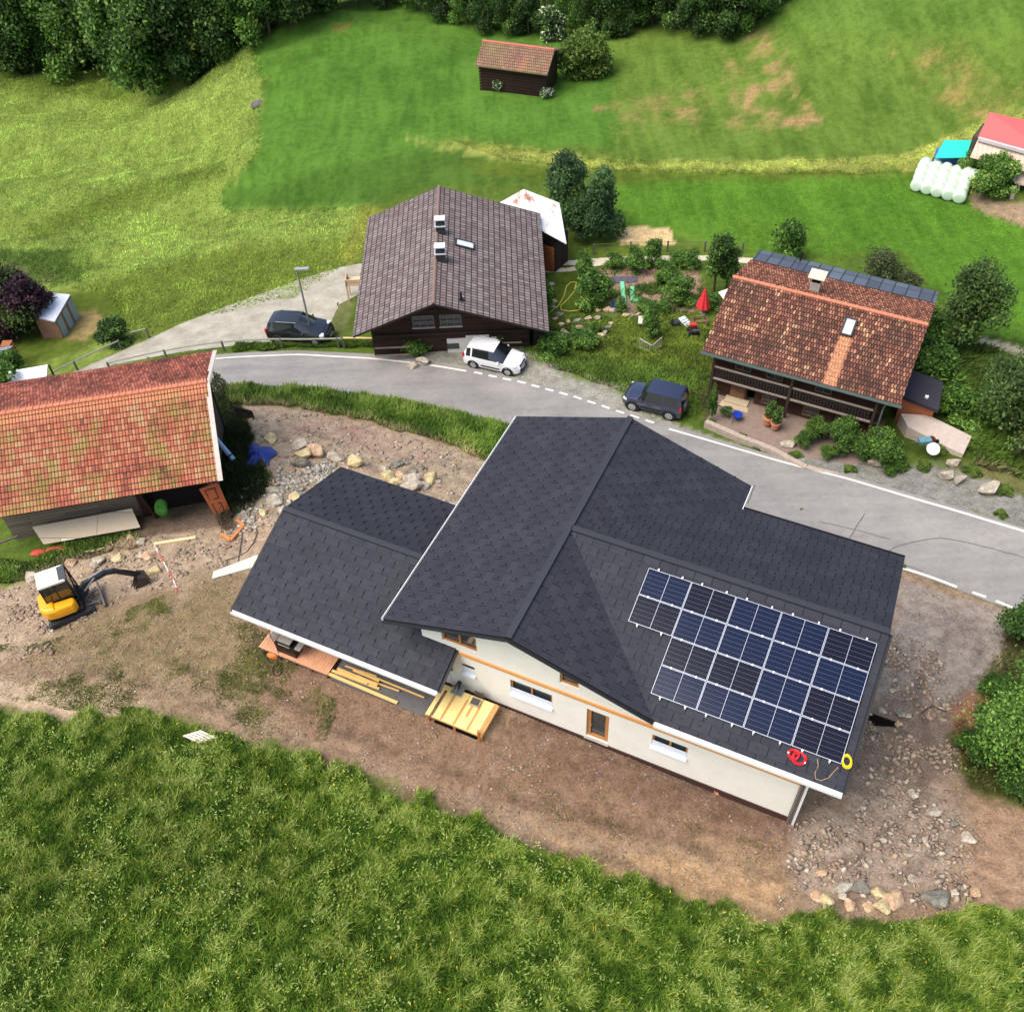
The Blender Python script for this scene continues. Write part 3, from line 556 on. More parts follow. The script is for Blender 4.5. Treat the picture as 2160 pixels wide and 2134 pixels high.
blades('soil_weeds', [(-40,1230),(120,1200),(330,1115),(430,1085),(470,1160),(520,1230),(640,1330),(620,1400),(480,1390),(380,1345),(150,1345),(-40,1300)], int(24000 * GQ), .09, .05, [(84,100,40),(108,122,54),(140,142,78)], 'sparse low weeds on the bare soil', .8, (0, 0), bias=lambda x, y: np.clip((fbm(x, y, 2.0, 6) - .5) * 7, .05, 1), seed=13, own=1, gain=1.5)
blades('soil_weeds', [(900,1400),(1200,1510),(1480,1600),(1480,1690),(1200,1640),(960,1560),(800,1500)], int(1800 * GQ), .08, .05, [(84,92,42),(104,110,52),(126,126,70)], 'thin scattered weeds below the white wall', .8, (0, 0), own=1, gain=1.3, bias=lambda x, y: np.clip((fbm(x, y, .9, 4) - .55) * 6, .01, 1), seed=14)
blades('garden_grass', [(1045,600),(1150,600),(1330,585),(1345,640),(1330,700),(1180,690),(1045,660)], int(14000 * GQ), .16, .07, [(84,108,34),(112,134,48),(136,150,64)], 'short lawn grass between the garden beds and the bank', .6, seed=15)
blades('slope_grass', [(1690,640),(1850,650),(1932,690),(1990,760),(1990,900),(1932,905),(1840,880),(1780,760)], int(16000 * GQ), .5, .12, [(46,64,22),(76,100,34),(108,130,50)], 'dark grass below the trees right of the chalet', .8, seed=16)

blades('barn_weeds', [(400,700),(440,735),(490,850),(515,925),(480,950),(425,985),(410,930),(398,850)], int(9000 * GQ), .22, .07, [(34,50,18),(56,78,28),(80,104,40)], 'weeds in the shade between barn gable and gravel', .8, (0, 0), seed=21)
blades('yard_weeds', [(1790,1385),(1850,1290),(1900,1200),(2000,1190),(2000,1540),(1932,1520),(1860,1495),(1805,1448)], int(9000 * GQ), .25, .07, [(50,70,26),(76,104,36),(104,134,50)], 'weeds round the foot of the near right tree', .8, (0, 0), bias=lambda x, y: np.clip((fbm(x, y, 1.2, 4) - .42) * 6, .05, 1), seed=22)
blades('garden_plants', [(1120,508),(1312,503),(1335,560),(1305,592),(1150,588)], int(5000 * GQ), .3, .08, [(60,84,34),(84,116,46),(120,150,70)], 'young vegetable plants on the garden beds', .9, (0, 0), bias=lambda x, y: np.clip((fbm(x, y, .9, 4) - .5) * 8, .02, 1), own=1, gain=1.2, seed=23)
blades('garden_plants', [(1030,605),(1130,592),(1180,612),(1160,650),(1040,655)], int(3500 * GQ), .2, .07, [(60,84,34),(90,120,50),(140,160,100)], 'small plants between the rockery stones', .9, (0, 0), bias=lambda x, y: np.clip((fbm(x, y, .8, 4) - .48) * 8, .02, 1), own=1, gain=1.2, seed=24)
# pebbles and broken stone lying on the bare ground
def pebbles(n, polyD, s0, s1, label, cols, seed, bias=None, name='loose_stones'):
    rs = np.random.RandomState(seed); poly = D(*polyD); pw = np.array([tuple(G(*q)) for q in poly]); x0, y0 = pw.min(0)[:2]; x1, y1 = pw.max(0)[:2]
    X, Y = [], []; got = 0
    while got < n:
        x = rs.uniform(x0, x1, n * 3); y = rs.uniform(y0, y1, n * 3); q = project(np.stack([x + 2.2 * (fbm(x, y, 1.2) - .5), y + 2.2 * (fbm(y, x, 1.2) - .5), hh(x, y)], 1)); ok = inpoly(q[:, 0], q[:, 1], poly)
        if bias: ok &= rs.rand(len(x)) < bias(x, y)
        X.append(x[ok]); Y.append(y[ok]); got += ok.sum()
    x = np.concatenate(X)[:n]; y = np.concatenate(Y)[:n]; s = s0 + (s1 - s0) * rs.rand(n) ** 5.5; z = hh(x, y) + s * .15
    B = np.array([(1,0,0),(-1,0,0),(0,1,0),(0,-1,0),(0,0,1),(0,0,-1),(.6,.6,.5),(-.6,-.5,.6)]) ; O = np.array([(0,2,6),(2,4,6),(4,0,6),(4,3,0),(2,1,4),(1,3,7),(3,4,7),(4,1,7),(2,0,5),(1,2,5),(3,1,5),(0,3,5)])
    V = B[None] * (.5 + 1.0 * rs.rand(n, 8, 1)) * s[:, None, None] * np.array([1, 1, .62]); a = rs.uniform(0, 2 * PI, n); ca, sa = np.cos(a)[:, None], np.sin(a)[:, None]
    V = np.stack([V[..., 0] * ca - V[..., 1] * sa * 1.0, V[..., 0] * sa + V[..., 1] * ca, V[..., 2]], -1) + np.stack([x, y, z], 1)[:, None]
    F = (O[None] + 8 * np.arange(n)[:, None, None]).reshape(-1, 3); ci = rs.randint(0, len(cols), n); C = s2l(np.array(cols, float))[ci] * (.75 + .4 * rs.rand(n, 1)) * ALB
    o = np_mesh(name, V.reshape(-1, 3), F, stone_m, np.repeat(C, 8, 0)); return tag(o, label, 'stones', kind='stuff')
t = NT('loose_stone'); c_ = t.attr('col'); nn = t.noise(25, 4, .6, t.pos()); t.bump(nn, .4, .01); stone_m = t.fin(t.mix(t.math('MULTIPLY', nn, .5), c_, (.2, .17, .14)), .9, 0, .2)
SC = [(222,206,184),(200,180,156),(176,154,132),(190,160,136),(156,142,128),(206,180,150),(184,150,128)]
pebbles(int(15000 * GQ), DIRT, .015, .075, 'small pale pebbles scattered over the bare soil', SC, 1)
pebbles(2600, [(470,770),(560,775),(700,800),(840,840),(930,880),(930,960),(560,1000),(430,1000),(480,945),(520,915)], .02, .16, 'broken stone on the gravel bank left of the new house', SC, 2, lambda x, y: np.clip((fbm(x, y, 1.2) - .4) * 4, .05, 1))
pebbles(2600, [(0,1120),(130,1070),(300,1010),(470,1030),(430,1085),(330,1110),(200,1140),(60,1240),(0,1260)], .02, .15, 'broken stone around the mini excavator', SC, 3, lambda x, y: np.clip((fbm(x, y, 1.0) - .38) * 4, .05, 1))
pebbles(3000, [(1500,1560),(1620,1480),(1780,1450),(1850,1600),(1790,1710),(1540,1712),(1480,1650)], .02, .15, 'heap of broken stone right of the new house', SC, 4, lambda x, y: np.clip((fbm(x, y, 1.1) - .38) * 4, .05, 1))
pebbles(1800, [(430,950),(520,890),(640,870),(620,900),(540,960),(520,1000),(450,1010)], .03, .2, 'pale broken stone piled left of the low roof', [(226,220,204),(208,200,184),(188,178,160)], 6, lambda x, y: np.clip((fbm(x, y, 1.1) - .3) * 4, .05, 1))
pebbles(3000, [(1650,1180),(1780,1230),(1800,1330),(1800,1470),(1600,1480),(1600,1400)], .02, .16, 'rubble in the gravel yard beside the solar roof', SC, 5, lambda x, y: np.clip((fbm(x, y, 1.1) - .38) * 4, .05, 1))
# ------------------------------------------------------------------ shared building helpers
def frame(yaw_deg, O):
    a = math.radians(yaw_deg); e1 = np.array([math.cos(a), math.sin(a), 0]); e2 = np.array([-math.sin(a), math.cos(a), 0]); O = np.array(O, float)
    return e1, e2, (lambda p, q, z: O * np.array([1, 1, 0]) + e1 * p + e2 * q + np.array([0, 0, z]))
def wallpanel(mb, fr, a0, a1, zb, top, holes, m=0, uvs=1.0):
    """wall in the plane given by fr(a, z) -> point; top(a) -> z; holes (a0,a1,z0,z1) are left open"""
    cuts = sorted(set([a0, a1] + [h[0] for h in holes] + [h[1] for h in holes] + [b for b in getattr(top, 'breaks', []) if a0 < b < a1]))
    for l, r in zip(cuts[:-1], cuts[1:]):
        if r - l < 1e-4: continue
        hs = sorted([(h[2], h[3]) for h in holes if h[0] <= l + 1e-5 and h[1] >= r - 1e-5]); z = zb
        for q0, q1 in hs + [(None, None)]:
            if q0 is None: pts = [(l, z), (r, z), (r, top(r)), (l, top(l))]
            else:
                tl, tr = min(q0, top(l)), min(q0, top(r)); pts = [(l, z), (r, z), (r, tr), (l, tl)]; 
            if max(pts[2][1], pts[3][1]) > z + .01: mb.face([fr(*p) for p in pts], [(p[0] * uvs, p[1] * uvs) for p in pts], m)
            if q0 is not None: z = q1
            if q0 is not None and z >= max(top(l), top(r)): break
def window(parent, fr, n, a0, a1, z0, z1, depth, fmat, gmat, nx=2, nz=1, sill=None, reveal=None, fw=.07, name='window', open_dark=False):
    """frame set back by depth behind the wall face; n outward normal"""
    n = np.array(n, float); P = lambda a, z, d=0.0: np.array(fr(a, z)) - n * d
    ea = np.array(fr(1, 0)) - np.array(fr(0, 0)); ea /= np.linalg.norm(ea); R = np.stack([ea, n, np.array([0, 0, 1.])], 1)
    f = MB()
    for (x0, x1, y0, y1) in [(a0, a1, z0, z0 + fw), (a0, a1, z1 - fw, z1), (a0, a0 + fw, z0 + fw, z1 - fw), (a1 - fw, a1, z0 + fw, z1 - fw)] + [(a0 + (a1 - a0) * k / nx - fw / 2, a0 + (a1 - a0) * k / nx + fw / 2, z0 + fw, z1 - fw) for k in range(1, nx)] + [(a0 + fw, a1 - fw, z0 + (z1 - z0) * k / nz - .02, z0 + (z1 - z0) * k / nz + .02) for k in range(1, nz)]:
        f.box(P((x0 + x1) / 2, (y0 + y1) / 2, depth - .03), (x1 - x0, .07, y1 - y0), R)
    if reveal:
        for (x0, x1, y0, y1) in [(a0 - .02, a1 + .02, z0 - .02, z0), (a0 - .02, a1 + .02, z1, z1 + .02), (a0 - .02, a0, z0, z1), (a1, a1 + .02, z0, z1)]:
            f.box(P((x0 + x1) / 2, (y0 + y1) / 2, depth / 2 + .012), (x1 - x0, depth + .02, y1 - y0), R, 1)
    w = f.build(name, [fmat] + ([reveal] if reveal else [fmat]), parent)
    g = MB(); g.box(P((a0 + a1) / 2, (z0 + z1) / 2, depth + .02), (a1 - a0 - fw, .012, z1 - z0 - fw), R); g.build('pane', gmat, w)
    if sill: s_ = MB(); s_.box(P((a0 + a1) / 2, z0 - .03, -.03), (a1 - a0 + .12, .16, .04), R); s_.build('sill', sill, w)
    return w
glass = None
t = NT('window_glass'); t.b.inputs['Transmission Weight'].default_value = 0.0; glass = t.fin(lin(58, 66, 70), .08, 0, .9)
dark_in = flat('dark_interior', (18, 16, 14), .95, 0, .2, 3, .1)
plaster = flat('cream_plaster', (244, 240, 226), .9, 0, .06, 1.2, .2, bump=.25); whitem = flat('white_metal', (238, 238, 236), .45, .0, .04, 4)
larch = plank('light_wood', (236, 178, 108), .8, .18); pine = flat('new_wood', (226, 160, 92), .75, 0, .14, 9)
anth = flat('anthracite_sheet', (50, 51, 56), .5, .0, .1, 3, .5); blackm = flat('black_trim', (28, 28, 30), .6, 0, .1, 3)
steel = flat('galvanised_steel', (150, 152, 152), .4, .7, .12, 8); concrete = flat('concrete', (170, 166, 158), .9, 0, .12, 2.5, .2, bump=.3)
def roofmat():
    t = NT('anthracite_roof_tiles'); uv = t.uv(); sx = t.n('ShaderNodeSeparateXYZ'); t.l(uv, sx.inputs[0]); V = t.math('DIVIDE', sx.outputs[1], .42); row = t.math('FLOOR', V); fv = t.math('FRACT', V)
    u = t.math('ADD', t.math('DIVIDE', sx.outputs[0], .70), t.math('MULTIPLY', t.math('MODULO', row, 2.0), .5)); fu = t.math('FRACT', u)
    jv = t.math('MULTIPLY', t.math('LESS_THAN', fu, .05), t.math('GREATER_THAN', fv, .12)); jh = t.math('LESS_THAN', fv, .05)
    wn = t.n('ShaderNodeTexWhiteNoise', noise_dimensions='2D'); cb_n = t.n('ShaderNodeCombineXYZ'); t.l(t.math('FLOOR', u), cb_n.inputs[0]); t.l(row, cb_n.inputs[1]); t.l(cb_n.outputs[0], wn.inputs['Vector'])
    f = t.math('ADD', t.math('MULTIPLY', wn.outputs['Value'], .22), t.math('ADD', t.math('MULTIPLY', t.noise(.5, 5, .6, uv), .5), t.math('MULTIPLY', t.noise(14, 4, .7, uv), .35)))
    col = t.ramp(f, [(.3, lin(42, 43, 51)), (.55, lin(49, 50, 58)), (.8, lin(58, 59, 67))]); m_ = t.math('ADD', t.math('MULTIPLY', jv, .92), t.math('MULTIPLY', jh, .5), clamp=True)
    col = t.mix(m_, col, lin(14, 14, 17)); t.bump(t.math('SUBTRACT', t.math('MULTIPLY', fv, .5), m_), .3, .02); return t.fin(col, t.ramp(t.noise(3, 3, .6, uv), [(.3, (.6,) * 3), (.7, (.78,) * 3)]), .0, .25)
rooft = roofmat()

# ------------------------------------------------------------------ the new house
YAW = -27.287; e1, e2, HW_ = frame(YAW, (2.255, 25.973, 0)); HW = lambda a, b, z: HW_(a, b, z + Z0)
La, w1, w2, w3, w4, B1 = 12.592, 5.775, 5.52, 5.604, 5.775, 6.928
zr, zs, zu, zl = -30.703, -32.595, -32.70, -32.683; SL = (zr - zs) / w1; SU = (zr - zu) / w2; SLf = (zr - zl) / w3
house = thing('new_house', 'new white house with anthracite tiled cross gable roof and orange trim board', 'house', tuple(HW(3, 0, -37.7)))
def uvE(p): d = np.array(p) - HW(0, 0, zr); return (float(d @ e1) + 50, float(math.hypot(d @ e2, d[2])))          # eave runs along e1
def uvC(p): d = np.array(p) - HW(0, 0, zr); return (float(d @ e2) + 50, float(math.hypot(d @ e1, d[2])))          # eave runs along e2
T = .20
def roofpart(name, polys, parent):
    mb = MB()
    for pts, uvf in polys: mb.slab(pts, T, uvf, 0, 1)
    return mb.build(name, [rooft, blackm], parent, fixn=False)
E_ = .0
rf = roofpart('roof', [
  ([HW(0,0,zr), HW(w4,-w1,zs), HW(La,-w1,zs), HW(La,0,zr)], uvE),
  ([HW(0,0,zr), HW(La,0,zr), HW(La,w2,zu), HW(w4,w2,zu)], uvE),
  ([HW(0,-w1,zr), HW(0,B1,zr), HW(-w3,B1,zl), HW(-w3,-w1,zl)], uvC),
  ([HW(0,0,zr), HW(0,-w1,zr), HW(w4,-w1,zs)], uvC),
  ([HW(0,0,zr), HW(w4,w2,zu), HW(w4,B1,zu), HW(0,B1,zr)], uvC)], house)
cap = MB()
cap.beam(HW(.1,0,zr+.03), HW(La+.01,0,zr+.03), .26, .07); cap.beam(HW(0,-w1-.01,zr+.03), HW(0,B1+.01,zr+.03), .26, .07)
cap.build('ridge_cap', anth, rf)
gt = MB()
def gutter(mb, A, B, out, w=.14, h=.12, lip=.02):
    A, B, out = map(np.array, (A, B, out)); c = out * (w / 2)
    mb.beam(A + c + [0,0,-h-.03], B + c + [0,0,-h-.03], w, .02); mb.beam(A + out * .01 + [0,0,-h/2-.04], B + out * .01 + [0,0,-h/2-.04], .02, h); mb.beam(A + out * w + [0,0,-h/2-.03], B + out * w + [0,0,-h/2-.03], .025, h + .03)
gutter(gt, HW(w4+.05,-w1,zs), HW(La+.02,-w1,zs), -e2, .17)
gt.build('gutter', whitem, house)
gt = MB(); gutter(gt, HW(-w3,-w1,zl), HW(-w3,B1,zl), -e1, .07, .1); gt.build('gutter', whitem, house)
gt = MB(); gutter(gt, HW(w4,w2,zu), HW(La,w2,zu), e2, .12); gt.build('gutter', anth, house)
gt = MB(); gt.beam(HW(w4+.012,w2-.1,zu-.05), HW(w4+.012,B1,zu-.05), .03, .16); gt.build('eave_trim', whitem, house)
fb = MB(); fb.beam(HW(0,-w1-.012,zr-.11), HW(w4,-w1-.012,zs-.11), .03, .24, up=tuple(e2)); fb.beam(HW(0,-w1-.012,zr-.11), HW(-w3,-w1-.012,zl-.11), .03, .24, up=tuple(e2))
fb.build('verge_board', blackm, house); fb = MB(); fb.beam(HW(La+.012,0,zr-.11), HW(La+.012,-w1,zs-.11), .03, .24, up=tuple(e1)); fb.build('verge_board', blackm, house)
# walls
bt = -4.95; AR = 11.45; AL = -4.45; ZB = -38.6
topf = lambda a: min(zr - .22 - SLf * max(0, -a), zr - .22 - SL * max(0, a)) if a < 4.95 else zr - .22 - SL * 4.95
topf.breaks = [0, 4.95]
FW = lambda a, z: HW(a, bt, z)
def wcoord(u, v):
    d = ray(u, v); tt = ((np.array([2.255, 25.973, 0]) @ e2) + bt) / (d @ e2); p = d * tt; return float((p - np.array([2.255, 25.973, 0])) @ e1), float(p[2])
def wrect(px):
    q = [wcoord(*p) for p in px]; return min((q[0][0] + q[3][0]) / 2, 99), (q[1][0] + q[2][0]) / 2, (q[2][1] + q[3][1]) / 2, (q[0][1] + q[1][1]) / 2
WIN = {'small': wrect([(974,1394),(1003,1403),(1003,1424),(974,1415)]), 'wide': wrect([(1077,1433),(1165,1466),(1165,1496),(1077,1463)]), 'door': wrect([(1237,1495),(1279,1508),(1279,1562),(1237,1548)]),
       'right': wrect([(1375,1548),(1450,1576),(1450,1598),(1375,1572)]), 'upper': wrect([(947,1334),(1022,1340),(1022,1366),(947,1346)]), 'upper2': wrect([(1195,1424),(1232,1434),(1232,1450),(1195,1437)])}
print('WIN', {k: [round(x, 2) for x in v] for k, v in WIN.items()})
w_ = WIN['small']; WIN['small'] = (w_[0], w_[0] + .62, w_[2], w_[2] + .62)
w_ = WIN['wide']; WIN['wide'] = (w_[0], w_[1], w_[3] - 1.0, w_[3])
w_ = WIN['door']; WIN['door'] = (w_[0], w_[0] + .95, -37.2, w_[3])
w_ = WIN['right']; WIN['right'] = (w_[0], w_[1], w_[3] - .85, w_[3])
u0 = WIN['upper']; WIN['upper'] = (-3.5, -1.9, -34.05, -33.0); WIN['upper2'] = (1.7, 2.5, -33.9, -33.2)
wl = MB(); holes = list(WIN.values())
wallpanel(wl, FW, AL, AR, ZB, topf, holes)
rear = lambda a, z: HW(a, w2 - 1.0, z)
topr = lambda a: zr - .22 - SU * (w2 - 1.0)
wallpanel(wl, rear, 4.8, AR, -44, topr, [(6, 7.4, -36.5, -35.2), (9, 10.4, -36.5, -35.2)])
side = lambda b, z: HW(AR, b, z); ts_ = lambda b: min(zr - .22 - SL * max(0, -b), zr - .22 - SU * max(0, b)); ts_.breaks = [0]
wallpanel(wl, side, bt, w2 - 1.0, -44, ts_, [(-2.5, -1.0, -36.6, -35.3), (1.2, 2.6, -36.6, -35.3)])
sl_ = lambda b, z: HW(AL, b, z); wallpanel(wl, sl_, bt, B1 - 1.0, -44, lambda b: zl - .02 + .2 * 0 + SLf * (w3 + AL) - .2, [])
sr_ = lambda b, z: HW(4.8, b, z); wallpanel(wl, sr_, w2 - 1.0, B1 - 1.0, -44, lambda b: zr - .22 - SL * 4.8, [])
bk = lambda a, z: HW(a, B1 - 1.0, z); wallpanel(wl, bk, AL, 4.8, -44, topf, [(-2.5, -1, -36.5, -35.0), (1, 2.5, -36.5, -35.0)])
wl.build('wall', plaster, house)
inn = MB(); inn.box(HW((AL+AR)/2+.0, -.4, -38), (AR-AL-.7, 6.5, 9.6), np.stack([e1, e2, [0,0,1.]], 1)); inn.build('interior', dark_in, house)
nf = -e2
wood_w = flat('window_wood', (190, 130, 74), .6, 0, .15, 6)
foil = flat('protective_foil', (226, 232, 240), .35, 0, .08, 9)
for k, nx in (('wide', 2), ('right', 2), ('small', 1), ('upper', 2), ('upper2', 1)):
    a0, a1, z0, z1 = WIN[k]; w = window(house, FW, nf, a0, a1, z0, z1, .14, wood_w, glass, nx, 1, None, plaster, .08)
    if k in ('wide', 'right', 'small'):
        fm = MB(); R_ = np.stack([e1, nf, [0, 0, 1.]], 1); fm.box(np.array(FW((a0+a1)/2, z0+.2)) + nf*.01 - nf*.03, (a1-a0-.02, .02, .42), R_); fm.box(np.array(FW((a0+a1)/2, z0-.02)) + nf*.07, (a1-a0+.04, .16, .02), R_); fm.build('foil', foil, w)
a0, a1, z0, z1 = WIN['door']; dr = window(house, FW, nf, a0, a1, z0, z1, .14, wood_w, glass, 1, 1, concrete, plaster, .17, 'door')
db = MB(); db.tube([np.array(FW(a0+.1, z0+.95)) , np.array(FW(a0+.1, z0+.95)) - nf*.05 , np.array(FW(a0+.22, z0+.95)) - nf*.03], .015); db.build('handle', steel, dr)
tb = MB(); R_ = np.stack([e1, nf, [0, 0, 1.]], 1)
zband = wcoord(1240, 1500)[1] + .22; 
tb.box(np.array(FW((AL+AR)/2, wcoord(1373, 1530)[1])) + nf*.035, (AR-AL, .07, .17), R_); tb.build('trim_board', pine, house)
bs = MB(); bs.box(np.array(FW((AL+AR)/2, -37.58)) + nf*.02, (AR-AL-.02, .04, .5), R_)
for k in range(90): bs.box(np.array(FW(AL+.2+(AR-AL-.4)*k/89, -37.42)) + nf*.05, (.07, .03, .22), R_)
bs.build('drainage_sheet', flat('brown_membrane', (74, 50, 44), .7, 0, .2, 5), house)
dp = MB(); A = HW(AR-.12, bt-.12, -33.0); dp.tube([HW(AR-.1,-w1-.08,zs-.16), HW(AR-.1,-w1+.25,zs-.45), HW(AR-.1,bt-.12,-33.9), HW(AR-.1,bt-.12,-37.9)], .05, 8); dp.build('downpipe', steel, house)
cb = MB(); cb.beam(HW(AR-.06,bt-.07,-33.4), HW(AR-.06,bt-.07,-38), .2, .1, up=tuple(e2)); cb.build('corner_board', flat('grey_board', (112, 96, 86), .8), house)
ce = MB(); ce.beam(HW(AR+.09,bt-.04,-33.4), HW(AR+.09,bt-.04,-38), .1, .12, up=tuple(e2)); ce.build('corner_trim', whitem, house)
# lower wing
a0_, a1_, zr2, br2, wlo, zwl, wup, zwu, a2_, btop = -12.924, -4.0, -33.247, -2.045, -6.707, -34.922, 2.371, -34.768, -2.887, -4.74
s2 = (zr2 - zwl) / (br2 - wlo); su2 = (zr2 - zwu) / (wup - br2)
def uvW(p): d = np.array(p) - HW(0, br2, zr2); return (float(d @ e1) + 50, float(math.hypot(d @ e2, d[2])))
zt = zr2 - s2 * (br2 - btop)
rf2 = roofpart('lower_roof', [
  ([HW(a0_,br2,zr2), HW(a0_,wlo,zwl), HW(a2_,wlo,zwl), HW(a2_,btop,zt), HW(AL,btop,zt), HW(AL,br2,zr2)], uvW),
  ([HW(a0_,br2,zr2), HW(AL,br2,zr2), HW(AL,wup,zwu), HW(a0_,wup,zwu)], uvW)], house)
cap = MB(); cap.beam(HW(a0_-.01,br2,zr2+.03), HW(AL,br2,zr2+.03), .26, .07); cap.build('ridge_cap', anth, rf2)
vb = MB(); vb.beam(HW(a0_-.012,br2,zr2-.11), HW(a0_-.012,wlo,zwl-.11), .03, .24, up=tuple(e1)); vb.beam(HW(a0_-.012,br2,zr2-.11), HW(a0_-.012,wup,zwu-.11), .03, .24, up=tuple(e1)); vb.build('verge_board', blackm, rf2); vb = MB(); vb.beam(HW(a2_+.012,btop,zt-.11), HW(a2_+.012,wlo,zwl-.11), .03, .24, up=tuple(e1)); vb.build('verge_board', blackm, rf2)
g2 = MB(); gutter(g2, HW(a0_,wlo,zwl), HW(a2_,wlo,zwl), -e2, .16); g2.beam(HW(a0_+.2,wlo+.12,zwl-.34), HW(a2_-.1,wlo+.12,zwl-.34), .12, .34); g2.build('gutter', whitem, rf2); g2 = MB(); g2.beam(HW(AL-2.6,wup+.02,zwu-.08), HW(AL-1.2,wup+.02,zwu-.08), .05, .1); g2.build('gutter', whitem, rf2)
ww = MB(); WL = -12.2; wb_ = -5.35
wallpanel(ww, lambda a, z: HW(a, wb_, z), WL, AL, ZB, lambda a: zr2 - .22 - s2 * (br2 - wb_), [(-11.2, -9.6, -37.6, -35.5), (-7.6, -5.4, -37.6, -35.5)])
tw = lambda b: min(zr2 - .22 - s2 * max(0, br2 - b), zr2 - .22 - su2 * max(0, b - br2)); tw.breaks = [br2]
wallpanel(ww, lambda b, z: HW(WL, b, z), wb_, 1.5, -44, tw, []); wallpanel(ww, lambda a, z: HW(a, 1.5, z), WL, AL, -44, lambda a: tw(1.5), [])
wp = ww.build('lower_wall', plaster, house)
for (x0, x1) in ((-11.2, -9.6), (-7.6, -5.4)): window(house, lambda a, z: HW(a, wb_, z), nf, x0, x1, -37.6, -35.5, .12, wood_w, glass, 2, 1, None, plaster)
# snow guards on the tiles
sg = MB()
def guards(P0, du, dv, U, V, test, nrm):
    r = 0; v = .62
    while v < V:
        u = .35 + (.35 if r % 2 else 0)
        while u < U:
            if test(u, v): c = P0 + du * u + dv * v + nrm * .025; sg.box(c, (.045, .06, .04), np.stack([du, dv, nrm], 1))
            u += .7
        r += 1; v += .42 if v > V - 1.9 else .42 if r % 1 == 0 else .42
def gplane(P0, du, dirv, U, V, test):
    dv = np.array(dirv, float); dv /= np.linalg.norm(dv); n = np.cross(du, dv); n = n if n[2] > 0 else -n; guards(np.array(P0), du, dv, U, V, test, n)
def inarr(u, v):   # under the solar modules
    return 3.2 < u < 12.6 and .3 < v < 5.4 and not (u < 5.2 and v > 2.9)
gplane(HW(0,0,zr), e1, -e2*w1 + np.array([0,0,zs-zr]), La, math.hypot(w1, zr-zs)-.1, lambda u, v: u > v * .96 + .1 and not inarr(u, v))
gplane(HW(0,0,zr), e1, e2*w2 + np.array([0,0,zu-zr]), La, math.hypot(w2, zr-zu)-.1, lambda u, v: u > v * .96 + .1)
gplane(HW(0,-w1,zr), e2, -e1*w3 + np.array([0,0,zl-zr]), w1+B1, math.hypot(w3, zr-zl)-.1, lambda u, v: True)
gplane(HW(0,-w1,zr), e2, e1*w4 + np.array([0,0,zs-zr]), w1+B1, math.hypot(w4, zr-zs)-.1, lambda u, v: u < w1 - v * .96 or u > w1 + v * .96 and v < 5.4)
gplane(HW(a0_,br2,zr2), e1, -e2*(br2-wlo) + np.array([0,0,zwl-zr2]), AL-a0_, math.hypot(br2-wlo, zr2-zwl)-.1, lambda u, v: True)
gplane(HW(AL,br2,zr2), e1, -e2*(br2-wlo) + np.array([0,0,zwl-zr2]), 1.5, math.hypot(br2-wlo, zr2-zwl)-.1, lambda u, v: v > 3.0)
gplane(HW(a0_,br2,zr2), e1, e2*(wup-br2) + np.array([0,0,zwu-zr2]), AL-a0_, math.hypot(wup-br2, zr2-zwu)-.1, lambda u, v: True)
sgo = sg.build('snow_guard', blackm, house, fixn=False); tag(sgo, kind='stuff')
# ---- solar array
MA, MBb = 3.59, -.569; sdv = -e2*w1 + np.array([0,0,zs-zr]); sdv /= np.linalg.norm(sdv); sn = np.cross(e1, -sdv); sn = sn if sn[2] > 0 else -sn
def SP(u, v, n=0.0): return HW(MA, MBb, zr + MBb * SL) + e1 * u + sdv * v + sn * n
arr = thing('solar_array', 'array of dark blue solar modules with white frames on the anthracite roof', 'solar array', tuple(SP(0, 0)))
def cellmat(name, c1, c2):
    t = NT(name); uv = t.uv(); sx = t.n('ShaderNodeSeparateXYZ'); t.l(uv, sx.inputs[0])
    lx = t.math('FRACT', t.math('MULTIPLY', sx.outputs[0], 1 / .0915)); ly = t.math('FRACT', t.math('MULTIPLY', sx.outputs[1], 1 / .183))
    l1 = t.math('LESS_THAN', ly, .055); l2 = t.math('LESS_THAN', lx, .06); by = t.math('FRACT', t.math('MULTIPLY', sx.outputs[1], 9 / .183)); l3 = t.math('MULTIPLY', t.math('LESS_THAN', by, .12), .25)
    col = t.mix(t.noise(2.2, 3, .5, t.pos()), c1, c2); col = t.mix(t.math('MULTIPLY', t.math('MAXIMUM', t.math('MULTIPLY', l2, .35), l3), .35), col, lin(120, 130, 160)); col = t.mix(t.math('MULTIPLY', l1, .6), col, lin(104, 118, 150))
    return t.fin(col, .14, 0, .16, 0)
navy = cellmat('navy_cells', lin(7, 17, 40), lin(12, 27, 56)); inky = cellmat('black_cells', lin(8, 9, 22), lin(12, 14, 32))
alu = flat('white_frame', (184, 190, 200), .35, .25, .05, 5)
mw, mh = 1.742, 1.154
dark_set = {(0,1),(1,2),(2,2),(4,2),(4,3),(1,0),(4,0)}
rr = MB()
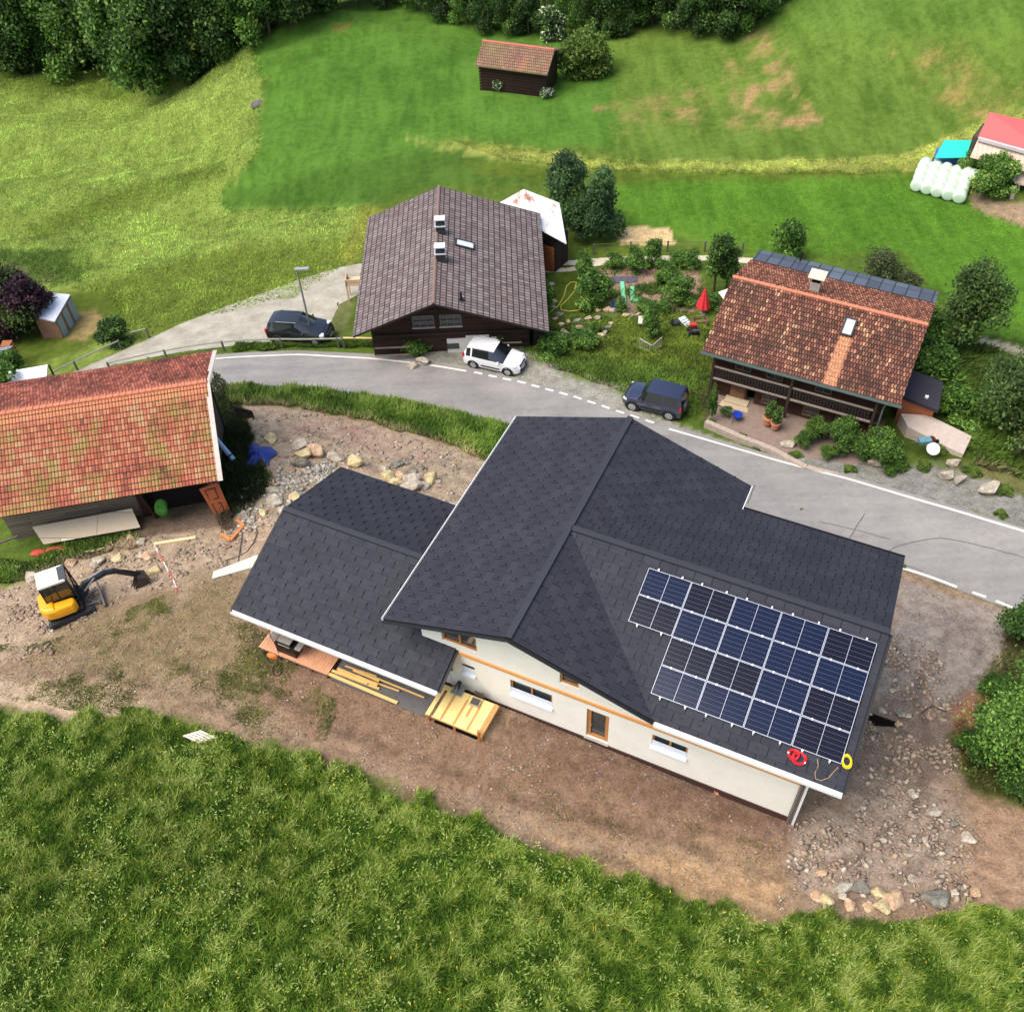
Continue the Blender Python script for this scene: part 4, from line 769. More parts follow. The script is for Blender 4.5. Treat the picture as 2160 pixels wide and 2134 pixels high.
for ci in range(5):
    for ri in range(4):
        if ci == 0 and ri > 1: continue
        u0, v0 = ci * mw, ri * mh; W_, H_ = 1.722, 1.134; R_ = np.stack([e1, sdv, sn], 1)
        g = MB(); c = SP(u0 + W_/2, v0 + H_/2, .10)
        for sx_ in (0, 1):
            x0 = u0 + .018 + sx_ * (W_/2 - .004); x1 = x0 + W_/2 - .032
            pts = [(x0, v0+.018), (x0, v0+H_-.018), (x1, v0+H_-.018), (x1, v0+.018)]; g.face([SP(*p, .118) for p in pts], [(p[0]-x0+.004, p[1]-v0-.018+.006) for p in pts])
        fr_ = MB()
        for (x, y, lx, ly) in ((W_/2, .009, W_, .018), (W_/2, H_-.009, W_, .018), (.009, H_/2, .018, H_-.036), (W_-.009, H_/2, .018, H_-.036), (W_/2, H_/2, .014, H_-.036)):
            fr_.box(SP(u0+x, v0+y, .1), (lx, ly, .042), R_)
        fr_.box(SP(u0+W_/2, v0+H_/2, .105), (W_-.03, H_-.03, .012), R_, 1)
        pn = fr_.build('solar_panel', [alu, blackm], arr); g.build('cells', inky if (ci, ri) in dark_set else navy, pn, fixn=False)
clm = flat('bright_clamp', (240, 240, 240), .4, .2, .03)
for ci in range(5):
    for k in range(5):
        if ci == 0 and k > 2: continue
        for x in (.38, 1.34):
            rr = MB(); rr.box(SP(ci*mw + x, k*mh - .01 + (-.03 if k == 0 else .03 if (k == 4 or ci == 0 and k == 2) else 0), .125), (.06, .075, .035), np.stack([e1, sdv, sn], 1)); rr.build('mounting_clamp', clm, arr)
rl = MB()
for ci in range(5):
    for x in (.38, 1.34): rl.beam(SP(ci*mw+x, -.12, .05), SP(ci*mw+x, (2 if ci == 0 else 4)*mh+.1, .05), .04, .05, up=tuple(sn))
rl.build('mounting_rail', steel, arr)
# ---- cable coils on the roof
def onroof(u, v, n=0.0):
    d = ray(u, v); P0 = HW(0, 0, zr) - CAM; t_ = (P0 @ sn) / (d @ sn); return CAM + d * t_ + sn * n
def coil(mb, c, ax1, ax2, nrm, r, turns, thick, h):
    for k in range(turns):
        rr_ = r * (1 + .1 * random.uniform(-1, 1)); off = (ax1 * random.uniform(-.03, .03) + ax2 * random.uniform(-.03, .03)); ph = random.uniform(0, 6)
        mb.tube([c + off + nrm * (thick + h * k / turns + .008 * math.sin(3 * a + ph)) + ax1 * rr_ * math.cos(a) + ax2 * rr_ * math.sin(a) * (1 + .06 * math.sin(a * 2 + ph)) for a in np.linspace(0, 2 * PI, 25)], thick, 5, caps=False)
redc = flat('red_cable', (222, 32, 44), .45, 0, .08, 6); yelc = flat('yellow_cable', (240, 206, 20), .45, 0, .08, 6)
t_ = thing('cable_coil', 'red cable coiled in two loops on the roof below the solar modules', 'cable coil', tuple(onroof(1672, 1596))); 
m = MB(); coil(m, onroof(1686, 1600), e1, sdv, sn, .21, 7, .018, .12); coil(m, onroof(1674, 1592), e1, sdv, sn, .17, 7, .018, .12); m.build('cable', redc, t_)
for p in ((1662,1588),(1692,1583),(1697,1610)): mz = MB(); mz.box(onroof(*p, .13), (.05, .05, .03), np.stack([e1, sdv, sn], 1)); mz.build('tie', whitem, t_)
t_ = thing('cable_coil', 'yellow cable ring at the roof edge beside the last solar module', 'cable coil', tuple(onroof(1788, 1606)))
m = MB(); coil(m, onroof(1786, 1606), e1*.75+sdv*.25, sdv, sn, .2, 9, .018, .12); m.build('cable', yelc, t_)
w0 = [onroof(*p, .015) for p in ((1724,1600),(1726,1615),(1719,1630),(1720,1642),(1732,1646),(1748,1640),(1758,1628),(1768,1618))]
m = MB(); m.tube(w0, .009, 5); m.build('loose_wire', flat('thin_wire', (206, 170, 120), .5), t_)
for lab, (u, v), cc in (('small white offcut lying below the ridge of the lower roof', (800, 1152), whitem),):
    pass
# ------------------------------------------------------------------ decks, planks and things round the new house
def gz(p, zr_): return zr_ + Z0
Rh = np.stack([e1, e2, [0, 0, 1.]], 1)
def quadat(px, z): return [pz(u, v, z) for u, v in px]
deckm = plank('deck_boards', (226, 158, 116), .7, .14, .7, PI/2)
zD = -37.3
dk = thing('terrace_deck', 'reddish brown decking of narrow boards under the eave of the low wing', 'deck', tuple(HW(-10.2, -7.0, -37.7)))
q = [pz(546, 1363, zD), pz(690, 1424, zD), pz(717, 1380, zD), pz(577, 1320, zD)]
a_lo = min((p - HW(0,0,-zD*0)) @ e1 for p in [q[0]]); b_lo = (np.array(q[0]) - HW(0,0,-44)) @ e2
A0 = (q[0] - HW(0,0,0)) @ e1; A1 = (q[1] - HW(0,0,0)) @ e1; B0 = ((q[0] + q[1]) / 2 - HW(0,0,0)) @ e2
print('deck', A0, A1, B0)
m = MB(); nb = 26
for k in range(nb):
    x0 = A0 + (A1 - A0) * k / nb; x1 = A0 + (A1 - A0) * (k + 1) / nb - .012; m.slab([HW(x0,B0,zD), HW(x1,B0,zD), HW(x1,-5.4,zD), HW(x0,-5.4,zD)], .03, lambda p: ((np.array(p)[:2] @ e1[:2]) , (np.array(p)[:2] @ e2[:2])))
m.build('boards', [flat('deck_wood', (216, 156, 118), .7, 0, .2, 3)], dk)
m = MB()
for b in (B0 + .06, (B0 - 5.4) / 2, -5.5): m.beam(HW(A0+.03, b, zD-.1), HW(A1-.03, b, zD-.1), .08, .14)
for a in np.linspace(A0+.1, A1-.1, 5): m.beam(HW(a, B0+.06, zD-.16), HW(a, B0+.06, -38.2), .1, .1, up=(1,0,0))
m.build('substructure', flat('weathered_wood', (120, 100, 82), .85), dk)
# slab of dark asphalt/concrete along the wing
sl = thing('paving_strip', 'dark grey concrete strip between deck and wooden platform', 'paving', tuple(HW(-6, -6.9, -37.7)))
B2 = (pz(880, 1505, -37.45) - HW(0,0,0)) @ e2
m = MB(); m.box(HW((A1 - 3.7) / 2 + .06, (B2 - 5.4) / 2, -37.57), (abs(-3.7 - A1) - .15, -5.4 - B2, .3), Rh); m.build('slab', flat('dark_concrete', (98, 96, 96), .85, 0, .2, 3), sl)
# planks
plk = flat('fresh_plank', (240, 192, 116), .7, 0, .12, 12)
def board(u0, v0, u1, v1, z, w, h, label, name='wooden_plank', mat_=plk, group=None, cat='plank'):
    z = z + .15; A = pz(u0, v0, z); B = pz(u1, v1, z); o = thing(name, label, cat, tuple((A + B) / 2), 0, group); m = MB(); m.beam(A, B, w, h); m.build('board', mat_, o); return o
PG = 'loose planks on the concrete strip'
for i, (a, b, w, z, lab) in enumerate([
  ((694,1421),(838,1482),.14,-37.50,'long light plank along the outer edge of the strip'), ((700,1414),(800,1452),.12,-37.53,'plank beside the outer edge plank, touching the deck'),
  ((712,1410),(760,1430),.13,-37.50,'short wide plank at the end of the deck'), ((712,1416),(775,1441),.12,-37.42,'short plank lying on top of the stack by the deck'),
  ((745,1412),(800,1436),.12,-37.42,'plank in the middle of the stack below the eave'), ((728,1404),(794,1426),.06,-37.47,'thin plank nearest the wing in the stack'),
  ((770,1432),(842,1457),.06,-37.47,'thin plank sticking out of the right end of the stack'), ((775,1422),(895,1471),.07,-37.45,'long thin batten running close below the white gutter'),
  ((752,1426),(796,1445),.14,-37.36,'topmost wide plank of the stack'), ((836,1480),(840,1481),.05,-37.45,'')]):
    if lab: board(*a, *b, z, w, .045, lab, group=PG)
# wooden platform by the door
pf = thing('wooden_platform', 'yellow plywood platform with raised boards beside the white wall', 'platform', tuple(pz(976, 1500, -37.6)))
zP = -36.85
cP = [pz(u, v, zP) for u, v in ((897,1505),(1015,1553),(1060,1490),(928,1440))]
o0, ex, ey = cP[0], cP[1] - cP[0], (cP[3] - cP[0] + cP[2] - cP[1]) / 2
PP = lambda s, t_, z=0.0: o0 + ex * s + ey * t_ + np.array([0, 0, z])
yel = flat('yellow_plywood', (252, 218, 142), .6, 0, .07, 4); m = MB()
for (s0, s1, t0) in ((0, .075, 0), (.125, .27, 0), (.275, .5, 0), (.505, .74, 0), (.745, .93, 0), (.94, 1.0, 0)):
    m.slab([PP(s0, t0, 0), PP(s1 - .004, t0, 0), PP(s1 - .004, 1, 0), PP(s0, 1, 0)], .03)
m.slab([PP(0, .86, -.001), PP(.3, .86, -.001), PP(.3, 1.0, -.001), PP(0, 1.0, -.001)], .03)
m.build('plywood', yel, pf); m = MB()
for s_ in (.27, .5, .62, .74): m.beam(PP(s_, .02 if s_ != .62 else .35, .012), PP(s_, .8, .012), .09, .02)
for s_ in (.96,): m.beam(PP(s_, .0, .02), PP(s_, 1, .02), .12, .04)
m.beam(PP(.1, .02, -.08), PP(1, .02, -.08), .06, .12); m.beam(PP(1.0, 0, -.1), PP(1.0, 1, -.1), .05, .16); m.beam(PP(0, 0, -.1), PP(0, 1, -.1), .05, .12)
m.build('batten', flat('aged_batten', (204, 150, 92), .75, 0, .15, 8), pf); m = MB()
for s_ in (.02, .5, .98):
    for t1 in (.04, .96): m.beam(PP(s_, t1, -.05), PP(s_, t1, -.95), .1, .1, up=(1, 0, 0))
m.beam(PP(.955, .0, .38), PP(.955, .0, -.9), .1, .1, up=(1, 0, 0)); m.build('post', flat('orange_post', (206, 128, 74), .7), pf)
m = MB(); m.slab([PP(.125, .02, -.5), PP(.9, .02, -.5), PP(.9, .98, -.5), PP(.125, .98, -.5)], .02); m.build('underside', dark_in, pf)
ck = thing('open_case', 'open grey tool case lying on the yellow platform', 'tool case', tuple(pz(1005, 1478, zP)))
m = MB(); c0 = pz(1003, 1481, zP + .08); ax = ex / np.linalg.norm(ex); ay = np.cross([0, 0, 1], ax); Rp = np.stack([ax, ay, [0, 0, 1.]], 1)
m.box(c0, (.42, .36, .1), Rp); m.build('tray', flat('case_beige', (190, 172, 150), .6), ck); m = MB(); m.box(c0 + [0, 0, .06], (.36, .30, .02), Rp); m.box(c0 + ay * .36 + [0, 0, .1], (.42, .03, .32), Rp); m.build('lid', flat('case_grey', (84, 78, 76), .7), ck)
saw = thing('mitre_saw', 'grey mitre saw standing on the yellow platform by the wall', 'saw', tuple(pz(968, 1455, zP)))
c0 = pz(966, 1458, zP); m = MB(); m.box(c0 + [0, 0, .06], (.5, .4, .1), Rp); m.lathe([(.17, -.02), (.19, 0), (.17, .02)], c0 + [0, 0, .3], ax, 14); m.build('base', flat('saw_grey', (150, 156, 154), .4, .4), saw)
m = MB(); m.box(c0 + ay * .12 + [0, 0, .36], (.16, .3, .18), Rp); m.tube([c0 + ay * .2 + [0, 0, .45], c0 - ay * .1 + [0, 0, .55], c0 - ay * .2 + [0, 0, .45]], .025); m.build('motor', flat('saw_dark', (50, 54, 56), .5), saw)
br_ = thing('broom', 'grey broom leaning against the white wall above the platform', 'broom', tuple(pz(935, 1450, zP)))
m = MB(); m.tube([pz(958, 1458, zP + .05), np.array(FW(-3.3, -36.0)) - e2 * .1], .014); m.build('handle', flat('broom_wood', (190, 178, 160), .7), br_); m = MB(); m.box(np.array(FW(-3.3, -35.95)) - e2 * .1, (.3, .06, .14), Rh); m.build('bristles', flat('bristle', (130, 120, 96), .9), br_)
# grill / smoker on the deck
gr = thing('barbecue', 'black barbecue cabinet with grey side shelves standing on the brown deck', 'barbecue', tuple(pz(618, 1365, zD)))
c0 = HW(A0 + 1.42, -6.75, zD) if False else pz(612, 1372, zD); m = MB(); m.box(c0 + [0, 0, .38], (1.0, .5, .74), Rh); m.build('cabinet', flat('bbq_black', (20, 20, 20), .4), gr, bevel=.02)
m = MB(); m.box(c0 + e1 * .0 + [0, 0, .93], (.66, .46, .06), Rh); m.beam(c0 + e1 * -.3 - e2 * .26 + [0, 0, .72], c0 + e1 * .3 - e2 * .26 + [0, 0, .72], .03, .03); m.box(c0 - e1 * .66 + [0, 0, .8], (.3, .42, .04), Rh); m.box(c0 + e1 * .62 + [0, 0, .7], (.34, .42, .05), Rh); m.build('shelf', flat('bbq_steel', (176, 168, 160), .4, .3), gr)
m = MB(); m.box(c0 + [0, 0, .82], (.6, .44, .18), Rh); m.build('lid', flat('bbq_dark', (30, 28, 28), .4), gr, bevel=.04)
# orange bucket bundle & black hose
ob = thing('orange_bag', 'crumpled orange sack at the outer edge of the deck', 'sack', tuple(pz(578, 1382, -37.8)))
def lump(c, r, seed, sc=(1, 1, 1), n=3, rough=.35, mat_=None, name='body', parent=None, smooth=False):
    bm = bmesh.new(); bmesh.ops.create_icosphere(bm, subdivisions=n, radius=1.0); rs = np.random.RandomState(seed); k = rs.randn(6, 3) * 1.6; ph = rs.rand(6) * 6
    for v in bm.verts:
        p = np.array(v.co); d = sum(math.sin(float(p @ k[i]) + ph[i]) for i in range(6)) / 6 * rough + rs.uniform(-.04, .04) * rough; v.co = Vector(p * (1 + d) * np.array(sc) * r + np.array(c))
    me = bpy.data.meshes.new(name); bm.to_mesh(me); bm.free(); me.materials.append(mat_)
    if smooth: me.polygons.foreach_set('use_smooth', [True] * len(me.polygons))
    o = bpy.data.objects.new(name, me); COL.objects.link(o)
    if parent is not None: attach(o, parent)
    return o
lump(pz(580, 1380, -37.65), .24, 5, (1.1, .8, .9), 3, .6, flat('orange_sack', (240, 128, 62), .6, 0, .2, 12), 'sack_body', ob)
lump(pz(590, 1378, -37.5), .12, 6, (1.2, .7, 1), 2, .6, flat('orange_sack', (240, 128, 62), .6, 0, .2, 12), 'sack_neck', ob)
hs = thing('hose', 'thin black hose looping from the low roof over the deck to the soil', 'hose', tuple(pz(585, 1400, -37.8)))
pts = [pz(566, 1322, -35.3), pz(570, 1340, -36.2), pz(582, 1362, -37.0), pz(588, 1380, -37.35), pz(586, 1396, -37.7)] + [np.array(G(585 + 10 * math.sin(a), 1414 - 12 * math.cos(a), .03)) for a in np.linspace(0, 5.8, 14)]
m = MB(); m.tube(pts, .018, 5); m.build('tube', blackm, hs)
h2 = thing('hose', 'black hose trailing down from the left corner of the deck', 'hose', tuple(pz(548, 1370, -37.8)))
m = MB(); m.tube([pz(546, 1364, -37.4), pz(553, 1376, -37.7), np.array(G(565, 1392, .02)), np.array(G(575, 1400, .02))], .015, 5); m.build('tube', blackm, h2)
# cable loop and hose on the gravel near the barn
h3 = thing('hose', 'dark hose lying in long loops on the gravel between barn and low roof', 'hose', tuple(G(520, 1140)))
m = MB(); path = [(535,1040),(530,1075),(522,1105),(512,1125),(508,1150),(503,1185),(498,1195)]
m.tube([np.array(G(*p, .03)) for p in path], .03, 5); path = [(520,1110),(530,1108),(540,1112),(543,1125),(535,1145),(520,1165),(500,1175),(480,1182),(473,1195),(480,1210),(487,1215)]; m.tube([np.array(G(*p, .03)) for p in path], .028, 5); m.build('tube', flat('grey_hose', (88, 80, 78), .6), h3)
ws = thing('concrete_edging', 'pale concrete strip beside the corner of the low roof', 'edging', tuple(G(500, 1205)))
P_ = [G(448, 1222), G(452, 1210), G(545, 1178), G(560, 1192), G(538, 1203)]; m = MB(); zz = max(p.z for p in P_); m.slab([(p.x, p.y, zz + .05) for p in (P_[0], P_[3], P_[2], P_[1])], .4); m.build('strip', flat('pale_concrete', (206, 200, 186), .9, 0, .1, 3), ws)
# barrier tape, beam, posts
bmk = board(0, 0, 1, 1, -40, .1, .1, 'x') if False else None
tb_ = thing('timber_beam', 'pale squared timber lying on the gravel in front of the barn', 'timber', tuple(G(370, 1145))); A, B = np.array(G(326, 1150, .08)), np.array(G(414, 1136, .08)); m = MB(); m.beam(A, B, .16, .14); m.build('beam', flat('pale_timber', (228, 200, 156), .8, 0, .1, 9), tb_)
tape_w = flat('tape_white', (236, 232, 226), .6); tape_r = flat('tape_red', (206, 96, 84), .6); tp = thing('barrier_tape', 'red and white barrier tape running over the gravel to the excavator', 'barrier tape', tuple(G(350, 1190))); tps = [(326,1152),(335,1168),(345,1186),(356,1206),(366,1224),(372,1240),(373,1252)]
for i in range(6): m = MB(); m.beam(np.array(G(*tps[i], .06)), np.array(G(*tps[i + 1], .06)), .05, .015); m.build('tape_band', tape_r if i % 2 else tape_w, tp)
for i, (a, b, lab) in enumerate((((175,1168),(222,1158),'pale board lying in the weeds before the barn'), ((78,1196),(98,1190),'short pale board at the edge of the stones behind the excavator'), ((0,1196),(44,1197),'narrow white board in the weeds at the left edge'))):
    o = thing('wooden_plank', lab, 'plank', tuple(G(*a))); m = MB(); m.beam(np.array(G(*a, .08)), np.array(G(*b, .08)), .14, .05); m.build('board', flat('pale_timber', (228, 200, 156), .8), o)
# pallets in the meadow
def pallet(px, z, label):
    P = [pz(u, v, z) for u, v in px]; o = thing('pallet', label, 'pallet', tuple(sum(P) / 4), 0, 'pallets lying in the meadow'); m = MB(); ex_ = P[1] - P[0]; ey_ = P[3] - P[0]; Q = lambda s, t_, h=0: P[0] + ex_ * s + ey_ * t_ + np.array([0, 0, h])
    w = np.linalg.norm(ex_)
    for k in range(5): m.slab([Q(0, k * .205, 0), Q(1, k * .205, 0), Q(1, k * .205 + .15, 0), Q(0, k * .205 + .15, 0)], .025)
    m.build('top_boards', flat('pale_pallet', (226, 216, 200), .8, 0, .1, 9), o); m = MB()
    for s_ in (.04, .5, .96): m.beam(Q(s_, 0, -.08), Q(s_, .98, -.08), .09, .1)
    m.build('bearer', flat('pallet_wood', (170, 150, 126), .85), o)
pallet([(385,1551),(418,1566),(457,1550),(424,1539)], -37.35, 'white slatted pallet lying at the edge of the tall meadow')
pallet([(368,1575),(396,1590),(410,1578),(384,1566)], -37.7, 'second pallet half sunk in the grass beside the white one')
# red cone by the wall
rb = thing('red_stone', 'red and white bag lying at the foot of the white wall', 'bag', tuple(G(1515, 1672))); lump(np.array(G(1515, 1670, .12)), .2, 9, (1.1, .9, .8), 3, .5, flat('coral_bag', (238, 150, 130), .6, 0, .25, 16), 'bag_body', rb)
rb.name = 'coloured_bag'
wr = thing('window_vent', 'black ventilation grille', 'vent', (0, 0, 0)) if False else None
# rocks
rockm = []
for i, (a, b) in enumerate((((220, 212, 194), (172, 160, 142)), ((226, 208, 178), (188, 154, 122)), ((176, 172, 158), (120, 116, 104)), ((232, 216, 170), (190, 172, 130)))):
    t = NT('rock_%d' % i); P = t.obj(); n = t.noise(2.2, 6, .65, P); n2 = t.noise(11, 5, .7, P); t.bump(t.math('ADD', n, n2), .5, .06); t.b.inputs
    rockm.append(t.fin(t.ramp(t.math('ADD', t.math('MULTIPLY', n, .7), t.math('MULTIPLY', n2, .4)), [(.35, lin(*[x * .72 for x in b])), (.52, lin(*b)), (.72, lin(*a))]), .9, 0, .2))
def rock(u, v, wpx, hpx, mi, label, group, seed):
    p = G(u, v + hpx * .3); d = np.linalg.norm(np.array(p) - CAM); s = wpx / F_PX * d / 2 * 1.18; rs = np.random.RandomState(seed)
    bm = bmesh.new(); pts = rs.randn(22, 3); pts /= np.linalg.norm(pts, axis=1)[:, None]; pts *= (.6 + .55 * rs.rand(22, 1))
    asp = min(1.2, max(.45, hpx / wpx)); 
    for q in pts: bm.verts.new(q * np.array([s, s * min(1.15, asp * 1.05), s * .62]))
    r_ = bmesh.ops.convex_hull(bm, input=bm.verts); bmesh.ops.delete(bm, geom=[g for g in r_['geom_interior'] if isinstance(g, bmesh.types.BMVert)], context='VERTS')
    bmesh.ops.bevel(bm, geom=list(bm.edges), offset=s * .035, segments=1, affect='EDGES'); bmesh.ops.recalc_face_normals(bm, faces=bm.faces)
    me = bpy.data.meshes.new('boulder'); bm.to_mesh(me); bm.free(); me.materials.append(rockm[mi]); o = bpy.data.objects.new('boulder', me); COL.objects.link(o)
    o.location = (p.x, p.y, p.z + s * .38); o.rotation_euler = (rs.uniform(-.25, .25), rs.uniform(-.25, .25), rs.uniform(-.3, .3)); tag(o, label, 'boulder', group); return o
GA, GB_, GC = 'boulders on the gravel bank behind the low roof', 'boulders left of the low roof', 'boulders at the edge of the lower meadow'
R1 = [(571,922,28,26,3,'cream boulder standing alone near the barn weeds'),(632,936,34,24,0,'grey pointed boulder left of the big orange one'),(671,945,46,38,1,'big orange boulder in the row behind the low roof'),(644,957,38,22,3,'yellowish flat boulder just below the orange one'),(636,977,42,22,2,'grey green boulder lowest in the row near the blue tarpaulin'),(709,963,34,20,0,'pale boulder between the orange one and the roof tip'),(748,973,42,26,3,'oblong cream boulder at the tip of the low roof'),
 (812,985,20,24,0,'small upright pale boulder at the left end of the heap'),(820,1002,28,22,3,'cream boulder at the left foot of the heap'),(842,999,24,20,1,'brownish boulder in the middle of the heap'),(870,1006,40,28,0,'broad grey boulder in the middle of the heap'),(836,1016,30,20,3,'small boulder at the front of the heap above the roof'),(870,1026,44,24,0,'pale boulder at the front edge above the low roof'),(906,1005,40,34,3,'cream boulder at the right end of the heap'),(838,978,26,16,2,'dark grey stone at the back of the heap'),(868,990,22,16,2,'grey stone behind the middle of the heap'),(896,1022,20,20,0,'small stone at the right foot of the heap'),(858,975,14,10,2,'tiny dark stone at the back of the heap'),(888,985,18,14,2,'dark stone behind the cream boulder on the right'),(925,1015,14,10,0,'tiny stone at the right tip of the heap')]
R2 = [(581,1053,34,30,0,'large pale boulder beside the left roof edge'),(620,1044,26,24,3,'boulder with pointed top touching the roof edge'),(556,1075,18,26,3,'upright square stone left of the boulders'),(598,1072,22,22,0,'pale stone half hidden by the roof edge'),(575,1032,24,14,0,'flat stone at the back of the boulders'),(633,1030,18,14,2,'small shaded stone near the roof corner')]
R3 = [(1721,1885,22,24,1,'leftmost orange grey stone at the lower edge of the rubble'),(1742,1890,26,26,3,'round cream stone second from the left'),(1772,1868,40,20,0,'flat pinkish stone above the left pair'),(1790,1905,26,24,1,'tan stone at the foot of the rubble'),(1830,1908,24,20,1,'orange stone between two cream ones'),(1852,1874,26,36,3,'upright cream stone in the middle'),(1883,1888,40,36,1,'biggest orange slab of the lower group'),(1861,1907,34,24,3,'rounded cream stone below the orange slab'),(1815,1868,40,26,2,'grey flat stone in the rubble'),(1775,1885,18,14,0,'small white stone between bigger ones'),(1975,1885,56,40,2,'big flat grey boulder on the right of the rubble'),(2012,1877,16,18,0,'white stone beside the flat grey boulder'),(2055,1880,24,18,1,'orange stone lying alone on the tan soil'),(1732,1837,22,14,1,'small stone higher on the rubble slope'),(2040,1762,30,22,0,'pale stone at the right side of the rubble'),(1922,1850,14,12,0,'small grey stone in the centre of the rubble'),(1862,1770,18,12,0,'pale stone in the upper rubble'),(1925,1668,18,26,0,'upright stone in the upper rubble'),(1968,1712,40,22,0,'cluster stone near the right soil edge'),(2010,1735,18,14,2,'grey stone at the soil edge'),(1820,1700,12,10,0,'white stone right of the house corner'),(1950,1770,12,10,0,'bright white stone in the rubble'),(1915,1802,18,10,0,'narrow white stone in the rubble')]
R4 = [(1860,1497,16,20,0,'pale stone above the pit at the roof edge'),(1898,1500,20,22,2,'greenish stone beside the pit'),(1914,1505,12,18,0,'narrow cream stone beside the pit'),(1835,1505,14,12,0,'small stone at the roof edge by the pit'),(1893,1525,18,12,1,'brown stone on the rim of the pit'),(1885,1435,16,8,0,'pale stone in the grey yard'),(1880,1455,14,10,0,'small light stone below the yard')]
R5 = [(540,218,28,24,2,'grey boulder on the crest of the left hillside'),(302,1170,22,16,0,'white stone beside the timber beam'),(274,1132,18,16,1,'round orange stone by the barn wall'),(297,1140,20,22,0,'white stone in the weeds by the barn'),(200,1190,24,16,0,'grey white stone at the stony edge behind the excavator'),(210,1180,26,20,0,'pale boulder in the stony edge behind the excavator'),(152,1185,24,18,1,'cream boulder behind the excavator cab'),(250,1172,22,22,3,'boulder at the stony edge before the barn'),(70,1215,30,20,0,'pale boulder left behind the excavator cab'),(318,1172,30,22,1,'flat tan stone on the gravel near the tape'),(330,1200,26,20,3,'second tan stone beside the tape')]
for gi, (L_, g_) in enumerate(((R1, GA), (R2, GB_), (R3, GC), (R4, 'stones round the pit in the yard'), (R5, 'single boulders'))):
    for k, r_ in enumerate(L_): rock(*r_, g_, 100 * gi + k)
# excavation pit
pit = thing('pit_shaft', 'dark concrete shaft opening in the gravel beside the roof', 'shaft', tuple(G(1850, 1535)))
m = MB(); c0 = np.array(G(1858, 1532, -.1))
for (dx, dy, lx, ly) in ((0, .55, 1.5, .1), (0, -.55, 1.5, .1), (.7, 0, .1, 1.0), (-.7, 0, .1, 1.0)): m.box(c0 + e1 * dx + e2 * dy, (lx, ly, .3), Rh)
m.build('rim', flat('shaft_concrete', (110, 98, 88), .9), pit); m = MB(); m.box(c0 + [0, 0, .06], (1.3, 1.0, .02), Rh); m.build('opening', dark_in, pit)
# ------------------------------------------------------------------ older buildings
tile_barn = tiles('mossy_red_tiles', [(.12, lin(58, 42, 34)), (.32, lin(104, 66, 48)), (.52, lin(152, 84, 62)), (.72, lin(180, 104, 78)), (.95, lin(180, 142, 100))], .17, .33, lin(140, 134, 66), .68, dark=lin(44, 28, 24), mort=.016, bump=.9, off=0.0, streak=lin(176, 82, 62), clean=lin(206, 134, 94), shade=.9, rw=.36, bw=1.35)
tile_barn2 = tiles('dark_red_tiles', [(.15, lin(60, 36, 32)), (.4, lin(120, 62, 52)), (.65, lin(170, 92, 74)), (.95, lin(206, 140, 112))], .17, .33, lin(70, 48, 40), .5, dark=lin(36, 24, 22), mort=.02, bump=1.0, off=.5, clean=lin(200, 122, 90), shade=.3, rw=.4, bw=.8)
_A = pz(1546, 583, -38.0); _f1 = np.array([math.cos(math.radians(-28.6)), math.sin(math.radians(-28.6)), 0]); _f2 = np.array([-_f1[1], _f1[0], 0]); _sn = np.array([0, 0, 1.]) - _f2 * (2.05 / 5.15); _sn /= np.linalg.norm(_sn)
_d = ray(1786, 708); _p = CAM + _d * (((_A - CAM) @ _sn) / (_d @ _sn)); STRIP = (float((_p - _A) @ _f1) + 40, float(math.hypot((_p - _A) @ _f2, (_p - _A)[2])))
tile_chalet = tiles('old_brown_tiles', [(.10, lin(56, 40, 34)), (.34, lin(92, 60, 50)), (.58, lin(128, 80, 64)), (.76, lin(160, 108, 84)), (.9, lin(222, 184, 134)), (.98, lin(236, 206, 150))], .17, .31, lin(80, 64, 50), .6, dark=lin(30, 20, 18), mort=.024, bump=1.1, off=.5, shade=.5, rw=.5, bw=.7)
def addstrip(m):
    t = NT.__new__(NT); t.m = m; t.t = m.node_tree; b = [n for n in t.t.nodes if n.type == 'BSDF_PRINCIPLED'][0]; src = b.inputs['Base Color'].links[0].from_socket; uv = t.uv(); sx = t.n('ShaderNodeSeparateXYZ'); t.l(uv, sx.inputs[0])
    a = t.math('ABSOLUTE', t.math('SUBTRACT', sx.outputs[0], STRIP[0] - .0)); k = t.math('MULTIPLY', t.sstep(t.math('ADD', a, t.math('MULTIPLY', t.noise(3, 3, .6, uv), .3)), .62, .42), t.sstep(sx.outputs[1], STRIP[1], STRIP[1] + .15))
    k = t.math('MULTIPLY', k, t.ramp(t.noise(8, 4, .7, uv), [(.35, (.25,) * 3), (.6, (.85,) * 3)])); t.l(t.mix(k, src, lin(226, 160, 116)), b.inputs['Base Color'])
addstrip(tile_chalet)
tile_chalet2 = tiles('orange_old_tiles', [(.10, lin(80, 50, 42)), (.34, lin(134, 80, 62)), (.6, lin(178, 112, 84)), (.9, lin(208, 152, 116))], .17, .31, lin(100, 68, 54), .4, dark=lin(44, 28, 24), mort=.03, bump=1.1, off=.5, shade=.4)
tile_grey = tiles('grey_weathered_tiles', [(.12, lin(88, 78, 78)), (.4, lin(118, 106, 104)), (.65, lin(140, 128, 124)), (.92, lin(166, 154, 146))], .30, .42, lin(128, 104, 98), .4, dark=lin(40, 35, 37), mort=.035, bump=1.1, off=0.0, shade=.6, rw=.4)
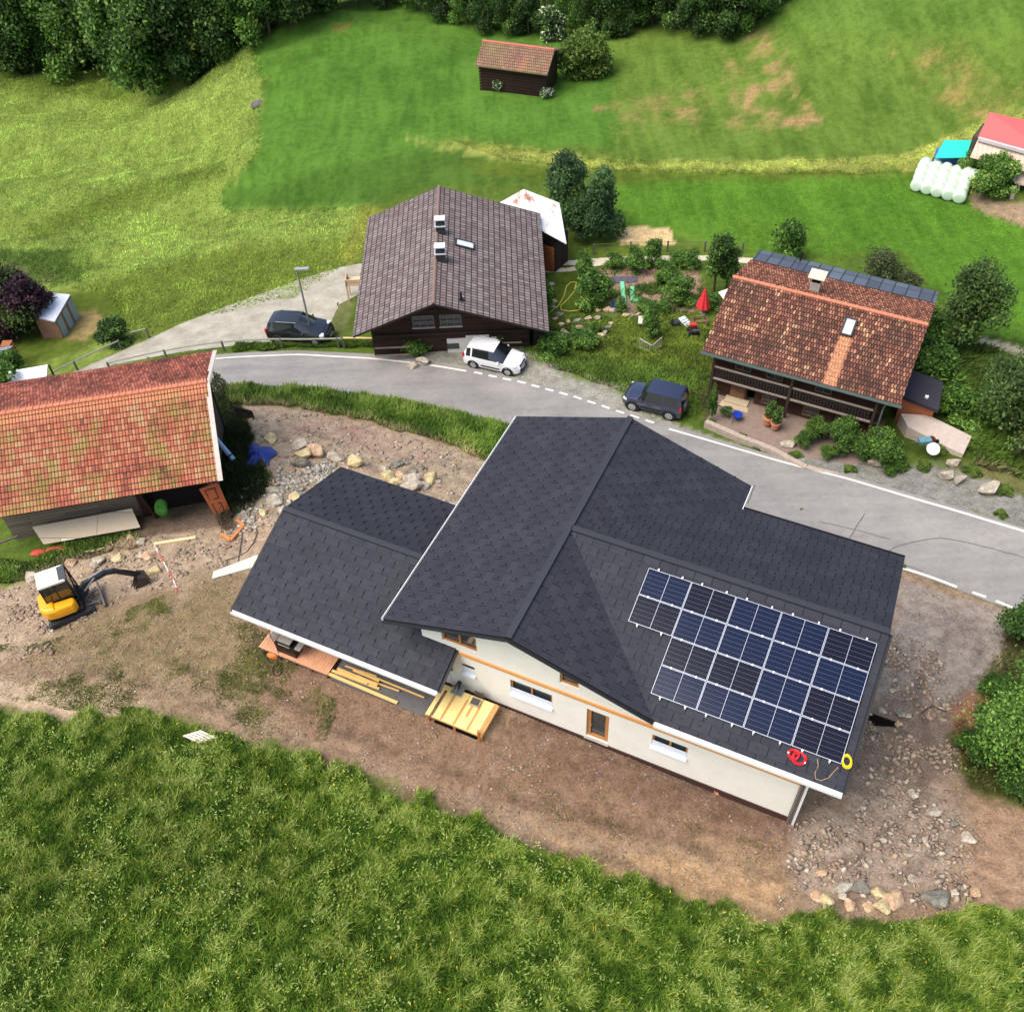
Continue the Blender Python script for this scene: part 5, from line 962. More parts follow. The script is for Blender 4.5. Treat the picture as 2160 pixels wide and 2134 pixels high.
tile_hut = tiles('faded_hut_tiles', [(.12, lin(100, 78, 66)), (.4, lin(130, 100, 82)), (.65, lin(152, 116, 94)), (.92, lin(176, 140, 112))], .22, .3, lin(140, 134, 84), .6, dark=lin(70, 52, 44), mort=.03, bump=.8, off=.5, streak=lin(190, 120, 98), rw=.3, bw=.8)
dwood = plank('dark_old_boards', (58, 42, 34), .45, .2); dwood_v = plank('dark_upright_boards', (54, 42, 36), .45, .2, .85, PI/2); gwood = plank('grey_logs', (134, 120, 104), .5, .22); gwood_v = plank('grey_upright_boards', (86, 76, 68), .5, .18, .85, PI/2)
brownw = plank('brown_logs', (70, 48, 36), .5, .24)
def gable(name, label, A, yaw, L, wn, wf, zr_, zn, zf, rn, rfm, wm_n, wm_g, zb, inset=(.9, .9, .8, .8), th=.16, edge=None, holes=(), ridge_cap=None, gholes=(), cat='house', rightgable_m=None):
    """A = ridge start (left end), ridge runs along yaw; near side = -e2"""
    f1, f2, FF_ = frame(yaw, (A[0], A[1], 0)); FFz = lambda a, b, z: FF_(a, b, z + Z0)
    o = thing(name, label, cat, tuple(FFz(L / 2, 0, zb)))
    sn_ = (zr_ - zn) / wn; sf_ = (zr_ - zf) / wf
    uvn = lambda p: (float((np.array(p) - FFz(0, 0, zr_)) @ f1) + 40, float(math.hypot((np.array(p) - FFz(0, 0, zr_)) @ f2, (np.array(p) - FFz(0, 0, zr_))[2])))
    mb = MB(); mb.slab([FFz(0,0,zr_), FFz(0,-wn,zn), FFz(L,-wn,zn), FFz(L,0,zr_)], th, uvn, 0, 2); mb.slab([FFz(0,0,zr_), FFz(L,0,zr_), FFz(L,wf,zf), FFz(0,wf,zf)], th, uvn, 1, 2)
    edge = edge or flat('dark_roof_edge', (46, 38, 34), .9); r = mb.build('roof', [rn, rfm, edge], o, fixn=False)
    if ridge_cap:
        m = MB(); 
        k = 0.0
        while k < L: m.tube([FFz(k, 0, zr_ - .02), FFz(min(L, k + .36), 0, zr_ + .0)], [.11, .13], 8); k += .34
        m.build('ridge_cap', ridge_cap, r)
    m = MB(); b0, b1, a0, a1 = -wn + inset[0], wf - inset[1], inset[2], L - inset[3]
    tp = lambda b: zr_ - th - .03 - (sn_ * max(0, -b) + sf_ * max(0, b)); tp.breaks = [0]
    wallpanel(m, lambda a, z: FFz(a, b0, z), a0, a1, zb, lambda a: tp(b0), list(holes))
    wallpanel(m, lambda a, z: FFz(a, b1, z), a0, a1, zb, lambda a: tp(b1), [])
    wallpanel(m, lambda b, z: FFz(a0, b, z), b0, b1, zb, tp, list(gholes), 1); wallpanel(m, lambda b, z: FFz(a1, b, z), b0, b1, zb, tp, [], 1)
    m.build('wall', [wm_n, wm_g], o)
    return dict(o=o, r=r, e1=f1, e2=f2, P=FFz, b0=b0, b1=b1, a0=a0, a1=a1, sn=sn_, sf=sf_, zr=zr_, uvn=uvn, tp=tp)
def slopept(g, u, v, side=-1, n=0.0):
    """point of the near (-1) or far (+1) slope seen at a photo pixel"""
    s = g['sn'] if side < 0 else g['sf']; nn = np.array([0, 0, 1.]) - g['e2'] * (s if side < 0 else -s); nn = np.array([0,0,1.]) + (-g['e2'] if side < 0 else g['e2']) * s; nn /= np.linalg.norm(nn)
    d = ray(u, v); P0 = g['P'](0, 0, g['zr']) - CAM; return CAM + d * ((P0 @ nn) / (d @ nn)) + nn * n, nn
# ---- the old barn on the left
zb_ = -35.0; Rr = pz(436, 804, zb_); yb = 9.3; f1 = np.array([math.cos(math.radians(yb)), math.sin(math.radians(yb)), 0]); A = Rr - f1 * 12.4
barn = gable('barn', 'old wooden barn with mossy orange tiled roof at the left edge', A, yb, 12.4, 4.9, 4.75, zb_, -37.62, -36.72, tile_barn, tile_barn2, gwood, gwood_v, -42.6, (1.5, .9, .6, .75), .14, None, [(7.7, 11.2, -42.7, -38.4)], flat('orange_ridge_tile', (204, 128, 98), .85, 0, .2, 6), cat='barn')
P = barn['P']; m = MB()
m.beam(P(12.42, 0, zb_-.03), P(12.42, -4.92, -37.65), .05, .26, up=tuple(barn['e1'])); m.beam(P(12.42, 0, zb_-.03), P(12.42, 4.78, -36.75), .05, .24, up=tuple(barn['e1'])); m.build('verge_board', flat('pale_verge', (196, 186, 176), .8, 0, .2, 5), barn['o']); m = MB(); m.beam(P(-.02, 0, zb_-.03), P(-.02, 4.78, -36.75), .05, .24, up=tuple(barn['e1']))
m.build('verge_board', flat('pale_verge', (196, 186, 176), .8, 0, .2, 5), barn['o'])
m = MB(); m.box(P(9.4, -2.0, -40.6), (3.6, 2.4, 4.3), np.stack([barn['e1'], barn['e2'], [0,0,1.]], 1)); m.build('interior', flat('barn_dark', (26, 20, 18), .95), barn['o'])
m = MB()
for z in np.arange(-41.0, -38.0, .24):
    m.beam(P(7.55, -3.4, z), P(7.95, -3.4, z), .3, .2); m.beam(P(7.75, -3.6, z + .1), P(7.75, -2.9, z + .1), .2, .2)
for a in (7.75, 11.2): m.beam(P(a, -3.45, -41.5), P(a, -3.45, -37.9), .2, .2, up=(1,0,0))
m.beam(P(.5, -4.3, -37.75), P(11.8, -4.3, -37.75), .14, .16)
for a in (.8, 3, 5.2, 7.7, 9.6, 11.4): m.beam(P(a, -4.7, -37.75), P(a, -3.2, -36.95), .1, .14)
m.beam(P(7.75,-3.7,-38.0), P(8.3,-3.9,-41), .12, .12); m.build('log_frame', brownw, barn['o'])
m = MB(); m.beam(P(11.66, 3.9, -38), P(11.66, 3.9, -42.6), .12, .12, up=(1,0,0)); m.beam(P(11.66, -3.3, -38), P(11.66, -3.3, -42.6), .14, .14, up=(1,0,0)); m.build('corner_post', dwood_v, barn['o'])
# things at the barn
o = thing('plywood_sheet', 'weathered plywood sheet leaning along the barn front', 'board', tuple(G(180, 1150))); q = [pz(68, 1111, -39.75), pz(92, 1148, -40.25), pz(296, 1112, -40.25), pz(278, 1072, -39.75)]
m = MB(); m.slab(q, .04, lambda p: (p[0], p[1])); m.build('panel', plank('weathered_ply', (214, 196, 168), .6, 1.3), o)
o = thing('old_door', 'carved orange brown wooden door leaning at the barn corner', 'door', tuple(pz(460, 1090, -40.8))); q = [pz(420, 1032, -38.6), pz(456, 1092, -40.75), pz(486, 1090, -40.75), pz(458, 1018, -38.4)]
odm = flat('carved_wood', (176, 100, 62), .6, 0, .25, 12, bump=.4); m = MB(); m.slab(q, .06); m.build('leaf', odm, o); m = MB(); qc = lambda s, t_: q[0] * (1-s) * (1-t_) + q[1] * (1-s) * t_ + q[2] * s * t_ + q[3] * s * (1-t_); nrm = np.cross(q[1]-q[0], q[3]-q[0]); nrm /= np.linalg.norm(nrm)
for t0, t1 in ((.08, .42), (.52, .92)):
    for (s0, s1, a_, b_) in ((.2, .28, t0, t1), (.72, .8, t0, t1), (.2, .8, t0, t0 + .04), (.2, .8, t1 - .04, t1)): m.slab([qc(s0, a_) + nrm*.03, qc(s0, b_) + nrm*.03, qc(s1, b_) + nrm*.03, qc(s1, a_) + nrm*.03], .04)
m.build('moulding', flat('carved_dark', (110, 58, 36), .6), o)
m = MB(); m.beam(pz(458, 1018, -38.4), pz(490, 1092, -40.85), .05, .26); m.build('jamb', odm, o)
o = thing('fork_frame', 'broken orange wooden frame with dark branches on the gravel at the barn door', 'frame', tuple(G(490, 1115))); m = MB(); fpx = [(468, 1130), (488, 1142), (515, 1112), (500, 1100)]
for i in range(3): m.beam(np.array(G(*fpx[i], .12)), np.array(G(*fpx[i + 1], .12)), .16, .12)
m.build('frame', flat('orange_wood', (204, 130, 74), .7, 0, .2, 10), o); m = MB(); rs = np.random.RandomState(4)
for k in range(46):
    a = np.array(G(478 + rs.uniform(-14, 14), 1112 + rs.uniform(-14, 12), .05)); m.tube([a, a + rs.randn(3) * [.2, .2, .1] + [0, 0, .25], a + rs.randn(3) * [.35, .35, .1] + [0, 0, .4]], .012, 4)
m.build('brushwood', flat('brushwood', (64, 50, 40), .9), o)
o = thing('green_sack', 'green round bundle hanging in the dark barn opening', 'bundle', tuple(pz(340, 1075, -40.5))); lump(pz(342, 1070, -39.4), .36, 3, (.9, .6, 1.1), 4, 1.3, flat('green_cloth', (58, 112, 46), .85, 0, .35, 4, .1), 'bundle_body', o); lump(pz(336, 1078, -39.9), .2, 8, (1.2, .6, .9), 2, .6, flat('green_cloth', (58, 112, 46), .85, 0, .35, 4, .1), 'bundle_fold', o)
o = thing('tarpaulin', 'crumpled blue tarpaulin lying in the weeds beside the barn', 'tarpaulin', tuple(G(548, 965)))
bm = bmesh.new(); bmesh.ops.create_grid(bm, x_segments=34, y_segments=34, size=1.0); rs = np.random.RandomState(2); kk = rs.randn(14, 2) * 4.2; ph = rs.rand(14) * 6; c0 = np.array(G(545, 965)); R0_ = .95
for v in bm.verts:
    x, y = v.co.x, v.co.y; r_ = max(abs(x), abs(y)); th_ = math.atan2(y, x); rad = 1 + .2 * math.sin(3 * th_ + 1) + .12 * math.sin(7 * th_); hgt = .42 * math.exp(-((x-.1)**2 + (y-.2)**2) * 1.7) + sum(abs(math.sin(x * kk[i, 0] + y * kk[i, 1] + ph[i])) for i in range(14)) / 14 * .5 * (1 - .6 * r_) - .1
    px, py = c0[0] + x * rad * .78, c0[1] + y * rad * 1.12; v.co = Vector((px, py, h1(px, py) + max(.02, hgt)))
me = bpy.data.meshes.new('sheet'); bm.to_mesh(me); bm.free(); me.materials.append(flat('blue_tarp', (34, 58, 140), .45, 0, .4, 5, .5)); so_ = bpy.data.objects.new('sheet', me); COL.objects.link(so_); attach(so_, o)
o = thing('pipe', 'pale blue plastic pipe sticking out from under the barn eave', 'pipe', tuple(G(480, 960))); a, b = pz(452, 922, -40.2), pz(493, 970, -41.1); d_ = (b - a) / np.linalg.norm(b - a); m = MB(); m.tube([a, a + d_ * 1.4], .15, 16); m.tube([a + d_ * 1.46, b], .15, 16); m.build('tube', flat('pipe_blue', (166, 196, 226), .4, 0, .05), o); m = MB(); m.tube([a + d_ * 1.38, a + d_ * 1.48], .17, 16); m.tube([b - d_ * .02, b + d_ * .004], .12, 12); m.build('joint', flat('pipe_dark', (50, 56, 66), .5), o)
o = thing('wooden_rack', 'black open rack of slats behind the barn gable', 'rack', tuple(G(520, 900))); q = [pz(493, 858, -41.6), pz(503, 905, -42.6), pz(540, 905, -42.8), pz(531, 868, -41.9)]; m = MB()
for i in range(4): m.beam(q[i], q[(i + 1) % 4], .08, .08)
m.beam(q[0], q[2], .05, .05); m.slab([p + np.array([0, .15, -.1]) for p in q], .03); m.beam(q[0], q[0] - [0, 0, 1.4], .08, .08, up=(1,0,0)); m.beam(q[3], q[3] - [0, 0, 1.2], .08, .08, up=(1,0,0)); m.build('slats', flat('black_wood', (34, 28, 24), .9), o)
for k, (u, v, hgt) in enumerate(((486, 893, 1.1), (492, 898, .5))): pass
o = thing('timber_rail', 'thin grey pole before the dark barn bay at the left edge', 'pole', tuple(G(20, 1150))); m = MB(); m.beam(pz(-30, 1155, -40.2), pz(38, 1131, -40.0), .09, .09); m.build('pole', gwood, o)
lump_m = flat('red_rag', (200, 74, 60), .7, 0, .3, 14)
for k, (u, v, s_, lab) in enumerate(((85, 1166, .3, 'red cloth lying left in the weeds before the barn'), (120, 1162, .32, 'second red cloth lying in the weeds before the barn'))): o = thing('red_cloth', lab, 'cloth', tuple(G(u, v))); lump(np.array(G(u, v, .08)), s_, 30 + k, (1.3, .7, .35), 3, .8, lump_m, 'cloth_body', o)

# ---- grey chalet
zg = -39.5; A = pz(914, 640, zg)
gc_ = gable('grey_chalet', 'dark timber chalet with big weathered grey tiled roof behind the road', A, 89.0, 14.1, 7.45, 5.6, zg, -42.15, -41.9, tile_grey, tile_grey, dwood, dwood, -46.5, (1.3, 1.0, 1.5, .8), .16, flat('grey_edge', (54, 46, 44), .9), (), flat('pinkish_ridge', (130, 106, 98), .85, 0, .15, 6), gholes=[(-1.6, -.15, -42.55, -41.6), (.25, 1.7, -42.55, -41.6)])
P = gc_['P']
# note: near side (-e2) of a ridge running at 89 degrees is the right hand side
nfr = -gc_['e1']; GWf = lambda b, z: P(1.5, b, z)
for (b0, b1) in ((-1.6, -.15), (.25, 1.7)): window(gc_['o'], GWf, nfr, b0, b1, -42.55, -41.6, .06, flat('grey_window_wood', (120, 112, 104), .8), glass, 3, 2, flat('pale_sill', (190, 184, 172), .8), None, .05)
m = MB(); m.box(P(1.38, -2.2, -44.15), (.2, 3.4, 1.1), np.stack([gc_['e1'], gc_['e2'], [0,0,1.]], 1)); m.box(P(1.4, -2.6, -43.5), (.2, 1.6, .2), np.stack([gc_['e1'], gc_['e2'], [0,0,1.]], 1)); m.build('base_wall', flat('white_plaster', (216, 214, 206), .9, 0, .08, 3), gc_['o'])
m = MB(); m.box(P(1.26, -.9, -44.1), (.04, .8, .45), np.stack([gc_['e1'], gc_['e2'], [0,0,1.]], 1)); m.build('cellar_window', glass, gc_['o'])
m = MB()
for b in (-5.8, -3.2, 0, 2.4, 4.2): m.beam(P(.15, b, gc_['tp'](b) - .12), P(1.6, b, gc_['tp'](b) - .12), .16, .2)
m.beam(P(1.36, -6.0, -43.05), P(1.36, 4.4, -43.05), .1, .14); m.build('purlin', flat('dark_purlin', (52, 40, 34), .9), gc_['o'])
for (b0, b1) in ((2.0, 4.4), (-5.6, -3.6)):
    for z in (-43.55, -44.2): m = MB(); m.beam(P(.7, b0, z), P(.7, b1, z), .08, .08); m.build('rail', flat('grey_rail', (130, 118, 108), .85), gc_['o'])
for (u, v, lab) in ((932, 482, 'upper'), (932, 540, 'lower')):
    c0, nn = slopept(gc_, u - 2, v + 8, -1); Rg = np.stack([gc_['e1'], gc_['e2'], [0,0,1.]], 1); m = MB(); m.box(c0 + [0, 0, .35], (.5, .62, .9), Rg); ch = m.build('chimney', flat('chimney_dark', (58, 58, 58), .7), gc_['r'])
    m = MB(); m.box(c0 + [0, 0, 1.12], (.62, .74, .06), Rg); m.box(c0 + [.0, 0, .62], (.66, .76, .06), Rg); m.build('cap', flat('chimney_cap', (226, 230, 232), .4, .2, .05), ch); m = MB()
    for dx in (-.2, .2):
        for dy in (-.26, .26): m.box(c0 + Rg @ np.array([dx, dy, .95]), (.05, .05, .3), Rg)
    m.build('stay', blackm, ch)
def skylight(g, u, v, lu, lv, side=-1):
    c0, nn = slopept(g, u, v, side, .05); a = g['e1']; b = np.cross(nn, a); R_ = np.stack([a, b, nn], 1); m = MB()
    for (x, y, sx_, sy_) in ((0, lv/2, lu, .1), (0, -lv/2, lu, .1), (lu/2, 0, .1, lv), (-lu/2, 0, .1, lv)): m.box(c0 + R_ @ np.array([x, y, .03]), (sx_, sy_, .12), R_)
    s_ = m.build('skylight', flat('skylight_frame', (52, 52, 54), .5), g['r']); m = MB(); m.box(c0 + nn * .03, (lu - .1, lv - .1, .03), R_); m.build('pane', flat('bright_glass', (214, 220, 226), .12, 0, .04, 3, .9), s_)
skylight(gc_, 980, 517, .75, 1.3)
c0, nn = slopept(gc_, 973, 633, -1); m = MB(); m.tube([c0, c0 + [0, 0, .6]], .08, 8); m.tube([c0 + [0, 0, .0], c0 + [0, 0, .06]], .2, 8); m.build('vent_pipe', blackm, gc_['r'])
# recessed front part of the right slope is closed by a lower bay with a dark opening
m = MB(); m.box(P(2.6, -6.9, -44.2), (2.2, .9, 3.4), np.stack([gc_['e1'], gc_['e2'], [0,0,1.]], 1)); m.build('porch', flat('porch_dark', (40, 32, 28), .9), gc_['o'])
# annex with rusty white sheet roof
zt_ = -42.3; q = [pz(1048, 432, zt_ - .5), pz(1052, 480, zt_ - .35), pz(1195, 513, zt_ - .6), pz(1180, 426, zt_ - .6), pz(1105, 399, zt_)]
sh = thing('woodshed', 'shed with rusty white sheet metal roof beside the grey chalet', 'shed', tuple(G(1150, 500)))
t = NT('rusty_white_sheet'); Pp = t.obj(); n = t.noise(1.1, 7, .75, t.scale(Pp, (1.2, .55, 1), (0, 0, .5))); n2 = t.noise(.35, 2, .5, Pp); sx = t.n('ShaderNodeSeparateXYZ'); t.l(Pp, sx.inputs[0]); wv = t.math('SINE', t.math('MULTIPLY', sx.outputs[0], 38)); t.bump(wv, .3, .02)
rusty = t.fin(t.ramp(t.math('ADD', n, t.math('MULTIPLY', n2, .35)), [(.66, lin(236, 238, 240)), (.76, lin(224, 210, 200)), (.84, lin(190, 122, 90)), (.95, lin(150, 84, 62))]), .45, .1, .5)
ap = pz(1105, 399, zt_); eR = pz(1180, 428, zt_ - .5); eF = pz(1195, 514, zt_ - .75); rF = pz(1128, 478, zt_ - .1); lB = pz(1046, 432, zt_ - .7); lF = pz(1080, 500, zt_ - .9)
m = MB(); m.slab([ap, rF, eF, eR], .06); m.slab([ap, lB, lF, rF], .06); m.build('roof', rusty, sh)
c0 = (ap + eF + lF) / 3; c0[2] = Z0 + zt_; d1 = (eF - rF); d1[2] = 0; d1 /= np.linalg.norm(d1); d2 = np.array([-d1[1], d1[0], 0]); Rs = np.stack([d1, d2, [0, 0, 1.]], 1)
cc = (rF + eF) / 2 * 1.0; cc = cc + d2 * 1.5 - d1 * .7; cc[2] = Z0 - 45.2; m = MB(); m.box(cc, (1.7, 2.0, 3.0), Rs); m.build('wall', dwood_v, sh)
fw_ = thing('firewood_stack', 'stacked orange firewood under the rusty shed roof', 'firewood', tuple(cc)); rs = np.random.RandomState(5)
m = MB(); fc = cc - d2 * 1.15
for i in range(13):
    for j in range(14): m.lathe([(.001, -.1), (.055 + .02 * rs.rand(), -.1), (.07, .05), (.001, .051)][1:3], fc + d1 * (-.84 + i * .13 + rs.uniform(-.02, .02)) + np.array([0, 0, -.9 + j * .15 + rs.uniform(-.02, .02)]), -d2, 6, 0)
m.build('logs', flat('split_wood', (176, 104, 62), .85, 0, .45, 7), fw_)
# small pale balcony box at the left of the grey chalet
bx = thing('wooden_stand', 'light wooden stand at the left wall of the grey chalet', 'stand', tuple(G(752, 640))); m = MB(); c0 = np.array(G(752, 628)); 
for dx in (-.5, .5):
    for dy in (-.5, .5): m.beam(c0 + [dx, dy, 0], c0 + [dx, dy, 1.9], .1, .1, up=(1,0,0))
m.box(c0 + [0, 0, 1.5], (1.1, 1.1, .08)); m.box(c0 + [0, -.5, 1.75], (1.1, .05, .5)); m.box(c0 + [-.5, 0, 1.75], (.05, 1.1, .5)); m.build('boards', flat('stand_wood', (222, 190, 156), .8), bx)

# ---- chalet on the right
zc = -38.0; A = pz(1546, 583, zc)
rc = gable('tiled_chalet', 'old dark timber chalet with patchy orange brown tiled roof right of the garden', A, -28.6, 11.95, 5.15, 4.45, zc, -40.05, -39.55, tile_chalet, tile_chalet2, brownw, dwood, -44.9, (.95, .5, .7, .8), .14, None, [(1.9, 2.9, -44.9, -42.6), (3.0, 3.5, -44.9, -42.6)], flat('orange_ridge_tile', (204, 128, 98), .85, 0, .2, 6))
P = rc['P']; Rc = np.stack([rc['e1'], rc['e2'], [0,0,1.]], 1); L = 11.95
mt = tiles('solar_sheet', [(.2, lin(70, 74, 92)), (.6, lin(84, 90, 108)), (.95, lin(104, 112, 128))], .82, 3.0, None, dark=lin(30, 32, 40), mort=.05, bump=.3, rough=.35, off=0.0, wave=False)
m = MB(); m.slab([P(.1, 4.42, -39.50), P(L - .05, 4.42, -39.50), P(L - .05, 6.5, -40.05), P(.1, 6.5, -40.05)], .1, rc['uvn'], 0, 1); m.build('metal_roof_strip', [mt, anth], rc['r'])
m = MB(); gutter(m, P(-.1, -5.15, -40.05), P(L + .1, -5.15, -40.05), -rc['e2'], .14, .12); m.build('gutter', flat('copper_gutter', (112, 128, 122), .5, .3, .15), rc['o'])
c0, nn = slopept(rc, 1718, 612, 1); m = MB(); m.box(c0 + [0, 0, .1], (.6, .55, 1.2), Rc); ch = m.build('chimney', flat('chimney_grey', (168, 164, 152), .8, 0, .15), rc['r']); m = MB(); m.box(c0 + [0, 0, .85], (.5, .45, .4), Rc); m.build('flue', dark_in, ch); m = MB(); m.slab([c0 + Rc @ np.array(q) for q in ((-.5, -.45, 1.12), (.5, -.45, 1.12), (.5, .45, 1.22), (-.5, .45, 1.22))], .06); m.build('cap', flat('slate_cap', (212, 202, 176), .8), ch)
skylight(rc, 1790, 691, .62, 1.15)
m = MB(); m.tube([P(2.9, 6.2, -40.1), P(2.9, 6.2, -39.3)], .07, 8); m.build('vent_pipe', blackm, rc['r'])
# balcony with rails
bf = -4.75; m = MB(); m.box(P(L / 2 + .1, -4.5, -42.35), (L - 1.2, .6, .1), Rc); m.build('balcony_floor', dwood, rc['o'])
m = MB()
for a0, a1 in ((.75, 5.55), (5.75, 10.6)):
    m.beam(P(a0, bf, -41.35), P(a1, bf, -41.35), .09, .09); m.beam(P(a0, bf, -42.28), P(a1, bf, -42.28), .1, .12)
m.build('balcony_rail', flat('grey_rail_pale', (164, 150, 138), .8, 0, .15), rc['o'])
m = MB()
for k in range(52): a = .85 + k * .187; m.box(P(a, bf + .03, -41.8), (.12, .025, .84), Rc)
m.build('baluster', plank('baluster_wood', (62, 54, 50), .5, .2, .85, PI/2), rc['o'])
m = MB()
for a in (.75, 5.65, 10.7): m.beam(P(a, bf, -40.2), P(a, bf, -44.4), .16, .16, up=tuple(rc['e1']))
for a in np.linspace(.4, 11.5, 9): m.beam(P(a, -5.0, -40.15), P(a, -3.5, -39.6), .1, .14)
m.build('post', flat('dark_post', (66, 50, 42), .85), rc['o'])
m = MB(); m.box(P(2.4, rc['b0'] - .0, -43.25), (.95, .06, 1.75), Rc); dd_ = m.build('door', plank('door_slats', (128, 96, 74), .5, .12), rc['o']); m = MB(); m.tube([P(2.75, rc['b0'] - .08, -43.4), P(2.75, rc['b0'] - .12, -43.4)], .03, 6); m.build('handle', steel, dd_)
for (a0, a1) in ((4.0, 4.9), (6.6, 7.6), (8.6, 9.6)): window(rc['o'], lambda a, z: P(a, rc['b0'] - .04, z), -rc['e2'], a0, a1, -43.6, -42.8, .0, flat('chalet_window_wood', (120, 98, 80), .8), glass, 2, 2, None, None, .05)
for (a0, a1) in ((2.0, 3.0), (4.0, 5.0), (7, 8)): window(rc['o'], lambda a, z: P(a, rc['b0'] - .04, z), -rc['e2'], a0, a1, -41.5, -40.7, .0, flat('chalet_window_wood', (120, 98, 80), .8), glass, 2, 2, None, None, .05)
m = MB(); m.tube([P(11.2, -5.2, -40.2), P(11.1, -4.9, -40.9), P(11.1, -4.9, -44.3)], .05, 8); m.build('downpipe', flat('copper_gutter', (112, 128, 122), .5), rc['o'])
# terrace before the chalet
tr_ = thing('stone_terrace', 'paved terrace with low stone wall between chalet and road', 'terrace', tuple(G(1600, 900))); q = [pz(1488, 896, -43.98), pz(1690, 988, -43.8), pz(1850, 1022, -43.55), pz(1880, 985, -43.6), P(11.2, -3.6, -44.0), P(.8, -3.6, -44.0)]
m = MB(); m.slab(q, .9); m.build('paving', flat('terrace_paving', (136, 118, 106), .9, 0, .2, 4, bump=.3), tr_)
m = MB(); pts = [pz(u, v, -43.7) for u, v in ((1488,893),(1560,925),(1625,950),(1700,990),(1780,1010))]
for i in range(4): m.beam(pts[i], pts[i + 1], .32, .5)
m.build('kerb_wall', flat('terrace_stone', (172, 156, 142), .9, 0, .25, 5, bump=.5), tr_)
m = MB(); pts = [P(1.0, -5.9, -43.6), P(3.2, -6.2, -43.5)]
st = MB(); st.box(P(2.5, -4.5, -43.95), (1.5, .6, .26), Rc); st.box(P(2.5, -4.95, -44.0), (1.8, .5, .16), Rc); st.build('step', flat('door_step', (190, 172, 142), .9), tr_)
m = MB()
for i, (u, v) in enumerate(((1490, 868), (1545, 893))): m.beam(pz(u, v, -43.7), pz(u, v, -43.7) + [0, 0, .9], .04, .04, up=(1,0,0))
m.beam(pz(1490, 868, -43.7) + [0, 0, .9], pz(1545, 893, -43.7) + [0, 0, .9], .04, .04); m.build('handrail', flat('rail_dark', (90, 86, 84), .6), tr_)
# annex and patio right of the chalet
an = thing('flat_roof_annex', 'small annex with dark flat roof and orange brick wall behind the chalet', 'annex', tuple(G(1930, 850))); q = [pz(1895, 832, -42.0), pz(1980, 866, -42.0), pz(1990, 806, -42.0), pz(1925, 780, -42.0)]
m = MB(); m.slab(q, .22); m.build('roof', flat('roofing_felt', (52, 50, 60), .85, 0, .15), an); cc = sum(q) / 4; m = MB(); m.box(cc - [0, 0, 1.6], (np.linalg.norm(q[1]-q[0]) - .5, np.linalg.norm(q[2]-q[1]) - .6, 2.8), Rc); m.build('wall', flat('orange_plaster', (186, 112, 76), .85, 0, .15), an)
m = MB(); m.box(pz(1955, 837, -41.95), (.2, .2, .12), Rc); m.build('roof_vent', whitem, an)
pt = thing('patio', 'pale stone patio right of the chalet above the road', 'patio', tuple(G(1960, 920))); q = [pz(u, v, -43.05) for u, v in ((1900, 872), (1960, 876), (2050, 920), (2032, 958), (2010, 948), (1915, 900))]; m = MB(); m.slab([q[0], q[5], q[4], q[3], q[2], q[1]], 1.1); m.build('paving', flat('patio_paving', (196, 180, 168), .9, 0, .14, 3, bump=.2), pt)
# white plaque, dish etc.
dish = thing('satellite_dish', 'round white dish standing beside the patio', 'dish', tuple(G(1967, 955))); c0 = pz(1968, 947, -42.7); ax_ = np.array([-.15, -.5, .85]); m = MB(); m.lathe([(.02, -.08), (.2, -.05), (.34, .02), (.38, .07), (.36, .07), (.3, .03), (.02, -.06)], c0, ax_, 24); m.build('dish', flat('dish_white', (228, 230, 226), .5), dish); m = MB(); m.tube([c0 - ax_ * .05, c0 - [0, 0, .9]], .03); m.tube([c0 - [0, .3, .1], c0 + ax_ * .35], .015); m.build('arm', steel, dish)
tub = thing('red_tub', 'dark red round tub beside the white dish', 'tub', tuple(G(1962, 935))); m = MB(); m.lathe([(.16, 0), (.22, .3), (.2, .3), (.14, .04)], pz(1963, 932, -42.95), (0, 0, 1), 16); m.build('shell', flat('tub_red', (120, 40, 44), .5), tub)
bike = thing('wheelbarrow', 'blue and white wheelbarrow left of the red tub', 'wheelbarrow', tuple(G(1948, 935))); c0 = pz(1948, 936, -42.85); m = MB(); m.slab([c0 + [-.35, -.22, .35], c0 + [.35, -.22, .42], c0 + [.35, .22, .42], c0 + [-.35, .22, .35]], .22); m.build('tray', flat('barrow_blue', (96, 140, 150), .5), bike); m = MB(); m.tube([c0 + [-.9, -.25, .45], c0 + [.4, -.12, .2], c0 + [.75, 0, .1]], .02); m.tube([c0 + [-.9, .25, .45], c0 + [.4, .12, .2], c0 + [.75, 0, .1]], .02); m.build('handle', steel, bike); m = MB(); m.lathe([(.16, -.04), (.18, 0), (.16, .04)], c0 + [.72, 0, .14], (0, 1, 0), 14); m.build('wheel', blackm, bike)

# ---- field hut, far
zq = -43.3; A = pz(1018, 86, zq); B = pz(1170, 105, zq)
yh = math.degrees(math.atan2(B[1] - A[1], B[0] - A[0])); Lh = float(np.linalg.norm((B - A)[:2]))
hut = gable('field_hut', 'small dark log hut with faded orange roof on the far meadow', A, yh, Lh, 2.35, 2.35, zq, -44.75, -44.2, tile_hut, tile_hut, dwood, dwood, -48.3, (.5, .5, .35, .35), .12, flat('pale_hut_edge', (176, 156, 130), .85), ridge_cap=flat('faded_ridge', (196, 120, 96), .85), cat='hut')
P = hut['P']; m = MB()
for z in np.arange(-47.6, -44.6, .3): m.beam(P(.2, hut['b0'], z), P(Lh - .2, hut['b0'], z), .16, .18)
m.build('log_course', dwood, hut['o'])
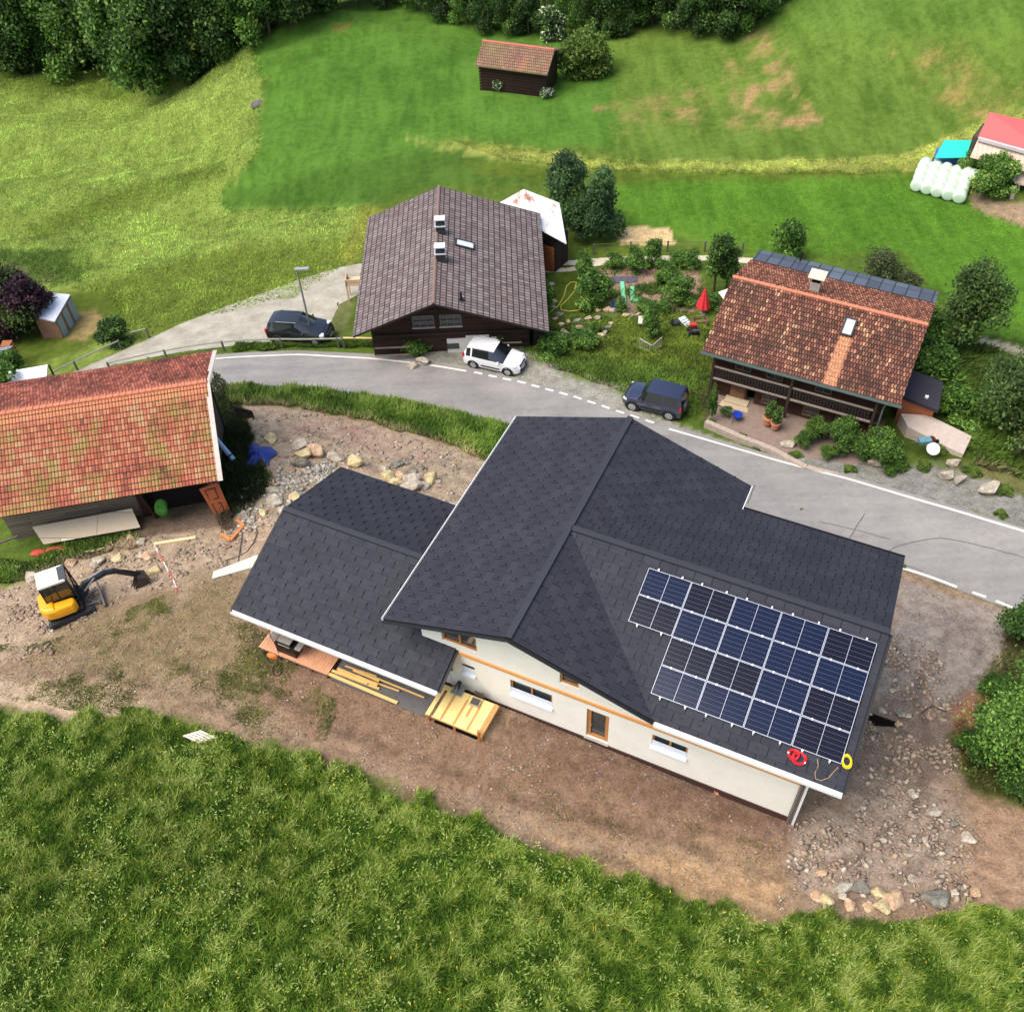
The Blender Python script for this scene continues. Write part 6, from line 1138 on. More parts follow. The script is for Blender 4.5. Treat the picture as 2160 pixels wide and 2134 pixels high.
# ---- farm building at the right edge
zf_ = -42.0
R0 = pz(2088, 237, -41.2); R1 = pz(2260, 275, -41.2); E0 = pz(2062, 292, -42.6); E1_ = pz(2230, 338, -42.6); M0 = pz(2028, 335, -43.8)
fb_ = thing('farm_building', 'farm building with coral red metal roof and pale lower roof at the right edge', 'farm building', tuple(G(2130, 400)))
m = MB(); m.slab([R0, E0, E1_, R1], .1); m.build('red_roof', flat('coral_metal', (206, 84, 84), .5, 0, .06, 3), fb_)
P0_, P1_ = pz(2062, 296, -42.75), pz(2240, 345, -42.75); Q0, Q1 = pz(2046, 332, -43.6), pz(2225, 378, -43.6)
t = NT('corrugated_pale'); Pp = t.pos(); sx = t.n('ShaderNodeSeparateXYZ'); t.l(t.scale(Pp, (1, 1, 1), (0, 0, math.radians(18))), sx.inputs[0]); wv = t.math('SINE', t.math('MULTIPLY', sx.outputs[0], 18)); t.bump(wv, .5, .05)
corr = t.fin(t.mix(t.math('MULTIPLY', t.noise(1.3, 5, .7, Pp), 1.0), lin(232, 220, 200), lin(176, 140, 116)), .7, 0, .3)
m = MB(); m.slab([P0_, Q0, Q1, P1_], .08); m.slab([pz(2145, 385, -44.6), pz(2140, 388, -44.7), pz(2230, 405, -44.7), pz(2240, 378, -44.0)], .06); m.slab([pz(2128, 355, -43.9), pz(2140, 386, -44.6), pz(2240, 400, -44.6), pz(2240, 372, -43.9)], .08); m.build('lower_roof', corr, fb_)
m = MB(); m.beam(pz(2064, 293, -42.55), pz(2240, 342, -42.55), .25, .25); m.build('gutter', flat('light_gutter', (206, 196, 196), .5), fb_)
d1 = E1_ - E0; d1[2] = 0; d1 /= np.linalg.norm(d1); d2 = np.array([-d1[1], d1[0], 0]); Rf_ = np.stack([d1, d2, [0, 0, 1.]], 1); c0 = (E0 + E1_) / 2 + d2 * 2.0; c0[2] = Z0 - 45.0; m = MB(); m.box(c0, (7.4, 2.4, 4.2), Rf_); m.build('wall', gwood_v, fb_)
m = MB(); m.beam(pz(2140, 392, -44.8), pz(2132, 428, -46.0), .3, .12); m.beam(pz(2150, 392, -44.8), pz(2146, 415, -46.0), .1, .1); m.build('brace', flat('pale_brace', (176, 160, 150), .8), fb_)
tq = thing('turquoise_roof', 'shelter with bright turquoise sheet roof beside the farm building', 'shelter', tuple(G(1990, 345))); q = [pz(1992, 296, -43.9), pz(1972, 333, -44.6), pz(2046, 333, -44.6), pz(2062, 296, -43.9)]
m = MB(); m.slab(q, .08); m.build('roof', flat('turquoise_sheet', (44, 204, 186), .5, 0, .05, 2), tq); m = MB()
for k in (1, 2): m.beam(q[k] + [0, .2, -.1], q[k] + [0, .2, -1.9], .1, .1, up=(1,0,0))
m.build('post', gwood_v, tq); m = MB(); c0 = sum(q) / 4; m.box(c0 - [0, -.3, .9], (2.6, 1.2, 1.2)); m.build('back_wall', flat('shelter_blue', (90, 124, 190), .7), tq); tq.name = 'shelter'
# ---- left shed
ls = thing('garden_shed', 'small brick shed with white roof and grey doors beside the purple tree', 'shed', tuple(G(120, 690))); zs_ = -46.2
q = [pz(147, 621, zs_), pz(130, 621, zs_ + .1), pz(95, 672, zs_), pz(115, 677, zs_ - .1)]; roofq = [pz(148, 621, -46.3), pz(115, 678, -46.3), pz(70, 668, -46.2), pz(105, 617, -46.1)]
m = MB(); m.slab([roofq[0], roofq[3], roofq[2], roofq[1]], .1); m.build('roof', flat('shed_roof', (214, 218, 228), .5, 0, .06), ls)
d1 = roofq[0] - roofq[1]; d1[2] = 0; Ls_ = np.linalg.norm(d1); d1 /= Ls_; d2 = np.array([-d1[1], d1[0], 0]); Rl = np.stack([d1, d2, [0, 0, 1.]], 1); c0 = sum(roofq) / 4; m = MB(); m.box(c0 - [0, 0, 1.35], (Ls_ - .2, 1.6, 2.5), Rl); m.build('wall', flat('shed_brick', (150, 112, 92), .9, 0, .3, 6), ls)
m = MB(); c1 = c0 - d2 * .84 * (1 if (d2 @ np.array([1, 0, 0])) < 0 else -1)
for k in (-.33, .0, .33): m.box(c1 + d1 * Ls_ * k - [0, 0, 1.35], (Ls_ * .22, .05, 2.1), Rl)
m.build('door', flat('shed_door', (150, 164, 172), .6), ls)
# white canopy roof bottom left and small roof pieces
wc = thing('white_canopy', 'white sheet roof between the railing and the barn at the left edge', 'canopy', tuple(G(60, 800))); q = [pz(18, 783, -44.6), pz(16, 812, -44.8), pz(98, 793, -44.8), pz(100, 769, -44.6)]; q2 = [pz(16, 812, -44.8), pz(4, 848, -45.2), pz(40, 830, -45.2), pz(98, 793, -44.8)]
m = MB(); m.slab(q, .06); m.slab(q2, .06); m.build('sheet', flat('canopy_white', (240, 240, 238), .6, 0, .04), wc); m = MB()
for p in (q[0], q[3], q2[1]): m.beam(p + [.05, .05, -.1], p + [.05, .05, -2.4], .1, .1, up=(1,0,0))
m.build('post', gwood_v, wc)
sr = thing('grey_roof', 'small grey lean-to roof with brick end at the left edge', 'lean-to', tuple(G(10, 740))); m = MB(); m.slab([pz(-40, 738, -45.4), pz(-40, 770, -45.7), pz(0, 752, -45.7), pz(28, 729, -45.4)], .1); m.build('roof', flat('slate_grey', (126, 134, 134), .7), sr); m = MB(); m.box(pz(22, 742, -46.6), (.7, .7, 1.6)); m.build('wall', flat('brick_end', (160, 96, 66), .9), sr); sr.name = 'lean_to'
# ------------------------------------------------------------------ vehicles
carglass = flat('car_glass', (26, 32, 36), .08, 0, .1, 3, .9, .5); tyre = flat('tyre_rubber', (26, 26, 27), .85); rimm = flat('wheel_rim', (190, 192, 194), .35, .6, .05); plastic = flat('black_plastic', (32, 33, 35), .6)
lampg = flat('lamp_glass', (224, 228, 230), .15, 0, .04, 3, .8); lampr = flat('tail_glass', (190, 30, 34), .25)
def car(label, pa, pb, base, spec, paint, name='parked_car', side=-1, group=None, extra=None):
    """pa, pb = ground pixels of the near rear and near front wheel; spec = stations (x, half width, z sill, z belt, half width top, z top)"""
    A, B = np.array(G(*pa)), np.array(G(*pb)); d = B - A; yaw = math.atan2(d[1], d[0]); sc = np.linalg.norm(d[:2]) / base; hw = spec['w'] / 2 * .9
    f1 = np.array([math.cos(yaw), math.sin(yaw), 0]); n_ = np.array([-f1[1], f1[0], 0]) * (1 if side < 0 else -1)
    C = (A + B) / 2 + n_ * hw * sc * .95; pitch = math.atan2(d[2], np.linalg.norm(d[:2]))
    o = thing(name, label, 'car', (C[0], C[1], h1(C[0], C[1]) + .03), 0, group); o.rotation_mode = 'XYZ'; o.rotation_euler = (0, -pitch, yaw); o.scale = (sc, sc, sc)
    st = spec['st']; ring = lambda s: [(s[0], -s[1] * .93, s[2]), (s[0], -s[1], (s[2] + s[3]) / 2 + .05), (s[0], -s[1] * .975, s[3]), (s[0], -s[4], s[5]), (s[0], 0, s[5] + s[6]), (s[0], s[4], s[5]), (s[0], s[1] * .975, s[3]), (s[0], s[1], (s[2] + s[3]) / 2 + .05), (s[0], s[1] * .93, s[2])]
    body, gl = MB(), MB(); RR = [ring(s) for s in st]
    for i in range(len(st) - 1):
        for j in range(8):
            f = [RR[i][j], RR[i + 1][j], RR[i + 1][j + 1], RR[i][j + 1]]; k = st[i][7]
            if j in (2, 5) and 's' in k: (gl).face([np.array(p) * [1, 1, 1] for p in f])
            elif j in (3, 4) and 'w' in k: gl.face(f)
            else: body.face(f)
        body.face([RR[i][8], RR[i + 1][8], RR[i + 1][0], RR[i][0]])
    body.face(RR[0]); body.face(RR[-1][::-1])
    b = body.build('body', paint, o, False, 38, 0); g = gl.build('glazing', carglass, o, False, 60)
    sx, wx, r = spec['base0'], spec['base1'], spec['r']; hwid = spec['w'] / 2
    for x in (sx, wx):
        for y in (-1, 1):
            m = MB(); m.lathe([(r*.62, -.01), (r*.95, 0), (r, .04), (r, .17), (r*.93, .2), (r*.6, .2)], (x, y * (hwid - .2) , r), (0, y, 0), 22); w = m.build('wheel', tyre, o, False, 50)
            m = MB(); m.lathe([(r*.64, .0), (r*.64, .015), (r*.2, .03), (.02, .03)], (x, y * (hwid - .2) + y * .185, r), (0, y, 0), 18); m.build('rim', rimm, w, False, 40)
            m = MB()
            for q in range(5): a = q * 2 * PI / 5 + .3; m.box((x + math.cos(a) * r * .36, y * (hwid + .012), r + math.sin(a) * r * .36), (r * .14, .01, r * .14), None)
            m.build('rim_hole', plastic, w, False)
            m = MB(); m.tube([(x + math.cos(a) * (r + .05), y * (hwid - .01), r + math.sin(a) * (r + .05)) for a in np.linspace(-.15, PI + .15, 15)], .035, 6); m.build('wheel_arch', spec.get('arch', plastic), o, False, 50)
            m = MB(); m.lathe([(r + .04, 0), (r + .04, .06)], (x, y * (hwid - .07), r + .02), (0, y, 0), 20); m.build('wheel_well', plastic, o, False)
    x0, x1 = st[0][0], st[-1][0]
    for y in (-1, 1):
        m = MB(); m.box((spec['fx'], y * spec['fy'], spec['fz']), (.28, .3, .16), y * -.35); m.build('headlight', lampg, o, False, 40, .03)
        m = MB(); m.box((spec['rx'], y * spec['ry'], spec['rz']), (.14, .16, .3), 0); m.build('tail_light', lampr, o, False, 40, .02)
        m = MB(); m.box((spec['mx'], y * (hwid + .09), spec['mz']), (.12, .2, .14), y * .15); m.build('mirror', paint, o, False, 40, .03)
        m = MB(); m.box(((sx + wx) / 2, y * (hwid - .0), spec['st'][4][2] + .22), (1.35, .03, .08)); m.build('side_moulding', plastic, o, False)
        for dx in spec['doors']: m = MB(); m.box((dx, y * (hwid * .985), spec['mz'] - .1), (.14, .03, .03)); m.build('door_handle', paint, o, False)
    fr_ = max(x0, x1) if spec['base1'] > spec['base0'] else min(x0, x1)
    m = MB(); m.box((max(x0, x1) - .02, 0, .42), (.1, spec['w'] * .62, .16)); m.box((max(x0, x1) - .06, 0, .68), (.1, spec['w'] * .5, .1)); m.build('grille', plastic, o, False)
    m = MB(); m.box((max(x0, x1) + .035, 0, .44), (.01, .5, .11)); m.build('number_plate', flat('plate_white', (222, 222, 216), .6), o, False)
    m = MB(); m.box((min(x0, x1) - .03, 0, .62), (.01, .5, .11)); m.build('number_plate', flat('plate_white', (222, 222, 216), .6), o, False)
    for y in (-1, 1):
        pass
    if spec.get('rails'):
        for y in (-1, 1): m = MB(); m.tube([(spec['rails'][0], y * spec['rails'][2], spec['rails'][3]), (spec['rails'][0] + .1, y * spec['rails'][2], spec['rails'][3] + .06), (spec['rails'][1] - .1, y * spec['rails'][2], spec['rails'][3] + .06), (spec['rails'][1], y * spec['rails'][2], spec['rails'][3])], .018, 6); m.build('roof_rail', spec['railm'], o, False)
    if extra: extra(o)
    return o
cw = flat('white_car_paint', (240, 241, 242), .2, 0, .02, 2, .6, .8); ck_ = flat('black_car_paint', (52, 58, 64), .2, .6, .05, 2, .6, 1.0); cb_ = flat('dark_blue_car_paint', (74, 80, 104), .28, .75, .04, 2, .6, 1.0)
hatch = dict(w=1.76, base0=-1.25, base1=1.25, r=.33, fx=1.72, fy=.66, fz=.80, rx=-1.93, ry=.74, rz=.98, mx=.62, mz=1.02, doors=(-.9, .15), rails=(-1.35, .2, .62, 1.60), railm=flat('rail_silver', (170, 172, 174), .35, .5),
 st=[(-2.04,.70,.42,.72,.66,.86,.02,''),(-1.98,.80,.30,.92,.70,1.04,.02,'w'),(-1.74,.86,.24,1.02,.60,1.50,.04,'s'),(-1.42,.875,.24,1.03,.62,1.565,.04,''),(-1.30,.88,.24,1.03,.63,1.58,.04,'s'),(-.16,.88,.24,1.01,.63,1.60,.04,'s'),(.22,.88,.24,1.00,.62,1.57,.04,'sw'),(.98,.88,.24,.98,.72,1.04,.04,''),(1.10,.875,.24,.96,.74,.99,.04,''),(1.55,.86,.24,.88,.66,.92,.04,''),(1.88,.78,.24,.76,.56,.80,.03,''),(2.06,.60,.32,.58,.46,.62,.02,'')])
suv = dict(w=1.82, base0=-1.23, base1=1.23, r=.39, fx=1.70, fy=.70, fz=.88, rx=-1.93, ry=.80, rz=1.02, mx=.66, mz=1.16, doors=(-.15,), 
 st=[(-2.0,.80,.48,.95,.76,1.02,.01,''),(-1.98,.88,.42,1.12,.72,1.22,.01,'w'),(-1.86,.90,.36,1.14,.68,1.74,.02,''),(-1.74,.90,.36,1.14,.69,1.78,.03,'s'),(-.82,.91,.36,1.14,.70,1.80,.03,''),(-.72,.91,.36,1.14,.70,1.80,.03,'s'),(.18,.91,.36,1.13,.69,1.80,.03,'s'),(.38,.91,.36,1.12,.68,1.76,.03,'sw'),(.86,.90,.36,1.10,.76,1.16,.04,''),(.96,.90,.36,1.08,.78,1.12,.04,''),(1.55,.88,.36,1.02,.74,1.06,.04,''),(1.85,.82,.38,.92,.66,.95,.03,''),(1.98,.70,.45,.72,.56,.75,.02,'')])
comp = dict(hatch); comp['doors'] = (-.9, .1); comp['rails'] = (-1.3, .3, .62, 1.58); comp['railm'] = ck_
car('white compact car with roof rails parked at the road bend', (1000, 775), (1072, 791), 2.5, hatch, cw, side=-1)
def spare(o):
    m = MB(); m.lathe([(.3, 0), (.36, .03), (.37, .12), (.34, .2), (.2, .22)], (-2.0, .25, .98), (-1, 0, 0), 22); m.build('spare_wheel', flat('spare_cover', (44, 44, 46), .6), o, False, 40)
    m = MB(); m.box((-2.02, -.4, .62), (.16, .5, .1)); m.build('tow_step', plastic, o, False)
car('dark blue grey off-road car with spare wheel on its tailgate, parked beside the right chalet', (1411, 884), (1334, 864), 2.46, suv, cb_, side=1, extra=spare)
car('black estate car parked behind the roadside railing under the street lamp', (590, 722), (668, 727), 2.5, comp, ck_, side=-1)
# ---- mini excavator
c0 = np.array(G(148, 1290)); yx = math.atan2(*(np.array(G(195, 1292)) - np.array(G(118, 1322)))[[1, 0]]); ex_o = thing('mini_excavator', 'yellow mini excavator with pale cab roof standing on the rubble before the barn', 'excavator', (0, 0, 0))
A, B = np.array(G(118, 1322)), np.array(G(192, 1290)); yx = math.atan2(B[1] - A[1], B[0] - A[0]); lt = np.linalg.norm((B - A)[:2]); sc = lt / 1.75 * 1.13
u_ = np.array([math.cos(yx), math.sin(yx)]); nx = np.array([-u_[1], u_[0]]); cc = (A + B)[:2] / 2 + nx * .68 * sc
ex_o.location = (cc[0], cc[1], h1(*cc) + .0); ex_o.rotation_euler = (0, 0, yx); ex_o.scale = (sc, sc, sc)
rub = flat('track_rubber', (58, 56, 56), .85, 0, .25, 8); dk_ = flat('machine_dark', (38, 40, 42), .55, 0, .15, 8); yw = flat('machine_yellow', (250, 172, 24), .35, 0, .06, 4, .5, .4)
for y in (-.68, .68):
    m = MB(); prof = [(math.cos(a) * .24 + .76, math.sin(a) * .22 + .23) for a in np.linspace(-PI/2, PI/2, 9)] + [(math.cos(a) * .24 - .76, math.sin(a) * .22 + .23) for a in np.linspace(PI/2, 3*PI/2, 9)]
    n = len(prof); vs = [(x, y - .15, z) for x, z in prof] + [(x, y + .15, z) for x, z in prof]; m.mesh(vs, [tuple(range(n)), tuple(range(2*n-1, n-1, -1))] + [(i, (i+1) % n, n + (i+1) % n, n + i) for i in range(n)])
    L_ = [(x, z) for x, z in prof]; tot = 44
    P_ = np.array(L_ + [L_[0]]); s_ = np.r_[0, np.cumsum(np.linalg.norm(np.diff(P_, axis=0), axis=1))]
    for k in range(tot): q = s_[-1] * k / tot; x = np.interp(q, s_, P_[:, 0]); z = np.interp(q, s_, P_[:, 1]); r_ = math.hypot(x - np.clip(x, -.76, .76), z - .23); m.box((x, y, z + (.018 if z > .4 else -.015 if z < .05 else 0)), (.035, .31, .03))
    tk = m.build('track', rub, ex_o, False); m = MB()
    for x in (-.76, -.35, 0, .35, .76): m.lathe([(.14 if abs(x) > .7 else .08, -.17), (.14 if abs(x) > .7 else .08, .17)], (x, y, .23 if abs(x) > .7 else .14), (0, 1, 0), 14)
    m.build('roller', dk_, tk, False)
m = MB(); m.box((0, 0, .32), (1.3, 1.1, .22)); m.lathe([(.42, 0), (.42, .16)], (0, 0, .4), n=20); m.build('undercarriage', dk_, ex_o, False)
m = MB(); m.beam((.6, -.35, .3), (1.35, -.35, .25), .09, .08); m.beam((.6, .35, .3), (1.35, .35, .25), .09, .08); m.beam((.75, 0, .3), (1.3, -.5, .28), .06, .06); m.beam((.75, 0, .3), (1.3, .5, .28), .06, .06); m.box((1.42, 0, .25), (.07, 1.7, .36)); m.build('dozer_blade', flat('worn_grey_steel', (126, 120, 116), .6, .3, .2), ex_o, False)
# upper structure, slewed
up = bpy.data.objects.new('upper_frame', None); 
yu = math.radians(-4)
cu, su = math.cos(yu), math.sin(yu); RU_ = np.array([[cu, -su, 0], [su, cu, 0], [0, 0, 1]]); U = lambda x, y, z: RU_ @ np.array([x, y, z])
m = MB(); m.box(U(-.1, 0, .64), (1.5, 1.42, .14), RU_); m.build('deck_plate', dk_, ex_o, False)
m = MB(); pr = [(-.95,-.45),(-.98,.35),(-.75,.66),(-.2,.74),(.5,.74),(.5,-.74),(-.2,-.78),(-.72,-.7)]; 
def prism(m, pr, z0, z1, top=.9, z15=None):
    n = len(pr); cx_ = sum(p[0] for p in pr) / n; cy_ = sum(p[1] for p in pr) / n; rings = [[U(*p, z0) for p in pr], [U(*p, z1 - .12) for p in pr], [U(cx_ + (p[0] - cx_) * top, cy_ + (p[1] - cy_) * top, z1) for p in pr]]
    vs = [q for r_ in rings for q in r_]; m.mesh(vs, [tuple(range(n))[::-1], tuple(range(2*n, 3*n))] + [(k*n + i, k*n + (i+1) % n, (k+1)*n + (i+1) % n, (k+1)*n + i) for k in range(2) for i in range(n)])
prism(m, [(-1.0,-.5),(-1.02,.3),(-.8,.62),(-.35,.72),(-.35,-.84),(-.75,-.78)], .7, 1.26, .82); prism(m, [(-.45,-.84),(-.45,-.3),(.46,-.34),(.5,-.62),(.36,-.82)], .7, 1.2, .84); m.build('counterweight', yw, ex_o, False, 45, .05)
m = MB(); m.box(U(-.2, -.78, .95), (.5, .02, .14), RU_); m.box(U(-.15, -.80, .86), (.8, .02, .03), RU_); m.build('side_vent', plastic, ex_o, False)
cx0, cx1, cy0, cy1 = -.62, .55, -.28, .66
m = MB(); m.box(U((cx0+cx1)/2 - .05, (cy0+cy1)/2, 2.22), (1.16, .98, .12), RU_); m.build('cab_roof', flat('cab_roof_white', (226, 222, 204), .4, 0, .05), ex_o, False, 40, .05)
m = MB(); m.box(U(.36, (cy0+cy1)/2, 2.285), (.22, .78, .02), RU_); m.box(U(.5, (cy0+cy1)/2, 2.25), (.1, .86, .1), RU_); m.build('roof_hatch', flat('hatch_grey', (74, 76, 78), .4), ex_o, False)
m = MB()
for x, y in ((cx0, cy0), (cx0, cy1), (cx1 + .08, cy0), (cx1 + .08, cy1), (-.05, cy0), (-.05, cy1)): m.beam(U(x, y, .7), U(x * (1 if x < 0 else .86), y, 2.2), .06, .06, up=(1, 0, 0))
m.box(U((cx0+cx1)/2, (cy0+cy1)/2, .76), (1.2, .96, .2), RU_); m.build('cab_frame', dk_, ex_o, False)
m = MB(); m.box(U(cx1 - .0, (cy0+cy1)/2, 1.5), (.02, .86, 1.3), RU_); m.box(U((cx0+cx1)/2, cy0, 1.62), (1.1, .02, 1.0), RU_); m.box(U((cx0+cx1)/2, cy1, 1.5), (1.1, .02, 1.3), RU_); m.box(U(cx0, (cy0+cy1)/2, 1.7), (.02, .86, .9), RU_); m.build('cab_glass', carglass, ex_o, False)
m = MB(); m.box(U(-.2, .18, 1.05), (.45, .45, .12), RU_); m.box(U(-.42, .18, 1.4), (.12, .42, .6), RU_); m.build('seat', plastic, ex_o, False)
bm_ = flat('boom_dark', (52, 60, 62), .4, .3, .15, 8); m = MB(); by = -.05; m.beam(U(.55, by, .75), U(.95, by, .9), .22, .3); m.beam(U(.9, by, .85), U(1.1, by, 1.45), .18, .22); m.beam(U(1.05, by, 1.4), U(2.0, by, 1.62), .16, .24); m.beam(U(1.95, by, 1.64), U(2.4, by, 1.5), .15, .2); m.build('boom', bm_, ex_o, False, False, .02)
m = MB(); m.tube([U(.95, by - .12, 1.1), U(1.55, by - .12, 1.66)], .05, 8); m.tube([U(1.3, by, 1.62), U(2.0, by, 1.85)], .045, 8); m.tube([U(2.0, by, 1.85), U(2.4, by, 1.72)], .025, 6); m.build('cylinder', steel, ex_o, False)
m = MB(); m.beam(U(2.3, by, 1.62), U(3.2, by, .78), .14, .2); m.beam(U(2.7, by, 1.42), U(3.35, by, .85), .06, .06); m.build('stick', dk_, ex_o, False, False, .02)
m = MB(); pr2 = [(3.15,.82),(3.45,.66),(3.5,.28),(3.25,.04),(2.95,.06),(2.82,.16)]
for i in range(len(pr2) - 1): m.slab([U(pr2[i][0], by-.26, pr2[i][1]), U(pr2[i][0], by+.26, pr2[i][1]), U(pr2[i+1][0], by+.26, pr2[i+1][1]), U(pr2[i+1][0], by-.26, pr2[i+1][1])], .03)
for y in (by - .26, by + .26): m.face([U(p[0], y, p[1]) for p in pr2])
m.build('bucket', flat('bucket_steel', (70, 62, 56), .6, .3, .25), ex_o, False)
# ---- street lamp
A = np.array(G(660, 716)); top = A + [0, 0, 0]; 
def vtop(A, u, v):      # height over A seen at row v
    lo, hi = 0, 15
    for _ in range(40):
        mid = (lo + hi) / 2; q = project(A + [0, 0, mid])[0]
        if q[1] > v: lo = mid
        else: hi = mid
    return lo
H = vtop(A, 615, 568); lp = thing('street_lamp', 'tall thin grey street lamp beside the black car', 'street lamp', tuple(A)); m = MB(); m.tube([A, A + [0, 0, H]], [.085, .05], 10); m.build('pole', steel, lp); m = MB(); m.box(A + [.35, 0, H + .02], (.95, .26, .1)); m.build('lamp_head', flat('lamp_grey', (170, 174, 176), .4, .3), lp, bevel=.02); m = MB(); m.box(A + [.45, 0, H - .045], (.5, .2, .03)); m.build('lens', flat('lamp_lens', (226, 228, 226), .3), lp)
# ---- roadside railings
def railing(label, pts, hgt, every, cm, name='railing', rail_r=.06, two=False):
    P = [np.array(G(*p)) for p in D(*pts)]; o = thing(name, label, 'railing', tuple(P[0])); s = [0]
    for i in range(len(P) - 1): s.append(s[-1] + np.linalg.norm(P[i + 1] - P[i]))
    at = lambda q: np.array([np.interp(q, s, [p[k] for p in P]) for k in range(3)]); m = MB(); n = max(2, int(s[-1] / 1.0)); path = [at(s[-1] * k / n) for k in range(n + 1)]
    for p in path: p[2] = h1(p[0], p[1]) + hgt
    m.tube(path, rail_r, 8); 
    if two: m.tube([p - [0, 0, hgt * .45] for p in path], rail_r * .7, 6)
    m.build('rail', cm, o); nP = max(2, int(s[-1] / every) + 1)
    for k in range(nP): p = at(s[-1] * k / (nP - 1)); z = h1(p[0], p[1]); m = MB(); m.beam([p[0], p[1], z - .1], [p[0], p[1], z + hgt + .06], .12, .12, up=(1, 0, 0)); m.build('post', flat('rail_post', (96, 94, 86), .85), o)
railing('grey roadside railing along the strip between the lane and the road', [(210,702),(300,682),(420,663),(520,657),(660,656),(745,658)], .85, 3.6, flat('grey_railing', (146, 146, 134), .8, 0, .2))
railing('grey railing following the lane edge at the left', [(70,742),(120,712),(180,683),(230,660)], .85, 3.2, flat('grey_railing', (146, 146, 134), .8, 0, .2))
railing('short grey railing right of the round bush', [(236,648),(282,637)], .85, 2.4, flat('grey_railing', (146, 146, 134), .8, 0, .2))
railing('railing end with a new yellow wooden rail before the grey chalet', [(650,657),(700,657),(738,660)], .93, 2.6, flat('yellow_rail', (226, 196, 124), .7, 0, .1))
railing('thin dark wire fence behind the garden path', [(1120,480),(1180,476),(1260,475),(1330,475),(1400,478)], .9, 2.4, flat('fence_wire', (92, 96, 78), .8), 'fence', .02, True)
mirror = thing('traffic_mirror', 'white round traffic mirror in front of the grey chalet', 'mirror', tuple(G(802, 722))); A = np.array(G(802, 726)); m = MB(); m.tube([A, A + [0, 0, 1.3]], .04, 8); m.build('post', steel, mirror); m = MB(); m.lathe([(.02, -.06), (.4, -.03), (.46, .03), (.44, .05), (.02, .06)], A + [0, 0, 1.6], (-.15, -.9, .35), 8); m.build('mirror_face', flat('mirror_white', (240, 240, 240), .4, 0, .02), mirror)
# ---- silage bales
wrap = flat('pale_wrap', (208, 226, 202), .35, 0, .06, 3, .5, bump=.15); bm = bmesh.new()
def bale_mesh():
    m = MB(); prof = [(.02, -.6), (.38, -.6), (.52, -.56), (.6, -.45), (.615, 0), (.6, .45), (.52, .56), (.38, .6), (.02, .6)]; m.lathe(prof, (0, 0, .6), (1, 0, 0), 22); return m
GBn = 'wrapped silage bales beside the farm building'; words = ['first', 'second', 'third', 'fourth', 'fifth']
b0_, b1_ = np.array(G(1931, 400)), np.array(G(2021, 424)); t0_ = np.array(G(1947, 360)); dx = (b1_ - b0_) / 4; dy = (t0_ - b0_)
proto = None
R_b = math.atan2(dy[1], dy[0])
for i in range(5):
    for j in range(4):
        p = b0_ + dx * i + dy * (j / 3.0); z = h1(p[0], p[1]); lab = 'pale green wrapped bale, %s from the left in the %s row' % (words[i], ['front', 'second', 'third', 'rear'][j])
        if proto is None: proto = thing('silage_bale', lab, 'bale', (p[0], p[1], z), 0, GBn); bb = bale_mesh().build('wrap', wrap, proto, False, 50); m = MB(); m.box((.62, .1, .75), (.02, .22, .3)); m.build('loose_film', flat('loose_film', (236, 240, 232), .4), proto, False); c = proto
        else: c = copy_tree(proto); c['label'] = lab; c.location = (p[0], p[1], z)
        c.rotation_euler = (random.uniform(-.05, .05), random.uniform(-.05, .05), R_b + random.uniform(-.08, .08)); k_ = random.uniform(.82, .88); c.scale = (k_, k_, k_ * (1.05 if j > 1 else 1))
        if j in (1, 2): c.location.z += .0
for (u, v, lab) in ((2050, 388, 'single wrapped bale standing left of the two loose ones by the bush'), (2076, 398, 'single wrapped bale right beside the farm bush')):
    p = np.array(G(u, v)); c = copy_tree(proto); c['label'] = lab; c.location = (p[0], p[1], h1(p[0], p[1])); c.rotation_euler = (0, 0, R_b + .5); c.scale = (.95,) * 3
# ---- garden things
par = thing('parasol', 'closed red parasol standing in the garden', 'parasol', tuple(G(1480, 665))); A = np.array(G(1481, 662)); m = MB(); m.tube([A, A + [0, 0, 2.3]], .03, 8); m.build('pole', steel, par); m = MB(); n = 16; vs = [A + [0, 0, 2.35]] + [A + [math.cos(a) * (.52 if k % 2 else .42), math.sin(a) * (.52 if k % 2 else .42), .62] for k, a in enumerate(np.linspace(0, 2*PI, n, False))]; m.mesh(vs, [(0, 1 + k, 1 + (k + 1) % n) for k in range(n)] + [tuple(range(1, n + 1))[::-1]]); m.build('canopy', flat('parasol_red', (226, 56, 66), .7, 0, .08), par); m = MB(); m.lathe([(.25, 0), (.25, .08), (.05, .12)], A); m.build('foot', concrete, par)
tbl = thing('garden_table', 'pale stone table standing on the garden lawn', 'table', tuple(G(1366, 678))); q = [pz(u, v, -44.75) for u, v in ((1346, 682), (1386, 683), (1387, 667), (1347, 666))]; m = MB(); m.slab(q, .08); m.build('table_top', flat('table_stone', (210, 198, 184), .85, 0, .12, 6), tbl); cc = sum(q) / 4
for s in (-.45, .45): m = MB(); m.beam(cc + [s, 0, -.05], cc + [s, 0, -.9], .14, .4, up=(1, 0, 0)); m.build('leg', flat('table_leg', (120, 110, 100), .85), tbl)
lg = thing('sun_lounger', 'white and blue garden lounger lying on the lawn', 'lounger', tuple(G(1445, 680))); q = [pz(u, v, -45.05) for u, v in ((1431, 671), (1447, 690), (1460, 683), (1444, 666))]; m = MB(); m.slab(q, .06); m.build('bed', flat('lounger_white', (230, 234, 238), .6), lg); m = MB()
